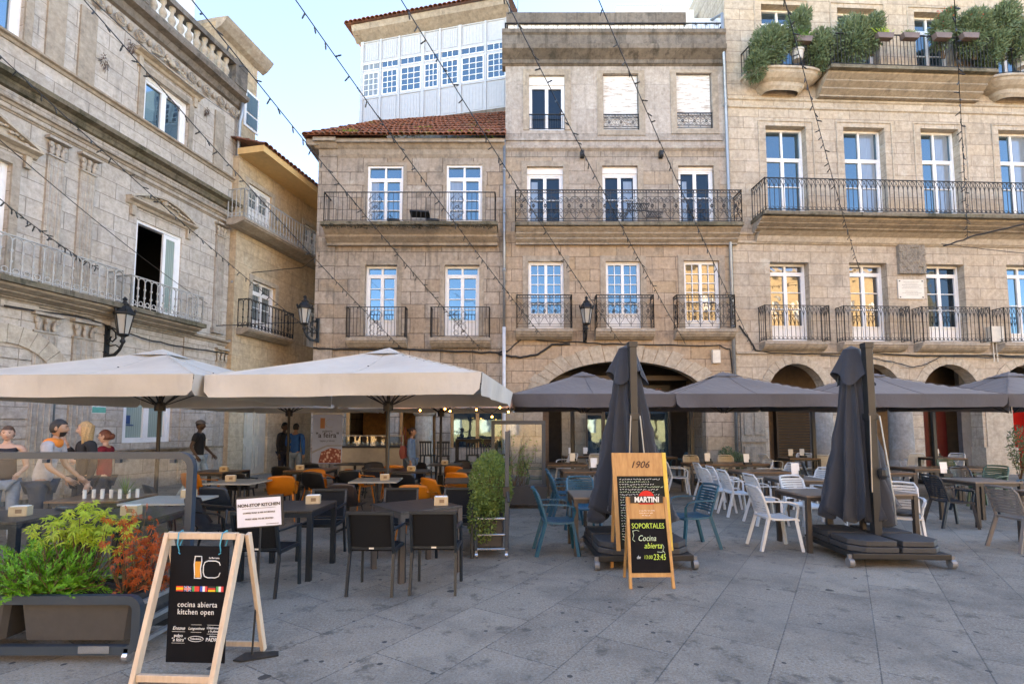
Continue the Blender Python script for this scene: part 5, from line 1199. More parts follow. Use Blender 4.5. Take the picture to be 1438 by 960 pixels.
# high table and bar stools by the bar windows
def bar_stool():
    t = empty('bar_stool', (0, 0, 0), 0, 'x', 'bar stool'); b = MB(); b.box(-.19, .19, -.19, .19, .80, .84); b.build('seat', PBK, t)
    b = MB()
    for k in range(5): b.bar((-.16 + k * .08, .18, .84), (-.16 + k * .08, .21, 1.2), .03, .02)
    b.bar((-.19, .21, 1.22), (.19, .21, 1.22), .03, .06); b.build('backrest', PBK, t)
    for sx in (-1, 1):
        for sy in (-1, 1): b = MB(); b.bar((sx * .16, sy * .16, .8), (sx * .21, sy * .21, 0), .035, .035); b.build('leg', PBK, t)
    b = MB(); b.bar((-.2, -.2, .3), (.2, -.2, .3), .02, .02); b.bar((-.2, .2, .3), (.2, .2, .3), .02, .02); b.build('foot_rail', PBK, t); return t
bs = bar_stool()
for x, y, rz, lab in ((-2.55, 15.6, 170, 'black bar stool left of the pair beside the stone column'), (-2.05, 15.3, 190, 'black bar stool right of the pair beside the stone column'), (-1.2, 15.7, 180, 'black bar stool under the left end of the high table'), (-.75, 15.7, 175, 'black bar stool under the middle of the high table'), (-.28, 15.9, 100, 'black bar stool at the right end of the high table')): place(bs, (x, y, 0), R(rz), lab, 'black bar stools at the bar windows')
ht = table('high_table', 1.3, .6, MBLKM, MBLKM, h=1.3, lw=.05); ht.location = (-1.1, 16.2, 0); ht['label'] = 'tall narrow black table in front of the warm-coloured bar window'; ht['category'] = 'high table'
# ------------------------------------------------------------------ parasols
def cloth(name, c, rough=.8):
    m, n = newmat(name); o = n.obj(); v = n.noise(o, 1.2, 5); c2 = n.mix(n.rng(v, .35, .7), c, [x * .82 for x in c]); st = n.noise(n.scaled(o, (1, 1, .3)), 5, 6); c2 = n.mix(n.rng(st, .6, .75, 0, .25), c2, [x * .5 for x in c]); n.out('Base Color', c2); n.out('Roughness', rough); n.out('Sheen Weight', .2)
    n.bump(n.math('ADD', n.noise(o, 2.5, 3), n.math('MULTIPLY', n.noise(n.scaled(o, (1, 1, .4)), 9, 4, .6), .3)), .6, .03)
    tr = n.n('BsdfTranslucent', i_Color=c2); mx = n.n('MixShader', i_0=.10); n.t.links.new(n.b.outputs[0], mx.inputs[1]); n.t.links.new(tr.outputs[0], mx.inputs[2]); n.t.links.new(mx.outputs[0], n.t.nodes['Material Output'].inputs[0]); return m
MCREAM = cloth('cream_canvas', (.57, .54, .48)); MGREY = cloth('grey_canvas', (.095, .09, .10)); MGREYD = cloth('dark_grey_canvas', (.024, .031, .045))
MPOLE = mat('dark_brown_pole', (.03, .024, .02), .45, metal=.3)
def canopy(parent, s, ze, zp, vh, m, seed, sag=.10, notch=True, und=None):
    rnd = random.Random(seed); N = 24
    def h(x, y):
        a, c = abs(x) / s, abs(y) / s; q = max(a, c); t = min(a, c) / max(q, 1e-6)
        return zp - (zp - ze) * (q ** .93) - sag * math.sin(math.pi * q) * (1 - t) * .6 
    b = MB(); b.grid(lambda i, j: ((i * 2 - 1) * s, (j * 2 - 1) * s, h((i * 2 - 1) * s, (j * 2 - 1) * s)), N, N); o = b.build('canopy', m, parent, smooth=True)
    b = MB(); s2 = .34; b.grid(lambda i, j: ((i * 2 - 1) * s2, (j * 2 - 1) * s2, zp + .03 - .15 * max(abs(i * 2 - 1), abs(j * 2 - 1))), 8, 8); b.build('vent_cap', m, o, smooth=False)
    b = MB()
    for sx, sy in ((1, 1), (1, -1), (-1, 1), (-1, -1), (1, 0), (-1, 0), (0, 1), (0, -1)): b.tube([(sx * s * t / 12, sy * s * t / 12, h(sx * s * t / 12, sy * s * t / 12) + .003) for t in range(1, 13)], .006, 4)
    b.tube([(s, s, ze + .004), (s, -s, ze + .004), (-s, -s, ze + .004), (-s, s, ze + .004)], .007, 4, closed=True); b.build('seam', m, o)
    for k in range(4):
        a = R(90 * k); ph = rnd.uniform(0, 6); am = [rnd.uniform(.015, .05) for _ in range(4)]
        def vf(i, j):
            x = (i * 2 - 1) * s; e = min(i, 1 - i); w = .7 * am[0] * math.sin(i * 7 + ph) + .5 * am[1] * math.sin(i * 13 + ph * 2) + .01 * math.sin(i * 27 + ph) - .05
            y = -s - .01 - j * (.03 + w * 1.1) ; curve = (1 - max(0, .012 - e) / .012 * .25) if notch else 1
            z = h(x, -s) * (1 - j) + (ze + .01 - vh * curve * (.96 + .03 * math.sin(i * 5 + ph) + .012 * math.sin(i * 19 + ph))) * j
            xx = x * (1 - .012 * j)
            return (xx * math.cos(a) - y * math.sin(a), xx * math.sin(a) + y * math.cos(a), z)
        b = MB(); b.grid(vf, 48, 6); b.build('valance', m, parent, smooth=True)
    for k in range(8):
        a = R(45 * k); L = s * (1.37 if k % 2 else .97); b = MB(); PP = [(L * t * math.cos(a), L * t * math.sin(a), h(L * t * math.cos(a), L * t * math.sin(a)) - .035) for t in (.04, .2, .4, .6, .8, .97)]
        for q in range(5): b.bar(PP[q], PP[q + 1], .03, .02)
        b.bar((.06 * math.cos(a), .06 * math.sin(a), ze - .35), (L * .5 * math.cos(a), L * .5 * math.sin(a), (zp + ze) / 2 - .09), .022, .018); b.build('rib', MPOLE, parent)
    return h
def cream(x, y, rz, lab, seed, s=2.03):
    t = empty('cream_parasol', (x, y, 0), R(rz), lab, 'parasol', 'large cream parasols over the left terrace')
    canopy(t, s, 2.40, 3.06, .33, MCREAM, seed, sag=.16)
    b = MB(); b.tube([(0, 0, .1), (0, 0, 3.0)], .034, 10); b.build('pole', MPOLE, t); b = MB(); b.lathe([(.09, 1.95), (.09, 2.1), (.05, 2.12)], 12); b.build('hub', MPOLE, t)
    b = MB(); b.box(-.4, .4, -.4, .4, .02, .1); b.box(-.07, .07, -.07, .07, .1, .4); b.build('base', MBLKM, t); return t
cream(-2.22, 9.2, -6, 'cream parasol in the middle, nearest the camera, its corner reaching the grey parasols', 1); cream(-6.42, 9.35, -3, 'cream parasol cut by the left edge of the picture', 2)
cream(-1.9, 13.75, 0, 'rear cream parasol hidden behind the middle one, in front of the bar windows', 3, 1.95); cream(-5.95, 13.7, 0, 'rear cream parasol behind the left one, near the ochre house', 4, 1.95)
def grey_open(x, lab, seed):
    t = empty('grey_parasol', (x, 12.85, 0), 0, lab, 'parasol', 'open dark grey parasols before the arches')
    canopy(t, 1.79, 2.37, 3.03, .30, MGREY, seed, sag=.05)
    b = MB(); b.box(-.045, .045, 2.35, 2.44, .12, 2.7); b.build('mast', mat('anthracite_mast', (.03, .033, .036), .4, metal=.3), t)
    b = MB(); b.bar((0, 2.4, 2.68), (0, .05, 2.86), .06, .08); b.build('arm', MATS['anthracite_mast'], t)
    b = MB(); b.box(-.45, .45, 1.95, 2.85, .02, .12); b.build('base', MBLKM, t)
for i, (x, lab) in enumerate(((1.78, 'open grey parasol at the left, directly in front of the wide arch'), (5.32, 'open grey parasol between the two closed parasols'), (8.93, 'open grey parasol behind the second closed parasol'), (12.5, 'open grey parasol cut by the right edge'))): grey_open(x, lab, 20 + i)
# closed cantilever parasols on weighted bases
def closed(x, y, rz, lab, seed, cx, lean, wd):
    t = empty('closed_parasol', (x, y, 0), R(rz), lab, 'parasol', 'closed cantilever parasols on weighted bases'); rnd = random.Random(seed); MM = MATS['anthracite_mast']
    b = MB(); b.box(-.045, .045, -.05, .05, .2, 2.72); b.box(-.055, .055, -.06, .06, 2.68, 2.75); b.box(-.06, .06, -.065, .065, 1.75, 1.83); b.build('mast', MM, t, bevel=.004)
    b = MB(); b.tube([(.06, -.09, 1.8), (.13, -.17, .75), (.15, -.15, .45)], .009, 6); b.tube([(-.06, -.09, 1.8), (-.13, -.17, .85)], .009, 6); b.build('strut', mat('bare_aluminium', (.26, .26, .26), .4, metal=.8), t)
    b = MB(); b.lathe([(.03, .0), (.05, .05), (.05, .12), (.02, .14)], 8, (.07, -.08, 1.0)); b.tube([(.07, -.1, 1.06), (.13, -.16, 1.02)], .01, 5); b.build('crank', MM, t)
    # gathered cloth: closed loop of deep folds hanging behind and beside the mast
    nf = 11; ph = [rnd.uniform(-.25, .25) for _ in range(nf)]; am = [rnd.uniform(.6, 1.25) for _ in range(nf)]; hem = [rnd.uniform(-.16, .14) for _ in range(nf)]
    def fn(s, q):
        a = s * 2 * math.pi; k = s * nf; i0 = int(k) % nf; i1 = (i0 + 1) % nf; f = k - int(k); f = f * f * (3 - 2 * f); A = am[i0] * (1 - f) + am[i1] * f; Hm = hem[i0] * (1 - f) + hem[i1] * f
        z = 2.62 - q * (2.12 + Hm); r0 = (.085 + .22 * q ** .8 + .09 * q * q) * wd; fw = (k - int(k)) + .12 * math.sin(q * 5 + i0); fold = 1 - 2 * abs(math.sin(math.pi * fw)) ** .75 ; r = r0 * (1 + (.12 + .30 * q) * fold * A)
        off = lean * q
        return (cx + off + r * math.cos(a) * 1.12, .16 + r * math.sin(a) * .62, z + (.05 * fold * q))
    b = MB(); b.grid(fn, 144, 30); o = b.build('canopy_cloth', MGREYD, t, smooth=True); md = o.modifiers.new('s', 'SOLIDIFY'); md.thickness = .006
    def f2(s, q):
        a = s * 2 * math.pi; r = .10 + .13 * q; fold = math.cos(a * 6 + 1); r *= 1 + .16 * fold * q
        return (cx + r * math.cos(a) * 1.05, .16 + r * math.sin(a) * .7, 2.69 - q * (.40 + .09 * math.cos(a * 3)))
    b = MB(); b.grid(f2, 60, 8); b.grid(lambda s, q: (cx + .1 * q * math.cos(s * 6.2832) * 1.05, .16 + .1 * q * math.sin(s * 6.2832) * .7, 2.69 + .05 * (1 - q)), 24, 3); b.build('vent_cap', MGREYD, o, smooth=True)
    # base
    bb = MB(); bb.box(-.56, .56, -.46, .66, .10, .17); base = bb.build('base', MBLKM, t, bevel=.01)
    MSLAB = mat('base_slab_plastic', (.035, .036, .038), .6, var=.2, bump=.2)
    for lv in range(2):
        for sx in (-1, 1):
            for sy in (-1, 1):
                s_ = MB(); x0, x1 = (.02, .54) if sx > 0 else (-.54, -.02); y0, y1 = (.12, .64) if sy > 0 else (-.44, .08); e = .012 * lv
                s_.prism([(x0 + e, y0 + e), (x1 - e - (.14 if sx > 0 and sy < 0 else 0), y0 + e), (x1 - e, y0 + e + (.14 if sx > 0 and sy < 0 else 0)), (x1 - e, y1 - e), (x0 + e, y1 - e)] if sx > 0 else [(x0 + e + (.14 if sy < 0 else 0), y0 + e), (x1 - e, y0 + e), (x1 - e, y1 - e), (x0 + e, y1 - e), (x0 + e, y0 + e + (.14 if sy < 0 else 0))],
                    lambda x, y: (x, y, .172 + lv * .072), lambda x, y: (x, y, .237 + lv * .072)); s_.build('weight_slab', MSLAB, t, bevel=.008)
    for sx in (-1, 1):
        for sy in (-1, 1):
            c = MB(); X, Y = sx * .58, (-.42 if sy < 0 else .6); c.tube([(X - .028, Y, .055), (X + .028, Y, .055)], .055, 14); c.bar((X, Y, .06), (X, Y, .15), .05, .03); c.build('caster', mat('caster_grey', (.2, .21, .22), .4, metal=.4), t)
    return t
closed(1.55, 6.55, 2, 'closed dark parasol behind the two wooden menu boards', 5, -.03, .03, 1.12)
closed(4.62, 6.62, -3, 'closed dark parasol on its own at the right, on a wide wheeled base', 8, -.10, -.02, .92)
# ------------------------------------------------------------------ planter trolleys with glass screens
MSOIL = mat('dark_soil', (.03, .02, .014), 1, bump=.8, bs=40)
MPOT = mat('plastic_trough_grey', (.04, .038, .038), .6, var=.1, dirt=.3, dirtc=(.07, .065, .06), ds=5, bump=.15)
MFRAME = mat('blue_grey_powder_coat', (.024, .040, .058), .38, var=.06, dirt=.25, dirtc=(.06, .065, .07), ds=9)
MCHR = mat('chrome', (.6, .6, .6), .25, metal=1)
L1 = leafmat('bright_green_needles', (.16, .42, .02), (.07, .26, .015), .35); L2 = leafmat('lime_leaves', (.48, .58, .05), (.26, .42, .04), .35); L3 = leafmat('rusty_orange_leaves', (.50, .10, .015), (.28, .045, .012), .3)
L4 = leafmat('muted_green_leaves', (.20, .28, .07), (.10, .17, .04), .3); L5 = leafmat('oleander_leaves', (.10, .155, .075), (.18, .24, .12), .25); L6 = leafmat('dull_red_leaves', (.14, .05, .035), (.08, .06, .03), .2)
MSTEM = mat('brown_stem', (.10, .06, .03), .9)
tr = empty('planter_barrier', (0, 0, 0), 0, 'long wheeled planter barrier with a framed glass screen at the lower left', 'planter barrier')
x0, x1, y0, y1 = -5.3, -2.66, 3.76, 4.3
b = MB()
def rrect(b, xa, xb, za, zb, y, w, d, rr):
    P = [(xa, zb)] + [(xb - rr + rr * math.sin(R(t)), zb - rr + rr * math.cos(R(t))) for t in range(0, 91, 15)] + [(xb - rr + rr * math.cos(R(t)), za + rr - rr * math.sin(R(t))) for t in range(0, 91, 15)] + [(xa, za)]
    vs = []; fs = []; n = len(P)
    for i, (x, z) in enumerate(P):
        a, c = P[max(0, i - 1)], P[min(n - 1, i + 1)]; t = Vector((c[0] - a[0], c[1] - a[1])).normalized(); nx, nz = -t.y, t.x
        for s_, yy in ((1, -1), (1, 1), (-1, 1), (-1, -1)): vs.append((x + nx * s_ * w / 2, y + yy * d / 2, z + nz * s_ * w / 2))
    for i in range(n - 1):
        for k in range(4): fs.append((i * 4 + k, i * 4 + (k + 1) % 4, i * 4 + 4 + (k + 1) % 4, i * 4 + 4 + k))
    b.add(vs, fs + [(0, 1, 2, 3), tuple(range(4 * n - 4, 4 * n))])
rrect(b, x0, x1, .085, .43, y0, .06, .05, .07); b.build('front_frame', MFRAME, tr)
b = MB(); rrect(b, x0, x1, .085, 1.42, y1, .055, .055, .10); b.build('screen_frame', MFRAME, tr)
b = MB()
for z in (.40, .26, .12): b.bar((x1 + .005, y0 + .02, z), (x1 + .005, y1 - .02, z), .028, .028)
b.build('side_bar', mat('light_steel_bar', (.35, .38, .40), .35, metal=.7), tr)
b = MB(); b.box(x0, x1 - .03, y1 - .004, y1 + .004, .45, 1.39); b.build('glass_panel', glassmat('screen_glass', (.92, .95, .95), .985), tr)
for k, (a, c) in enumerate(((-5.25, -4.27), (-4.22, -3.34 + .05), (-3.27, -2.72))):
    if k == 2: continue
for a, c in ((-5.2, -3.62), (-3.56, -2.72)):
    t_ = MB(); e = .05; n_ = 6
    def ring(z, ins): return [(a + ins + .03, y0 + .035 + ins * .3), (c - ins - .03, y0 + .035 + ins * .3), (c - ins, y0 + .065 + ins * .3), (c - ins, y1 - .06), (a + ins, y1 - .06), (a + ins, y0 + .065 + ins * .3)]
    A, B_ = ring(.42, .0), ring(.13, .045)
    for i in range(6): j = (i + 1) % 6; t_.quad((*B_[i], .13), (*B_[j], .13), (*A[j], .44), (*A[i], .44))
    t_.add([(*p, .13) for p in B_], [(0, 1, 2, 3, 4, 5)]); tp = t_.build('trough', MPOT, tr, bevel=.006)
    s_ = MB(); s_.grid(lambda s, t: (a + .02 + (c - a - .04) * s, y0 + .07 + (y1 - y0 - .14) * t, .41 + .015 * math.sin(s * 31) * math.cos(t * 17)), 24, 8); s_.build('soil', MSOIL, tp)
b = MB(); b.box(-3.05, -2.83, y0 - .032, y0 - .027, .085 - .015, .085 + .035); b.build('metal_plate', MCHR, tr)
def caster(b, X, Y): b.tube([(X - .018, Y, .04), (X + .018, Y, .04)], .04, 14); b.bar((X, Y, .05), (X, Y, .1), .03, .05)
for X in (-2.72, -5.0):
    for Y in (y0, y1): b = MB(); caster(b, X, Y); b.build('caster', MCHR, tr)
for X in (-4.55, -3.85, -3.25, -2.8): b = MB(); b.bar((X - .02, y1 - .03, 1.375), (X + .02, y1 - .03, 1.375), .03, .03); b.build('clamp', MFRAME, tr)
# plants in the barrier
def sprig(b, p, d, L, n, ln, wd, rnd, droop=.0):
    p = Vector(p); d = Vector(d).normalized(); s = d.orthogonal().normalized()
    for k in range(n):
        t = k / n; q = p + d * L * t - Vector((0, 0, droop * t * t * L)); a = rnd.uniform(0, 6.28); o = (s * math.cos(a) + d.cross(s) * math.sin(a)); dd = (o + d * .9).normalized(); sd_ = dd.cross(d).normalized() * wd; e = q + dd * ln * (1 - .5 * t)
        b.add([q, q.lerp(e, .5) + sd_, e, q.lerp(e, .5) - sd_], [(0, 1, 2, 3)])
rnd = random.Random(11)
def plant(name, label, loc, fol, fm, stem=None, grp=None, cat='plant'):
    t = empty(name, loc, 0, label, cat, grp); fol.build('foliage', fm, t, fixn=False)
    if stem: stem.build('stem', MSTEM, t, fixn=False)
    return t
b = MB(); st = MB()
for k in range(330):
    a = rnd.uniform(0, 6.28); el = rnd.uniform(.25, 1.4); base = Vector((rnd.gauss(0, .13), rnd.gauss(0, .07), 0)); d = Vector((math.cos(a) * math.cos(el) * 1.5, math.sin(a) * math.cos(el) * .7, math.sin(el))); L = rnd.uniform(.28, .56)
    sprig(b, base, d, L, 46, .048, .0045, rnd, .25)
    st.tube([base, base + d.normalized() * L * .6], .003, 3)
plant('feathery_shrub', 'bright green feathery shrub in the middle of the barrier trough', (-3.52, 3.93, .43), b, L1, st)
def palmate(b, c, r, rnd, nrm=None):
    n = Vector((rnd.gauss(0, .5), rnd.gauss(0, .5) - .5, 1)).normalized() if nrm is None else nrm; u = n.orthogonal().normalized(); v = n.cross(u); a0 = rnd.uniform(0, 6)
    for k in range(7):
        a = a0 + k * .75; d = u * math.cos(a) + v * math.sin(a); s = n.cross(d) * r * .14; c = Vector(c); dr = Vector((0, 0, -r * .25)); b.add([c, c + d * r * .5 + s, c + d * r + dr, c + d * r * .5 - s], [(0, 1, 2, 3)])
b = MB(); st = MB()
for k in range(210):
    c = Vector((rnd.gauss(0, .19), rnd.gauss(0, .08), rnd.uniform(.34, .62) + .02)); c.z -= abs(c.x) * .4; palmate(b, c, rnd.uniform(.035, .062), rnd)
    if k % 5 == 0: st.tube([(c.x * .2, c.y * .2, 0), (c.x * .7, c.y * .7, c.z * .5), c], [.006, .004, .002], 4)
plant('lime_maple', 'lime green maple-leaved plant rising behind the feathery shrub', (-3.36, 4.1, .42), b, L2, st)
b = MB(); st = MB()
for k in range(260):
    c = Vector((rnd.gauss(.04, .10), rnd.gauss(0, .09), abs(rnd.gauss(.16, .18)) + .02)); c.x += .14 - c.z * .25; palmate(b, c, rnd.uniform(.022, .042), rnd, Vector((rnd.gauss(0, 1), -1 + rnd.gauss(0, .6), rnd.gauss(-.2, .5))).normalized())
    if k % 5 == 0: st.tube([(c.x * .3, c.y * .3, 0), (c.x * .8, c.y * .6, c.z * .5), c], [.006, .004, .002], 4)
plant('rusty_maple', 'withered rusty orange maple at the right end of the barrier trough', (-2.95, 4.02, .42), b, L3, st)
b = MB(); leaves(b, (0, 0, .2), (.5, .16, .2), 1500, .07, .012, rnd, .5); plant('low_shrub', 'dull red and green shrub at the left end of the barrier trough', (-4.5, 4.05, .42), b, L6)
b = MB()
for k in range(60): a = rnd.uniform(0, 6.28); sprig(b, (0, 0, 0), (math.cos(a) * .8, math.sin(a) * .6, rnd.uniform(.1, .8)), .3, 22, .05, .006, rnd, .3)
plant('trailing_greenery', 'small dark green tuft low at the left of the barrier trough', (-4.05, 3.95, .41), b, L4)
# second trolley, seen end-on
t2 = empty('planter_trolley', (0, 0, 0), 0, 'upright bushy planter trolley on wheels seen end-on between the two terraces', 'planter barrier')
xa, xb, ya, yb = -.47, -.06, 6.62, 8.3
b = MB(); b.box(xb - .03, xb + .02, ya, ya + .05, .1, 1.60); b.box(xb - .03, xb + .02, yb, yb + .05, .1, 1.60); b.box(xb - .03, xb + .02, ya + .05, yb, 1.56, 1.60); b.build('screen_frame', MFRAME, t2, bevel=.004)
b = MB(); b.box(xb - .01, xb - .002, ya + .05, yb, .55, 1.56); b.build('glass_panel', MATS['screen_glass'], t2)
b = MB()
for x in (xa, xb - .035): b.box(x, x + .035, ya + .002, ya + .04, .1, .52); b.box(x, x + .035, yb - .04, yb, .1, .52)
b.build('frame', MFRAME, t2)
b = MB()
for z in (.50, .30, .12): b.tube([(xa + .03, ya - .01, z), (xb - .03, ya - .01, z)], .014, 8)
b.build('cross_bar', MCHR, t2)
b = MB(); b.box(xa + .03, xb - .06, ya + .06, yb - .05, .13, .50); tp = b.build('trough', MPOT, t2, bevel=.01)
b = MB(); b.box(xa + .05, xb - .08, ya + .08, yb - .07, .49, .505); b.build('soil', MSOIL, tp)
for x in (xa + .02, xb - .01):
    for y in (ya + .02, yb - .02): b = MB(); caster(b, x, y); b.build('caster', MCHR, t2)
b = MB(); b.box(xb - .05, xb + .03, ya - .06, ya + .0, .78, .9); b.tube([(xb, ya - .05, .84), (xb + .02, ya - .12, .72)], .02, 6); b.build('latch', MBLKM, t2)
b = MB(); leaves(b, (-.03, .6, .80), (.30, .85, .50), 7500, .04, .012, rnd, .3, shell=.35); leaves(b, (-.10, -.02, .5), (.2, .2, .36), 2200, .04, .012, rnd, -.2)
st = MB()
for k in range(26): a = rnd.uniform(0, 6.28); q = Vector((.2 * math.cos(a), .5 + .6 * math.sin(a), 1.0)); st.tube([(rnd.uniform(-.1, .1), .5, .45), q], [.01, .003], 4)
plant('dense_bush', 'dense speckled green bush overflowing the end-on planter trolley', (-.27, 6.75, .02), b, L4, st)
b = MB()
for k in range(70): a = rnd.uniform(0, 6.28); sprig(b, (rnd.gauss(0, .05), 0, 0), (math.cos(a) * .6, math.sin(a) * .8, rnd.uniform(.4, 1.6)), rnd.uniform(.25, .5), 26, .07, .006, rnd, .35)
plant('arching_grass', 'dark arching leaves above the dense bush', (-.25, 7.6, .95), b, leafmat('dark_green_blades', (.03, .11, .02), (.06, .16, .03)))
# far glass screen with a thin bush
fs = empty('glass_screen', (0, 0, 0), 0, 'framed glass screen standing behind the planter trolley at the edge of the grey terrace', 'glass screen')
fa, fb, fy = onY(690, 600, 11).x, onY(766, 600, 11).x, 11
b = MB(); b.box(fa, fb, fy, fy + .06, 1.72, 1.80); b.box(fb - .08, fb, fy, fy + .06, .1, 1.72); b.box(fa, fa + .07, fy, fy + .06, .1, 1.72); b.box(fa + .07, fb - .08, fy, fy + .06, .1, .2); b.build('frame', MFRAME, fs)
b = MB(); b.box(fa + .07, fb - .08, fy + .025, fy + .035, .2, 1.72); b.build('glass_panel', glassmat('hazy_glass', (.82, .88, .9), .975, .04), fs)
b = MB(); b.box(fa, fb, fy - .4, fy - .02, .1, .45); b.build('trough', MPOT, fs)
b = MB(); st = MB()
for k in range(16):
    a = Vector((rnd.gauss(0, .1), rnd.gauss(0, .05), 0)); e = Vector((rnd.gauss(0, .28), rnd.gauss(0, .1), rnd.uniform(.5, 1.15))); st.tube([a, a.lerp(e, .5) + Vector((rnd.gauss(0, .05), 0, 0)), e], [.008, .005, .002], 4)
    for j in range(26): p = a.lerp(e, rnd.uniform(.3, 1)); leaves(b, p, (.03, .03, .03), 1, .06, .014, rnd, .2)
plant('sparse_shrub', 'thin twiggy shrub beside the post of the end-on planter trolley', (.12, 10.8, .42), b, L4, st)
# bushes by the pier
for i, (px, Y, h_, lab) in enumerate(((1020, 17.3, 1.0, 'small weedy shrub against the granite right of the wide arch'), (1032, 17.6, .8, 'second small shrub close to the grey drainpipe at the wall foot'), (1428, 15.5, 1.7, 'thin dark shrub beside the bright red shopfront'))):
    p = onY(px, 600, Y); b = MB(); st = MB(); leaves(b, (0, 0, h_ * .6), (.28, .2, h_ * .42), 700, .08, .02, rnd, .4)
    for k in range(7): st.tube([(0, 0, 0), (rnd.gauss(0, .15), rnd.gauss(0, .1), h_ * .8)], [.012, .003], 4)
    plant('wall_shrub', lab, (p.x, Y, 0), b, L5, st)
# ------------------------------------------------------------------ balcony garden
def rb(u, y, z): return Rf.world(u, y, z)
BG = [(1222, 45, .55, .8, 'narrow oleander right of the large one on the straight top balcony'), (1062, 95, .5, .6, 'low oleander foliage spilling over the left end of the rounded balcony'), (1390, 70, .6, .8, 'oleander filling the gap before the right rounded balcony'), (1079, 66, .95, 1.0, 'oleander bush at the left corner of the rounded top balcony'), (1118, 36, .62, .72, 'tall oleander behind the small hanging trough on the rounded balcony'), (1150, 70, .62, .95, 'oleander filling the right side of the rounded balcony'), (1196, 55, .98, 1.15, 'large oleander at the left end of the straight top balcony'), (1322, 35, .5, .5, 'flowering oleander above the hanging troughs'), (1366, 40, 1.0, .95, 'wide oleander with a few red flowers at the right end of the straight balcony'), (1405, 28, 1.0, .7, 'oleander crown reaching the right rounded balcony'), (1432, 58, .6, .8, 'oleander at the right edge of the picture')]
for i, (px, py, sx, sz, lab) in enumerate(BG):
    u, z = Rf.uv(px, py, .6); zb = z3; b = MB(); st = MB(); H_ = z - zb
    leaves(b, (0, 0, H_ * .9), (.68 * sx, .42, .85 * sz), int(3000 * sx * sz) + 700, .15, .02, rnd, .25, shell=.2); leaves(b, (.2, -.05, H_ + .25), (.42 * sx, .3, .5 * sz), int(1200 * sx), .15, .02, rnd, .5); leaves(b, (-.25 * sx, -.1, H_ * .5), (.4 * sx, .3, .45 * sz), int(900 * sx), .15, .02, rnd, .1)
    for k in range(7): st.tube([(rnd.gauss(0, .05), 0, .25), (rnd.gauss(0, .2), rnd.gauss(0, .1), H_ * .8 + .2)], [.02, .006], 5)
    t = plant('oleander', lab, rb(u, -.6, zb), b, L5, st, 'oleanders on the top balconies')
    if i in (3, 4, 10):
        pt = MB(); pt.lathe([(.16, 0), (.21, .3), (.23, .3), (.23, .36), (.19, .36), (.18, .3)], 16); pt.build('flower_pot', mat('pale_grey_pot', (.48, .47, .44), .8, dirt=.3), t)
    if i in (7, 8):
        f = MB(); leaves(f, (0, -.1, H_ + .1), (.4, .35, .4), 70, .045, .03, rnd); tag(f.build('flowers', mat('red_flowers', (.45, .07, .04), .7), t, fixn=False), kind='stuff')
MTROUGH = mat('brown_hanging_trough', (.14, .10, .09), .6, var=.15)
for i, (px, pl, lab) in enumerate(((1130, L2, 'hanging trough with upright green leaves on the rounded balcony rail'), (1240, L2, 'first hanging trough on the straight rail with arching grass'), (1276, L4, 'second hanging trough on the straight rail with short grass'), (1321, L5, 'third hanging trough on the straight rail with red flowers'), (1359, L5, 'fourth hanging trough on the straight rail under the wide oleander'))):
    u, z = Rf.uv(px, 52, .95); t = empty('hanging_trough', rb(u, -1.0 if i else -.85, z - .14), Rf.a, lab, 'planter', 'hanging troughs on the top balcony rails')
    b = MB(); b.prism([(-.26, 0), (.26, 0), (.31, .2), (-.31, .2)], lambda x, z: (x, -.1, z), lambda x, z: (x, .1, z)); b.build('trough', MTROUGH, t, bevel=.006)
    f = MB()
    for k in range(36 if i != 0 else 60): a = rnd.uniform(0, 6.28); L = rnd.uniform(.15, .42 if i < 2 else .25); p = Vector((rnd.uniform(-.24, .24), 0, .2)); d = Vector((math.cos(a) * .5, math.sin(a) * .4, 1)).normalized(); e = p + d * L + Vector((math.cos(a) * L * .3, 0, -L * .15)); s = Vector((.012, 0, 0)); f.add([p - s, p + s, p.lerp(e, .6) + s + Vector((0, 0, .04)), e], [(0, 1, 2, 3)])
    f.build('foliage', L1 if i == 0 else pl, t, fixn=False)
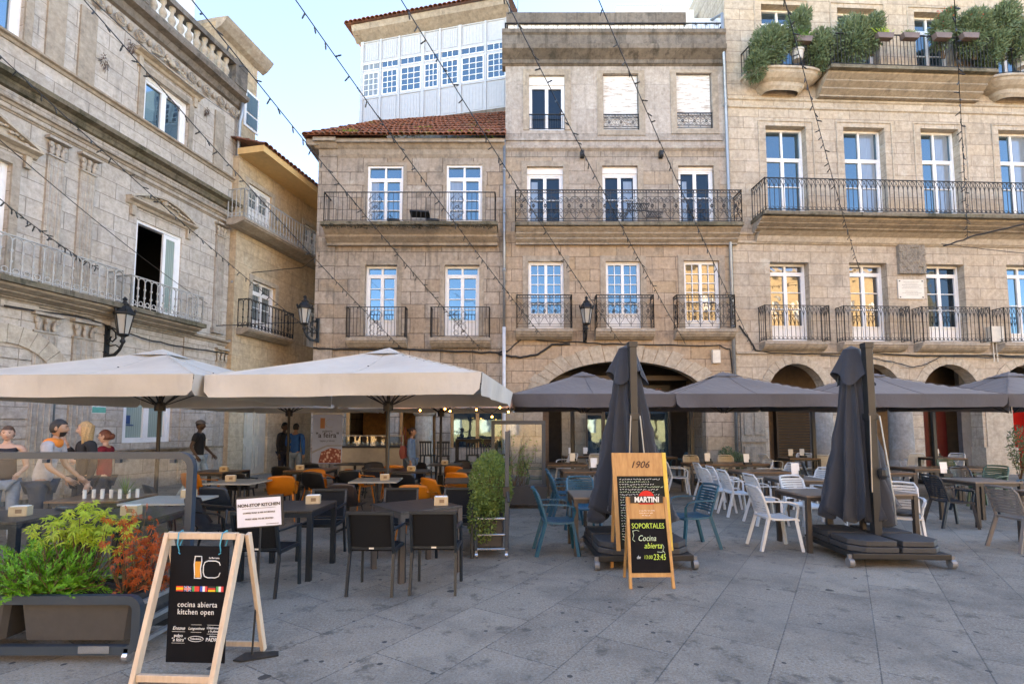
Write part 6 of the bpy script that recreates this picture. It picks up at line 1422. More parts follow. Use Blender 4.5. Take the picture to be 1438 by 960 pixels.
# ------------------------------------------------------------------ wall lanterns
MLAMP, n = newmat('lamp_glass'); n.out('Base Color', (.55, .55, .52, 1)); n.out('Roughness', .15); n.out('Transmission Weight', .35); n.out('Alpha', .8)
MLIR = mat('cast_iron_black', (.018, .02, .022), .5, metal=.4, bump=.3, bs=50)
def lantern(loc, rz, lab, sc=1.0, side=False):
    t = empty('wall_lantern', loc, rz, lab, 'street lamp', 'cast iron wall lanterns'); t.scale = (sc,) * 3
    # local: wall at y=0, lantern out towards -y; z=0 foot of the bracket
    b = MB(); b.box(-.06, .06, -.05, 0, -.05, .75)
    b.tube([(0, -.03, .1), (0, -.12, .0), (0, -.28, .02), (0, -.42, .14), (0, -.5, .28), (0, -.5, .46)], [.035, .04, .04, .036, .03, .04], 8)
    b.tube([(0, -.04, .62), (0, -.16, .66), (0, -.28, .56), (0, -.3, .42), (0, -.2, .34), (0, -.12, .4), (0, -.16, .47)], .018, 6)
    b.tube([(0, -.04, .3), (0, -.15, .24), (0, -.3, .26), (0, -.4, .2)], .016, 6)
    for z in (.0, .35, .7): b.ball((0, -.06, z), .055, 6)
    b.ball((0, -.5, .34), .06, 8); b.build('bracket', MLIR, t)
    z0 = .5; b = MB(); c = (0, -.5, 0); b.lathe([(.05, .44), (.12, .48), (.135, .5), (.11, .52)], 6, c)
    for k in range(6): a = R(60 * k); b.bar((.115 * math.cos(a), -.5 + .115 * math.sin(a), .51), (.20 * math.cos(a), -.5 + .20 * math.sin(a), .98), .02, .02)
    b.lathe([(.21, .97), (.235, .99), (.235, 1.03), (.19, 1.08), (.13, 1.17), (.10, 1.2), (.11, 1.23), (.05, 1.28), (.035, 1.33), (.06, 1.36), (.015, 1.42)], 6, c)
    for k in range(6): a = R(60 * k); b.ball((.225 * math.cos(a), -.5 + .225 * math.sin(a), 1.08), .03, 5, (1, 1, 1.6))
    b.build('lantern_frame', MLIR, t)
    b = MB(); b.lathe([(.105, .52), (.19, .97)], 6, c, cap=False); b.build('lantern_glass', MLAMP, t)
    return t
lantern((Mf.uv(821, 478)[0] , 17.99, zM(479)), 0, 'wall lantern between the first two balconies of the middle house', 1.05)
lantern((Bf.uv(449, 480)[0], 17.9, zB(480)), R(-38), 'wall lantern on the left corner of the corner house', 1.08)
p = Lf.world(uLx(148, 470), -.02, zL(148, 500)); lantern(p, Lf.a, 'wall lantern under the mansion balcony at the left', 1.05)
# ------------------------------------------------------------------ cables on the walls
def cable(pts, r, lab, m=MBLKM, name='wall_cable'):
    b = MB(); Pp = []
    for i in range(len(pts) - 1):
        for k in range(5): Pp.append(Vector(pts[i]).lerp(Vector(pts[i + 1]), k / 5))
    Pp.append(Vector(pts[-1])); rnd = random.Random(len(lab)); Pp = [p + Vector((0, 0, rnd.gauss(0, .012))) for p in Pp]; b.tube(Pp, r, 5); return tag(b.build(name, m, None, smooth=True), lab, 'cable')
def wp(F, pts, y=-.06): return [F.world(F.uv(a, c)[0], y - .0, F.uv(a, c)[1]) for a, c in pts]
cable(wp(Bf, [(441, 489), (480, 491), (560, 490), (640, 494), (700, 495), (712, 494)]), .035, 'thick bundled black cable along the corner house under its first balconies')
cable(wp(Mf, [(712, 494), (725, 482), (735, 474), (760, 478), (800, 481), (860, 483), (940, 485), (1010, 486), (1024, 490), (1028, 525)]), .022, 'black cable along the middle house above the wide arch')
cable(wp(Mf, [(700, 497), (730, 502), (755, 498), (775, 484), (800, 483)]), .04, 'sagging bundle of black cables left of the wide arch')
cable(wp(Rf, [(1037, 457), (1052, 478), (1060, 492), (1085, 496), (1150, 497), (1230, 496), (1300, 500), (1380, 499), (1438, 500)]), .03, 'black cable bundle along the arcade house above the arches')
cable(wp(Rf, [(1150, 499), (1200, 500), (1250, 508), (1280, 516), (1298, 512), (1320, 500), (1400, 502), (1440, 503)], -.1), .018, 'thinner drooping cable over the arches of the arcade house')
cable(wp(Lf, [(0, 428), (120, 448), (210, 480), (260, 488), (318, 497)], -.12), .02, 'dark cable along the mansion wall below its balconies')
cable([Lf.world(uLx(330, 375), -.1, zL(330, 372)), Lf.world(uY(352, 382), -.2, zY(352, 384)), Lf.world(uY(400, 390), -1.0, zY(400, 378)), Bf.world(-6.9, -.1, zB(360, 445))], .014, 'thin cable looping across the narrow street to the corner house')
cable([Lf.world(uLx(300, 455), -.1, zL(300, 458)), Bf.world(-6.85, -.1, zB(452, 445))], .014, 'thin lower cable crossing the narrow street')
for k, px in enumerate((814 + 3, 925 + 2)):
    u, z = Mf.uv(px, 219); b = MB(); b.box(u - .07, u + .07, -.2, -.02, z - .12, z + .12); b.box(u - .05, u + .05, -.24, -.2, z - .09, z + .09); o = b.build('small_spotlight', MBLKM, None, bevel=.01); o.location = (0, 18, 0); tag(o, 'small black spotlight box high on the middle house, ' + ('left' if k == 0 else 'right') + ' of the two', 'spotlight', 'black spotlights on the middle house')
# ------------------------------------------------------------------ light strings over the square
MBULB = mat('dark_bulb_holder', (.02, .022, .02), .4)
bm_ = MB(); bm_.lathe([(.004, 0), (.014, -.01), (.015, -.035), (.009, -.045), (.015, -.065), (.012, -.105), (.003, -.12)], 6); BULB = None
def string(p0, p1, lab, r=.009, bulbs=True, n=34, sag=.25, ext=.35):
    global BULB
    a = onY(*p0); c = onY(*p1); a2 = a + (a - c) * ext; N = 24; P = []
    for k in range(N + 1): t = k / N; q = a2.lerp(c, t); q.z -= sag * 4 * t * (1 - t) - sag * .0; P.append(q)
    t = empty('light_string', tuple(c), 0, lab, 'light string', 'light strings over the square'); cv = Vector(c)
    b = MB(); b.tube([p - cv for p in P], r, 4); b.build('cable', MBLKM, t)
    if bulbs:
        rnd = random.Random(int(p0[0]))
        for k in range(1, n):
            tt = (k + rnd.uniform(-.25, .25)) / n; f = tt * N; i = min(N - 1, int(f)); q = P[i].lerp(P[i + 1], f - i) - cv
            if BULB is None: o = bm_.build('bulb', MBULB, t); BULB = o.data
            else: o = bpy.data.objects.new('bulb', BULB); COL.objects.link(o); adopt(o, t)
            o.location = q; o.rotation_euler = (rnd.gauss(0, .5), rnd.gauss(0, .8), 0)
    return t
S_ = [((0, 62, 8.0), (440, 467, 17.8), 'light string ending beside the corner house lantern'), ((133, 0, 7.5), (563, 488, 17.9), 'light string ending below the left first-floor balcony of the corner house'),
      ((284, 0, 7), (677, 492, 17.9), 'light string passing the copper roof and ending at the corner house'), ((427, 0, 7.5), (760, 470, 17.6), 'light string crossing the gallery and ending at the left small scroll balcony'),
      ((573, 0, 8), (873, 483, 17.8), 'light string crossing the middle of the gallery roof'), ((718, 0, 8), (963, 483, 17.8), 'light string starting above the roof aerial'), ((847, 0, 8), (1060, 492, 17.8), 'light string ending at the joint of the middle and arcade houses'),
      ((1105, 0, 8.5), (1207, 380, 17.9), 'light string in front of the left top balcony of the arcade house'), ((1340, 0, 8.5), (1359, 335, 16.9), 'light string hanging almost straight at the right'), ((0, 264, 9), (175, 395, 14), 'short light string low at the left mansion balcony')]
for a, c, lab in S_: string(a, c, lab, n=58)
string((0, 180, 8), (300, 432, 16.5), 'thin bare cable in front of the mansion pilasters', .008, False)
string((147, 0, 8), (330, 165, 16), 'bare cable running to the mansion drainpipe', .008, False)
cable([onY(1325, 345, 17.2), onY(1372, 330, 17.0), onY(1425, 318, 16.6), onY(1500, 300, 16)], .03, 'black cable ending in a dark connector under the long arcade balcony')
cable([onY(1322, 342, 17.6), onY(1380, 350, 17.4), onY(1500, 362, 17)], .012, 'thin sagging string of the arcade house, under the long balcony')
# warm bulbs under the cream parasols
MWB = mat('glowing_warm_bulb', (1, .6, .25), .4, emit=(1, .42, .10), es=7)
MWBD, wbm = MBLKM, MB().ball((0, 0, 0), .02, 6)
fe = empty('festoon_lights', (0, 0, 0), 0, 'festoon of glowing warm bulbs hanging under the cream parasols in front of the bar', 'festoon lights')
pts = [(388, 566), (440, 566), (500, 569), (560, 566), (567, 570), (590, 576), (600, 571), (625, 574), (632, 577), (669, 575), (702, 572), (714, 578), (691, 585), (463, 571)]
first = None
for k, (px, py) in enumerate(pts):
    Y = 11.6 if px > 550 else 12.4
    p = onY(px, py, Y)
    if first is None: first = wbm.build('bulb', MWB, fe, smooth=True); o = first
    else: o = bpy.data.objects.new('bulb', first.data); COL.objects.link(o); adopt(o, fe)
    o.location = p
    b = MB(); b.tube([(0, 0, .02), (0, 0, .10)], .018, 6); s = b.build('socket', MBLKM, o)
b = MB(); srt = sorted([onY(px, py, 11.6 if px > 550 else 12.4) for px, py in pts], key=lambda v: v.x); PP = []
for i in range(len(srt) - 1):
    for k in range(4): t = k / 4; q = srt[i].lerp(srt[i + 1], t); q.z += .1 - .06 * math.sin(math.pi * t); PP.append(q)
b.tube(PP, .008, 4); b.build('cable', MBLKM, fe)
# ------------------------------------------------------------------ signs
MPALE = wood('pale_pine_frame', (.50, .36, .25), (.62, .48, .35), (9, 9, 1), .6); MPINE = wood('orange_pine_frame', (.36, .17, .055), (.50, .27, .10), (9, 9, 1), .5)
MBOARD = mat('black_board', (.004, .004, .006), .7, var=.2, spec=.15); MCHALKW = mat('white_lettering', (.72, .72, .70), .7); MCHALKY = mat('yellow_green_chalk', (.55, .75, .12), .8); MCHG = mat('pale_green_chalk', (.55, .68, .48), .8)
MORB = mat('beer_orange', (.62, .27, .03), .6)
def lines_text(parent, u0, u1, z0, dz, n, y, rnd, m, h=.006, name='lettering', P=None):
    b = MB()
    for k in range(n):
        x = u0; e = u1 - rnd.uniform(0, .35) * (u1 - u0)
        while x < e: w_ = rnd.uniform(.006, .03); z = z0 - k * dz; pts = [(x + w_ * j / 4, z + rnd.uniform(-h, h) * .9) for j in range(5)]; b.tube([P(a, c) for a, c in pts], .0024, 3); x += w_ + rnd.uniform(.006, .014)
    b.build(name, m, parent, fixn=False)
# --- A-frame with hanging panel, lower left
af = empty('a_frame_sign', (-2.17, 3.47, 0), R(-3), 'pale wooden A-frame holding a black cocina abierta kitchen open panel', 'sign board')
def leg(p, q, w=.045, d=.03, nm='leg', m=MPALE, par=None):
    b = MB(); b.bar(p, q, w, d, (0, 1, 0)); return b.build(nm, m, par, bevel=.003)
leg((-.285, -.06, 0), (-.285, .2, .925), par=af, w=.035, d=.05); leg((.285, -.06, 0), (.285, .2, .925), par=af, w=.035, d=.05)
leg((-.31, .50, 0), (-.31, .235, .92), par=af, w=.03, d=.045); leg((.32, .50, 0), (.32, .235, .92), par=af, w=.03, d=.045)
b = MB(); b.bar((-.265, .19, .91), (.265, .19, .91), .04, .045); b.build('top_rail', MPALE, af, bevel=.003); b = MB(); b.bar((-.265, -.045, .045), (.265, -.045, .045), .03, .045); b.build('bottom_rail', MPALE, af, bevel=.003); b = MB(); b.bar((-.3, .485, .05), (.31, .485, .05), .02, .035); b.build('rear_rail', MPALE, af)
pn = MB(); pn.box(-.225, .225, .155, .162, .055, .845); pno = pn.build('panel', MBOARD, af); af.scale = (.92, 1, .985)
for sx in (-1, 1):
    b = MB(); b.tube([(sx * .16, .16, .80), (sx * .165, .14, .86), (sx * .17, .155, .935), (sx * .175, .2, .945), (sx * .175, .225, .91), (sx * .18, .19, .85), (sx * .165, .158, .80), (sx * .15, .15, .79)], .0045, 5); b.build('loop', mat('cyan_cable_tie', (.02, .28, .38), .5), af)
PY = .1535
def T(s, size, x, z, m=MCHALKW, **k): return text(s, size, face_M((x, PY, z), (1, 0, 0), (0, 0, 1)), m, pno, **k)
T('cocina abierta', .052, 0, .445, sx=.92, sp=1.12); T('kitchen open', .052, -.01, .395, sx=.92, sp=1.12); T('La Barrunta', .017, .115, .765)
b = MB(); zz_ = .69
b.tube([(-.035 + .0, PY, .775), (.018, PY, .775), (.02, PY, .74), (.012, PY, .69), (.02, PY, .64), (.018, PY, .625), (-.032, PY, .625), (-.032, PY, .66), (-.038, PY, .72), (-.033, PY, .765), (-.03, PY, .775)], .0035, 5)
C0 = [(.165, .665), (.155, .64), (.13, .63), (.07, .63), (.045, .64), (.035, .665), (.035, .71), (.045, .735), (.07, .745), (.13, .745), (.155, .735), (.165, .715)]
b.tube([(x, PY, z) for x, z in C0], .0035, 5); b.build('emblem_outline', MCHALKW, pno)
b = MB(); b.add([(-.033, PY + .001, .74), (.013, PY + .001, .74), (.008, PY + .001, .69), (.014, PY + .001, .63), (-.027, PY + .001, .63), (-.034, PY + .001, .70)], [tuple(range(6))]); b.build('beer_fill', MORB, pno)
FL = [('h', [(.7, .05, .03), (.75, .5, .02), (.7, .05, .03)]), ('uk', None), ('v', [(.02, .3, .08), (.65, .04, .03), (.65, .04, .03)]), ('v', [(.02, .08, .5), (.75, .75, .75), (.7, .05, .05)]), ('h', [(.02, .02, .02), (.6, .03, .02), (.75, .5, .02)]), ('v', [(.03, .35, .1), (.75, .75, .75), (.65, .04, .04)])]
for k, (d_, cs) in enumerate(FL):
    fx = -.17 + k * .062; fz = .535; W, H_ = .056, .036; fb = MB(); cols = cs or [(.03, .06, .3), (.75, .75, .75), (.6, .03, .05)]
    ms = [mat('flag_colour', c_, .6) if False else mat('flag_%d_%d' % (k, j), c_, .6, var=.02) for j, c_ in enumerate(cols)]
    if d_ == 'h':
        hs = [0, .28, .72, 1] if k == 0 else [0, .33, .67, 1]
        for j in range(3): fb.mat(j).quad((fx, PY, fz + H_ * (1 - hs[j + 1])), (fx + W, PY, fz + H_ * (1 - hs[j + 1])), (fx + W, PY, fz + H_ * (1 - hs[j])), (fx, PY, fz + H_ * (1 - hs[j])))
    elif d_ == 'v':
        for j in range(3): fb.mat(j).quad((fx + W * j / 3, PY, fz), (fx + W * (j + 1) / 3, PY, fz), (fx + W * (j + 1) / 3, PY, fz + H_), (fx + W * j / 3, PY, fz + H_))
    else:
        fb.mat(0).quad((fx, PY, fz), (fx + W, PY, fz), (fx + W, PY, fz + H_), (fx, PY, fz + H_))
        fb.mat(1).bar((fx, PY - .0006, fz), (fx + W, PY - .0006, fz + H_), .0008, .006, (0, 1, 0)).bar((fx, PY - .0006, fz + H_), (fx + W, PY - .0006, fz), .0008, .006, (0, 1, 0))
        fb.box(fx + W / 2 - .007, fx + W / 2 + .007, PY - .0012, PY - .0008, fz, fz + H_); fb.box(fx, fx + W, PY - .0014, PY - .001, fz + H_ / 2 - .007, fz + H_ / 2 + .007)
        fb.mat(2).box(fx + W / 2 - .004, fx + W / 2 + .004, PY - .002, PY - .0016, fz, fz + H_); fb.box(fx, fx + W, PY - .0022, PY - .0018, fz + H_ / 2 - .004, fz + H_ / 2 + .004)
    fb.build('printed_flag', ms, pno, fixn=False)
for s, x, z, sz, sh in (('Ensaxe', -.135, .285, .034, .3), ('Langostinos', .0, .285, .026, .3), ('Chipirones', .13, .29, .022, .0), ('a la plancha', .14, .268, .021, .25), ('pulpo', -.135, .235, .03, .0), ('"a feira"', -.135, .207, .034, .2), ('Volandeiras', 0, .215, .018, 0), ('pimientos de', .14, .235, .014, 0), ('PADRON', .145, .21, .034, .15)): T(s, sz, x, z, shear=sh)
b = MB(); b.tube([(x * .058, PY, .215 + z * .018) for x, z in arc(0, 0, 1, 0, 360, 16)][:-1], .002, 4, closed=True)
b.build('oval_outline', MCHALKW, pno)
for x, z, w_ in ((-.135, .262, .05), (-.135, .185, .05), (0, .31, .04), (0, .26, .04), (.13, .31, .045), (.13, .25, .045)): b = MB(); b.tube([(x - w_, PY, z), (x + w_, PY, z)], .0012, 3); b.build('ornament_line', MCHALKW, pno)
# --- pole-mounted white board
kb = empty('pole_sign', (-1.85, 3.84, 0), R(2), 'small white NON-STOP KITCHEN board on a thin black pole with a flat foot', 'sign board')
b = MB(); b.tube([(-.03, 0, .02), (-.005, 0, .55), (.0, 0, .95)], .007, 8); b.tube([(-.012, 0, .46), (-.008, 0, .52)], .013, 8); b.build('pole', MBLKM, kb)
b = MB(); b.prism([(-.13 , -.07), (-.06, -.09), (.16, .0), (.13, .07), (-.1, .05)], lambda x, y: (x, y, .002), lambda x, y: (x, y, .012)); b.build('foot', MBLKM, kb)
Mk = Matrix.Translation((.0, -.01, 1.035)) @ Matrix.Rotation(R(-4), 4, 'Y')
b = MB(); b.box(-.175, .165, 0, .012, -.115, .115); b.xform(Mk); bo = b.build('board', MBLKM, kb); b = MB(); b.box(-.17, .148, -.003, -.001, -.105, .10); b.xform(Mk); b.build('paper', mat('cool_white_paper', (.62, .64, .72), .5, var=.03), bo)
for s, sz, z, bd in (('NON-STOP KITCHEN', .032, .05, .0006), ('COFFEE WAIT & SEE SCHEDULE', .0165, -.005, 0), ('WAIT HERE TO BE SEATED', .017, -.05, 0)):
    text(s, sz, Mk @ face_M((-.01, -.0045, z), (1, 0, 0), (0, 0, 1)), MBLKM, bo, bold=bd)
b = MB(); b.box(-.13, .11, -.005, -.0035, .026, .028); b.box(.04, .13, -.005, -.0035, -.092, -.089); b.xform(Mk); b.build('rule_line', MBLKM, bo)
# --- tall and short pine menu boards
mb1 = empty('tall_menu_board', (1.46, 5.86, 0), R(1), 'tall orange pine easel marked 1906 with a chalk-written menu', 'sign board')
def slope(x, z, y=0): return (x, -.16 + .26 * (z / 1.36) + y, z)
for x in (-.29, .29): leg(slope(x, .30), slope(x, 1.36), par=mb1, m=MPINE if x < 0 else wood('yellow_pine_edge', (.62, .38, .05), (.70, .47, .08), (9, 9, 1)), w=.045, d=.03)
for x in (-.27, .27): leg((x, .36, .0), (x, .12, 1.33), par=mb1, m=MPINE, w=.035, d=.03)
b = MB(); b.prism([(-.268, 1.10), (.268, 1.10), (.268, 1.36), (-.268, 1.36)], lambda x, z: slope(x, z, -.01), lambda x, z: slope(x, z, .01)); hb = b.build('header', MPINE, mb1)
b = MB(); b.prism([(-.268, .32), (.268, .32), (.268, 1.10), (-.268, 1.10)], lambda x, z: slope(x, z, -.004), lambda x, z: slope(x, z, .006)); pb = b.build('chalkboard', mat('slate_chalkboard', (.012, .014, .011), .75, var=.35, spec=.2), mb1)
sv = (Vector(slope(0, 1)) - Vector(slope(0, 0))).normalized()
text('1906', .11, face_M(slope(0, 1.225, -.0125), (1, 0, 0), sv), mat('burnt_lettering', (.05, .018, .008), .7), hb, shear=.35, bold=.001)
rnd = random.Random(21)
for k, mm in enumerate((MCHALKW, MCHG)): lines_text(pb, -.24, .24, 1.065 - k * .028, .056, 12, 0, rnd, mm, .008, P=lambda a, c: slope(a, c, -.007))
mb2 = empty('short_menu_board', (1.44, 5.43, 0), R(1), 'short pine easel with a red and black MARTINI badge over a SOPORTALES chalkboard', 'sign board')
def sl2_(x, z, y=0): return (x * (1 + .10 * (1 - z / .93)), -.02 + .17 * (z / .93) + y, z)
for x in (-.215, .215): leg(sl2_(x, 0), sl2_(x, .93), par=mb2, m=MPINE, w=.032, d=.035)
for x in (-.2, .2): leg((x, .40, 0), (x * .95, .18, .9), par=mb2, m=MPINE, w=.028, d=.028)
b = MB(); b.prism([(-.2, .70), (.2, .70), (.2, .925), (-.2, .925)], lambda x, z: sl2_(x, z, -.008), lambda x, z: sl2_(x, z, .008)); h2 = b.build('header', MPINE, mb2); mb2.scale = (.94, 1, .98); b = MB(); b.prism([(-.21, .115), (.21, .115), (.21, .155), (-.21, .155)], lambda x, z: sl2_(x, z, -.012), lambda x, z: sl2_(x, z, .012)); b.build('bottom_rail', MPINE, mb2)
b = MB(); b.prism([(-.2, .157), (.2, .157), (.2, .698), (-.2, .698)], lambda x, z: sl2_(x, z, -.003), lambda x, z: sl2_(x, z, .004)); c2 = b.build('chalkboard', MBOARD, mb2)
sv = (Vector(sl2_(0, .9)) - Vector(sl2_(0, .1))).normalized()
bd = MB(); pc = sl2_(0, .905, -.012); bd.tube([Vector(pc), Vector(pc) + Vector((0, -.006, 0))], .095, 32); bo_ = bd.build('badge', mat('badge_red', (.62, .01, .012), .35), mb2)
bd = MB(); bd.tube([Vector(pc) + Vector((0, .004, 0)), Vector(pc) + Vector((0, -.004, 0))], .103, 32); bd.box(-.185, .185, pc[1] - .016, pc[1] - .007, .865, .94); bd.build('badge_bar', MBLKM, bo_)
text('MARTINI', .078, face_M((0, pc[1] - .0185, .902), (1, 0, 0), (0, 0, 1)), MCHALKW, bo_, bold=.003, sx=.92)
lines_text(h2, -.085, .085, .785, .024, 2, 0, random.Random(4), MCHALKW, .003, P=lambda a, c: sl2_(a, c, -.0105)); lines_text(h2, -.06, .06, .735, .02, 1, 0, random.Random(5), MCHALKW, .003, P=lambda a, c: sl2_(a, c, -.0105))
for s, sz, x, z, m_, sh, sx in (('SOPORTALES', .078, 0, .625, MCHALKY, 0, .8), ('Cocina', .085, -.02, .50, MCHG, .25, .85), ('abierta', .085, .04, .425, MCHALKY, .25, .85), ('de', .05, -.12, .31, MCHALKW, .2, .9), ('13:00', .055, -.02, .31, MCHALKY, .15, .8), ('23:45', .085, .10, .31, MCHALKY, .1, .75)): text(s, sz, face_M(sl2_(x, z, -.006), (1, 0, 0), sv), m_, c2, shear=sh, sx=sx, bold=-.0004)
b = MB()
for P_ in ([(-.17, .58), (-.16, .53), (-.175, .49), (-.15, .47)], [(-.17, .575), (-.13, .585), (-.1, .575)], [(.14, .44), (.155, .41), (.14, .38), (.16, .35)], [(.08, .365), (.12, .36), (.15, .37)]): b.tube([sl2_(x, z, -.006) for x, z in P_], .003, 4)
b.build('flourish', MCHG, c2); b = MB(); b.box(-.08, .08, .03, .033, .175, .178); b.build('small_print', MCHALKW, c2)
# --- roll-up banner by the bar
p = onY(460, 600, 13.4); bn = empty('roll_up_banner', (p.x, 13.4, 0), 0, 'pale blue roll-up banner reading a feira with a picture of octopus slices', 'banner')
w2 = .385; b = MB(); b.box(-w2, w2, 0, .01, .72, 1.99); bo = b.build('fabric', mat('pale_blue_banner', (.30, .39, .60), .6, var=.05), bn); b = MB(); b.box(-w2 - .01, w2 + .01, -.01, .02, 1.99, 2.03); b.box(-w2 - .02, w2 + .02, -.1, .1, 0, .1); b.tube([(0, .04, .1), (0, .04, 1.95)], .012, 6); b.build('stand', MZINC, bn)
for s, sz, z, bd_ in (('"a feira"', .19, 1.45, .002), ('pulperia', .08, 1.56, 0), ('tapas y vinos', .075, 1.31, 0)): text(s, sz, face_M((0, -.003, z), (1, 0, 0), (0, 0, 1)), mat('navy_ink', (.03, .035, .06), .6), bo, bold=bd_)
b = MB(); b.box(-.19, -.07, -.004, -.001, 1.63, 1.9); b.build('beer_picture', mat('beer_brown', (.35, .17, .08), .6), bo); b = MB(); b.tube([(.0 + .12 * math.cos(R(t)) + .07, -.002, 1.76 + .11 * math.sin(R(t))) for t in range(50, 320, 15)], .006, 4); b.build('round_emblem', MZINC, bo)
MOCT, n = newmat('octopus_picture'); o = n.obj(); v = n.n('TexVoronoi', i_Vector=o, i_Scale=14.0); c = n.mix(n.rng(v.outputs[0], .25, .5), (.62, .45, .42), (.22, .05, .04)); n.out('Base Color', c); n.out('Roughness', .5)
b = MB(); b.prism([(-.22, .74), (w2 - .02, .74), (w2 - .02, 1.08), (.1, 1.13), (-.15, 1.02)], lambda x, z: (x, -.002, z), lambda x, z: (x, -.001, z)); b.build('food_picture', MOCT, bo)
b = MB(); b.prism([(-w2, .98), (.0, 1.16), (w2, 1.17), (w2, 1.2), (-.0, 1.2), (-w2, 1.04)], lambda x, z: (x, -.0025, z), lambda x, z: (x, -.0015, z)); b.build('plate_rim', mat('grey_ink', (.25, .27, .32), .6), bo)

# dry creepers hanging on the mansion wall
for i, (px, py, sz, lab) in enumerate(((145, 84, .22, 'dry brown creeper tuft on the mansion wall, the lowest of three'), (182, 62, .2, 'dry brown creeper beside the flat hood over the mansion top window'), (288, 155, .13, 'small dry brown creeper right of the mansion top window'))):
    u, z = Lf.uv(px, py); b = MB(); leaves(b, (0, -.06, -sz * .3), (sz * .45, .05, sz), 70, .10, .010, rnd, -1.6); o = b.build('dry_creeper', leafmat('dry_brown_creeper', (.13, .07, .045), (.09, .05, .035)) if i == 0 else MATS['dry_brown_creeper'], None, fixn=False); o.location = Lf.world(u, 0, z); o.rotation_euler = (0, 0, Lf.a); tag(o, lab, 'plant')
# moss and litter along the mossy balcony edges
b = MB(); ua_, ub_ = Bf.rect(455, 290, 695, 300, .7)[:2]
for k in range(150): x = rnd.uniform(ua_, ub_); leaves(b, (x, -.8, zB(316, out=.8) + rnd.uniform(-.08, .05)), (.08, .03, .05), 8, .05, .02, rnd, -.6)
o = b.build('balcony_moss', leafmat('dark_dry_moss', (.035, .035, .018), (.07, .05, .025), .05), None, fixn=False); o.location = (0, 18.05, 0); tag(o, 'ragged dark moss along the long balcony edge of the corner house', 'moss', kind='stuff')
# ================================================================= people
def skin_mesh(verts, edges, radii, sub=2, root=0):
    me = bpy.data.meshes.new('sk'); me.from_pydata(verts, edges, []); o = bpy.data.objects.new('sk', me); COL.objects.link(o)
    md = o.modifiers.new('s', 'SKIN'); md.use_smooth_shade = True; md.branch_smoothing = .6
    if not me.skin_vertices: me.attributes.new('skin', 'FLOAT', 'POINT') if False else None
    sv = me.skin_vertices[0].data if me.skin_vertices else None
    if sv is None:
        bpy.context.view_layer.objects.active = o; bpy.ops.mesh.customdata_skin_add(); sv = me.skin_vertices[0].data
    for i, r in enumerate(radii): sv[i].radius = r if isinstance(r, tuple) else (r, r); sv[i].use_root = (i == root)
    ss = o.modifiers.new('u', 'SUBSURF'); ss.levels = sub
    dg = bpy.context.evaluated_depsgraph_get(); dg.update(); m2 = bpy.data.meshes.new_from_object(o.evaluated_get(dg))
    V = [tuple(v.co) for v in m2.vertices]; F = [tuple(p.vertices) for p in m2.polygons]
    bpy.data.objects.remove(o); bpy.data.meshes.remove(me); bpy.data.meshes.remove(m2)
    return V, F
SKINS = {'light': mat('light_skin', (.52, .32, .24), .5, var=.06), 'tan': mat('tan_skin', (.34, .19, .12), .5, var=.06), 'dark': mat('dark_skin', (.10, .055, .035), .5, var=.08)}
def fabric(name, c): return mat(name, c, .85, var=.18, vs=12, bump=.25, bs=90)
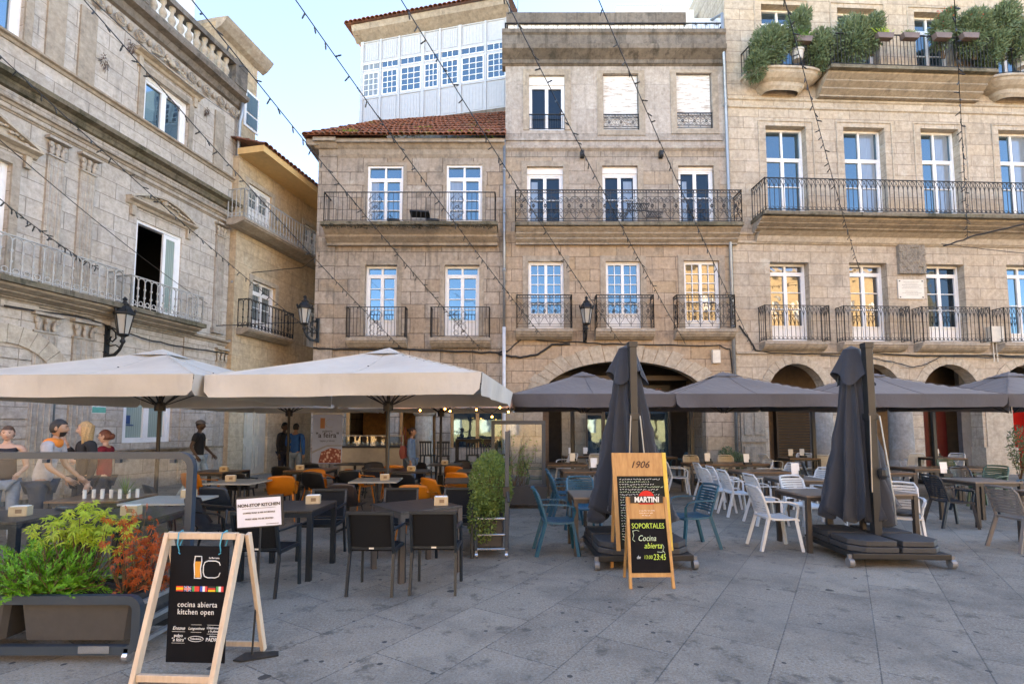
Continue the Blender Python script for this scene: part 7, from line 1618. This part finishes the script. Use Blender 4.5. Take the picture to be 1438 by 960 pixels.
def person(x, y, rz, h, label, skin='light', hair=((.05, .03, .02), 'short'), top=(.1, .1, .1), sleeve=1.0, legs=(.1, .1, .15), shoes=(.03, .03, .03), armL=None, armR=None, stride=0.0, fem=False, turn=0, jacket=False, lean=0, beard=False, yoke=None, holds=None, top_name='shirt', bust=0):
    k = h / 1.75; t = empty('person', (x, y, 0), R(rz), label, 'person'); sw = (.17 if fem else .195) * k; hw = .095 * k
    # local frame: faces -y
    L_ = lean * k
    def sp(z, yy=0): q = max(0, (z - .95) / .6); return (0, (yy * k) - L_ * q, z * k)
    J = {'pel': sp(.95), 'wst': sp(1.10, .01), 'chs': sp(1.30, .0), 'nkb': sp(1.46, .02), 'nk': sp(1.50, .005), 'hd': sp(1.548, 0)}
    aL = armL or [(-.03, .02, -.29), (-.0, -.05, -.25)]; aR = armR or [(.03, .02, -.29), (.0, -.05, -.25)]
    for s, nm, a in ((-1, 'L', aL), (1, 'R', aR)):
        sh = Vector(sp(1.42)) + Vector((s * sw, .01, 0)); el = sh + Vector(a[0]) * k; wr = el + Vector(a[1]) * k
        J['sh' + nm], J['el' + nm], J['wr' + nm] = sh, el, wr
        st = stride * s
        hip = Vector((s * hw, 0, .90 * k)); J['hp' + nm] = hip; J['kn' + nm] = Vector((s * hw * 1.05, -.03 * k - st * .45 * k - abs(st) * .04, .49 * k)); J['an' + nm] = Vector((s * hw * 1.1, .03 * k - st * .95 * k + (abs(st) * .2 if st < 0 else 0) * k, .085 * k)); J['to' + nm] = J['an' + nm] + Vector((s * .02, -.15 * k, -.05 * k))
    names = list(J); idx = {n: i for i, n in enumerate(names)}
    E = [('pel', 'wst'), ('wst', 'chs'), ('chs', 'nkb'), ('nkb', 'nk'), ('nk', 'hd')] + sum([[('nkb', 'sh' + n), ('sh' + n, 'el' + n), ('el' + n, 'wr' + n), ('pel', 'hp' + n), ('hp' + n, 'kn' + n), ('kn' + n, 'an' + n), ('an' + n, 'to' + n)] for n in 'LR'], [])
    rad = {'pel': (.13, .10), 'wst': (.115, .09), 'chs': (.135, .10), 'nkb': (.075, .06), 'nk': .05, 'hd': .05, 'sh': .052, 'el': .038, 'wr': .024, 'hp': .085, 'kn': .052, 'an': .033, 'to': .028}
    def rr(n, g=0): r = rad.get(n, rad.get(n[:2])); r = r if isinstance(r, tuple) else (r, r); return ((r[0] + g) * k, (r[1] + g) * k)
    V, F = skin_mesh([tuple(J[n]) for n in names], [(idx[a], idx[b_]) for a, b_ in E], [rr(n) for n in names], 2)
    b = MB(); b.add(V, F)
    # head with brow, nose, mouth, ears, chin
    hc = Vector(J['hd']) + Vector((0, -.012 * k, .085 * k)); tr_ = R(turn)
    def hp(a, p):
        x_, y_, z_ = math.sin(p) * math.sin(a), -math.sin(p) * math.cos(a), -math.cos(p); w_ = .074 * (1 - .16 * max(0, -z_) ** 1.2); d_ = .092 * (1 - .08 * max(0, -z_)); q = Vector((x_ * w_, y_ * d_, z_ * .112))
        if abs(a if a < math.pi else a - 2 * math.pi) < .28 and -.35 < z_ < .12: q.y -= .013 * (1 - abs((a if a < math.pi else a - 2 * math.pi)) / .28) * (1 - abs(z_ + .22) / .36) * 1.4 if abs(z_ + .22) < .36 else 0
        aa = a if a < math.pi else a - 2 * math.pi
        if .25 < abs(aa) < .6 and .0 < z_ < .2: q.y += .008
        if abs(aa) < .35 and -.62 < z_ < -.5: q.y += .005
        if abs(aa) < .4 and z_ < -.7: q.y -= .006
        return q
    HM = Matrix.Translation(hc) @ Matrix.Rotation(tr_, 4, 'Z') @ Matrix.Diagonal((k, k, k, 1))
    b.grid(lambda s, q: HM @ hp(s * 2 * math.pi, .02 + q * (math.pi - .04)), 36, 28)
    for s in (-1, 1): n0 = len(b.v); b.ball((s * .076, .008, -.005), .022, 6, (.35, .8, 1.3)); b.xform(HM, n0)
    # hands: palm and five fingers
    for s, n in ((-1, 'L'), (1, 'R')):
        d = (Vector(J['wr' + n]) - Vector(J['el' + n])).normalized(); side = d.cross(Vector((1, 0, 0)) if abs(d.x) < .8 else Vector((0, 1, 0))).normalized(); nrm = d.cross(side); w0 = Vector(J['wr' + n]); pa = w0 + d * .07 * k
        b.tube([w0 - d * .01, w0 + d * .03 * k, pa + d * .02 * k], [.022 * k, .034 * k, .03 * k], 8)
        for f in range(4): ln = (.07, .08, .075, .06)[f] * k; o = side * (f - 1.5) * .019 * k; p0 = pa + o; b.tube([p0, p0 + d * ln * .5 - nrm * .004, p0 + d * ln * .9 + nrm * s * .018 * k], [.009 * k, .008 * k, .006 * k], 6)
        p0 = w0 + d * .03 * k + side * -.028 * k; b.tube([p0, p0 + (d * .6 - side * .8) * .035 * k, p0 + (d * .9 - side * .5) * .06 * k], [.011 * k, .010 * k, .007 * k], 6)
    b.build('body', SKINS[skin], t, smooth=True, fixn=True)
    # face details
    b = MB()
    for s in (-1, 1):
        n0 = len(b.v); b.ball((s * .029, -.080, .008), .0085, 6, (1.3, .6, .8)); b.xform(HM, n0); n0 = len(b.v); b.bar((s * .014, -.092, .028), (s * .045, -.083, .028), .006, .006); b.xform(HM, n0)
    b.build('eyes', mat('dark_eye', (.03, .02, .015), .3), t)
    b = MB(); b.bar((-.02, -.088, -.058), (.02, -.088, -.058), .005, .008); b.xform(HM); b.build('mouth', mat('lip', (.30, .10, .08), .5), t)
    hcol, style = hair; hm = mat('hair_%.2f_%.2f' % (hcol[0], hcol[1]), hcol, .6, var=.3, vs=60, bump=.5, bs=150); b = MB()
    def cap(s, q, fr=.52, lo=.62, ex=1.10):
        a = s * 2 * math.pi; lim = math.pi * (lo - (lo - .36) * max(0, min(1, (math.cos(a) + .05) / .55)) ** .8); p_ = math.pi - q * (lim); v = hp(a, p_) * ex; v.y += .004; return HM @ v
    b.grid(lambda s, q: cap(s, q, lo=.66 if style != 'buzz' else .5, ex=1.06 + .02 * math.sin(s * 57) * math.sin(q * 9) if style != 'buzz' else 1.02), 32, 12)
    if style == 'bun': n0 = len(b.v); b.ball((0, .095, .045), .042, 8); b.xform(HM, n0)
    if style == 'tied': n0 = len(b.v); b.ball((0, .10, .0), .045, 8, (1, 1, 1.2)); b.xform(HM, n0)
    if style == 'long':
        n0 = len(b.v)
        def lh(s, q): a = math.pi * (.30 + 1.4 * s); r = .080 + .006 * math.sin(s * 47 + q * 5); w2_ = 1 + .12 * math.sin(q * 3) - .35 * q * q; return (math.sin(a) * r * w2_, -math.cos(a) * r * (1.08 - .25 * q) + .01, .06 - q * .26 - .03 * math.sin(s * 29) * q)
        b.grid(lh, 30, 8); b.xform(HM, n0)
    o = b.build('hair', hm, t, smooth=True); md = o.modifiers.new('s', 'SOLIDIFY'); md.thickness = .008
    if style == 'cap':
        pass
    if beard: b = MB(); b.grid(lambda s, q: HM @ (hp((s - .5) * 2.4, math.pi * (.12 + .24 * q)) * 1.05), 14, 6); b.build('beard', hm, t, smooth=True)
    # clothes: shirt with sleeves, trousers, shoes
    def seg(names_, edges, g, sub=2, ov={}, pos={}):
        P = [tuple(pos.get(n, J.get(n, None)) if n in pos or n in J else None) for n in names_]; ix = {n: i for i, n in enumerate(names_)}
        return skin_mesh(P, [(ix[a], ix[c]) for a, c in edges], [ov[n] if n in ov else rr(n, g) for n in names_], sub)
    pos = {}
    N_ = ['pel', 'wst', 'chs', 'nkb', 'shL', 'shR']; ED = [('pel', 'wst'), ('wst', 'chs'), ('chs', 'nkb'), ('nkb', 'shL'), ('nkb', 'shR')]
    pos['pel'] = Vector(J['pel']) + Vector((0, 0, -.05 * k)); pos['nkb'] = Vector(J['nkb']) + Vector((0, 0, -.02 * k)); ov = {}
    for n in 'LR':
        if sleeve > 0:
            if sleeve <= .6: pos['e1' + n] = Vector(J['sh' + n]).lerp(Vector(J['el' + n]), sleeve * 1.4); N_.append('e1' + n); ED.append(('sh' + n, 'e1' + n)); ov['e1' + n] = (.058 * k, .058 * k)
            else: N_ += ['el' + n]; ED.append(('sh' + n, 'el' + n)); pos['w1' + n] = Vector(J['el' + n]).lerp(Vector(J['wr' + n]), .92 * min(1, sleeve)); N_.append('w1' + n); ED.append(('el' + n, 'w1' + n)); ov['w1' + n] = (.036 * k, .036 * k)
        else: ov['sh' + n] = (.035 * k, .04 * k)
    if fem: ov['chs'] = (.14 * k, .125 * k)
    V, F = seg(N_, ED, .016, 2, ov, pos); b = MB(); b.add(V, F); tm = fabric('cloth_%.2f_%.2f_%.2f' % top, top); so_ = b.build(top_name, tm, t, smooth=True)
    if yoke:
        V, F = skin_mesh([tuple(Vector(J['shL']) * .9 + Vector((0, 0, .166 * k))) if False else tuple(Vector(J['shL']).lerp(Vector(J['nkb']), .15)), tuple(Vector(J['nkb']) + Vector((0, 0, -.005))), tuple(Vector(J['shR']).lerp(Vector(J['nkb']), .15))], [(0, 1), (1, 2)], [(.064 * k, .064 * k), (.095 * k, .082 * k), (.064 * k, .064 * k)], 2, 1); b = MB(); b.add(V, F); b.build('shoulder_yoke', fabric('cloth_yoke', yoke), so_, smooth=True)
    V, F = seg(['pel', 'hpL', 'hpR', 'knL', 'knR', 'anL', 'anR'], [('pel', 'hpL'), ('pel', 'hpR'), ('hpL', 'knL'), ('hpR', 'knR'), ('knL', 'anL'), ('knR', 'anR')], .014, 2, {'anL': (.05 * k, .05 * k), 'anR': (.05 * k, .05 * k)}, {'pel': Vector(J['pel']) + Vector((0, 0, .03 * k))})
    b = MB(); b.add(V, F); b.build('trousers', fabric('cloth_%.2f_%.2f_%.2f' % legs, legs), t, smooth=True)
    for n in 'LR':
        a = Vector(J['an' + n]); V, F = skin_mesh([tuple(a + Vector((0, .03 * k, -.03 * k))), tuple(a + Vector((0, -.04 * k, -.035 * k))), tuple(a + Vector((0, -.17 * k, -.05 * k)))], [(0, 1), (1, 2)], [(.045 * k, .045 * k), (.045 * k, .045 * k), (.042 * k, .032 * k)], 2); b = MB(); b.add(V, F); b.build('shoe', mat('shoe_%.2f' % shoes[0], shoes, .6), t, smooth=True)
    return t, J, HM, k
WH = (.7, .7, .7)
# group behind the planter barrier
t, J, HM, k = person(-7.05, 7.2, 35, 1.68, 'woman with tied brown hair in a sleeveless black top at the far left', 'light', ((.10, .055, .035), 'bun'), (.015, .017, .025), 0, (.22, .27, .33), fem=True, armL=[(-.05, .03, -.27), (.08, -.2, -.06)], armR=[(.05, .03, -.28), (-.05, -.18, -.08)])
t, J, HM, k = person(-6.0, 6.6, 112, 1.76, 'bearded man leaning forward in a grey polo shirt with an orange yoke', 'tan', ((.018, .014, .012), 'short'), (.34, .32, .32), .42, (.04, .045, .055), lean=.14, beard=True, yoke=(.75, .20, .03), armL=[(-.06, -.06, -.27), (.05, -.16, -.14)], armR=[(.06, -.05, -.27), (-.02, -.16, -.16)])
t, J, HM, k = person(-6.08, 7.35, -30, 1.74, 'woman with long blonde hair in a black jacket behind the bearded man', 'light', ((.42, .27, .13), 'long'), (.014, .014, .017), 1.0, (.02, .02, .025), fem=True, turn=-25, top_name='jacket', armL=[(-.1, .0, -.22), (-.02, -.12, .20)])
t, J, HM, k = person(-6.35, 8.05, -75, 1.62, 'older woman with glasses and auburn hair in a dark red sweater', 'light', ((.14, .045, .03), 'tied'), (.22, .01, .025), 1.0, (.05, .05, .06), fem=True, top_name='sweater', armL=[(-.05, -.08, -.24), (.02, -.22, .05)], armR=[(.05, -.08, -.24), (-.02, -.22, .05)])
b = MB()
for s in (-1, 1): b.tube([(s * .03 + .02 * math.cos(R(a)), -.097, .006 + .016 * math.sin(R(a))) for a in range(0, 360, 30)], .002, 4, closed=True); b.bar((s * .05, -.095, .01), (s * .078, .0, .012), .003, .003)
b.xform(HM); b.build('glasses', MBLKM, t)
# walking man in the cap
t, J, HM, k = person(-7.28, 12.0, 105, 1.82, 'man in grey cap, black T-shirt and light jeans walking past the mansion', 'dark', ((.02, .018, .016), 'buzz'), (.014, .014, .018), .42, (.32, .42, .52), stride=.28, shoes=(.4, .4, .4), armL=[(-.05, .08, -.26), (.0, -.12, -.2)], armR=[(.05, -.06, -.27), (-.0, -.16, -.18)])
b = MB(); b.grid(lambda s, q: HM @ (Vector((.09 * math.sin(s * 6.2832) * math.sin(q * 1.57), -.105 * math.cos(s * 6.2832) * math.sin(q * 1.57) + .005, .04 + .09 * math.cos(q * 1.57)))), 20, 8); n0 = len(b.v); b.prism([(.07 * math.cos(R(a)), -.08 - .085 * math.sin(R(a))) for a in range(0, 181, 20)], lambda x, y: (x, y, .04), lambda x, y: (x, y, .05)); b.xform(HM, n0); b.build('cap', fabric('grey_cap', (.16, .15, .15)), t, smooth=False)
b = MB(); b.box(-.06, .06, -.145 * k, -.14 * k, 1.18 * k, 1.34 * k); b.build('shirt_print', MPAPER, t)
# two men by the banner
t, J, HM, k = person(-6.28, 14.2, 80, 1.80, 'man in a dark jacket and cap holding a white plastic bag', 'dark', ((.015, .014, .013), 'short'), (.018, .022, .035), 1.0, (.02, .03, .07), top_name='jacket', stride=.08)
bg_ = MB(); bg_.grid(lambda s, q: (.14 * math.sin(s * 6.2832) * (.35 + .65 * math.sin(q * 2.2)), .05 * math.cos(s * 6.2832) * (.5 + .5 * math.sin(q * 2.4)), -.42 * q), 20, 8); bo = bg_.build('plastic_bag', mat('white_plastic_bag', (.7, .72, .74), .4, var=.1, bump=.4, bs=20), None, smooth=True); hp_ = Matrix.Translation((-6.28, 14.2, 0)) @ Matrix.Rotation(R(80), 4, 'Z') @ Vector(J['wrR']); bo.location = hp_ + Vector((0, -.02, -.09)); tag(bo, 'white plastic bag held by the man in the dark jacket', 'bag')
t, J, HM, k = person(-5.88, 14.0, 175, 1.77, 'man in a bright blue sweater standing with his back to the camera', 'tan', ((.02, .018, .016), 'short'), (.01, .10, .36), 1.0, (.20, .28, .40), top_name='sweater', armR=[(.06, -.02, -.26), (-.06, -.2, .03)])
# woman in denim
t, J, HM, k = person(-2.38, 12.25, 88, 1.66, 'woman in a blue denim shirt standing by the stone column', 'tan', ((.03, .018, .012), 'bun'), (.10, .18, .30), .9, (.10, .16, .26), fem=True)
bb = MB(); bb.grid(lambda s, q: (.10 * math.sin(s * 6.2832) * (.6 + .4 * math.sin(q * 3.1)), .06 * math.cos(s * 6.2832) * (.6 + .4 * math.sin(q * 3.1)), -.3 * q), 16, 8); bb.tube([(-.06, 0, 0), (-.03, 0, .3), (.03, .02, .45), (.06, 0, 0)], .01, 5); bo = bb.build('shoulder_bag', mat('dull_red_leather', (.22, .05, .05), .5), None, smooth=True); bo.location = (-2.56, 12.15, 1.22); tag(bo, 'dull red shoulder bag carried by the woman in denim', 'bag')
# small table things behind the glass: glasses and a spiky pot plant
gt = MB()
for k_ in range(9): gx = -5.45 + k_ * .075; gt.tube([(gx, 6.62 + .05 * (k_ % 3), .75), (gx, 6.62 + .05 * (k_ % 3), .86)], .022, 8)
o = gt.build('glasses_row', mat('white_crockery', (.6, .6, .58), .2), None); tag(o, 'cluster of small glasses on the brown table behind the planter barrier', 'glassware', kind='stuff')
b = MB()
for k_ in range(26): a = random.Random(k_).uniform(0, 6.28); el = random.Random(k_ + 99).uniform(.2, 1.3); d = Vector((math.cos(a) * math.cos(el), math.sin(a) * math.cos(el), math.sin(el))); s = d.cross(Vector((0, 0, 1))).normalized() * .01; b.add([-s, s, d * .26], [(0, 1, 2)])
plant('spiky_pot_plant', 'dark spiky pot plant on the brown table behind the barrier glass', (-4.95, 6.65, .8), b, L4)
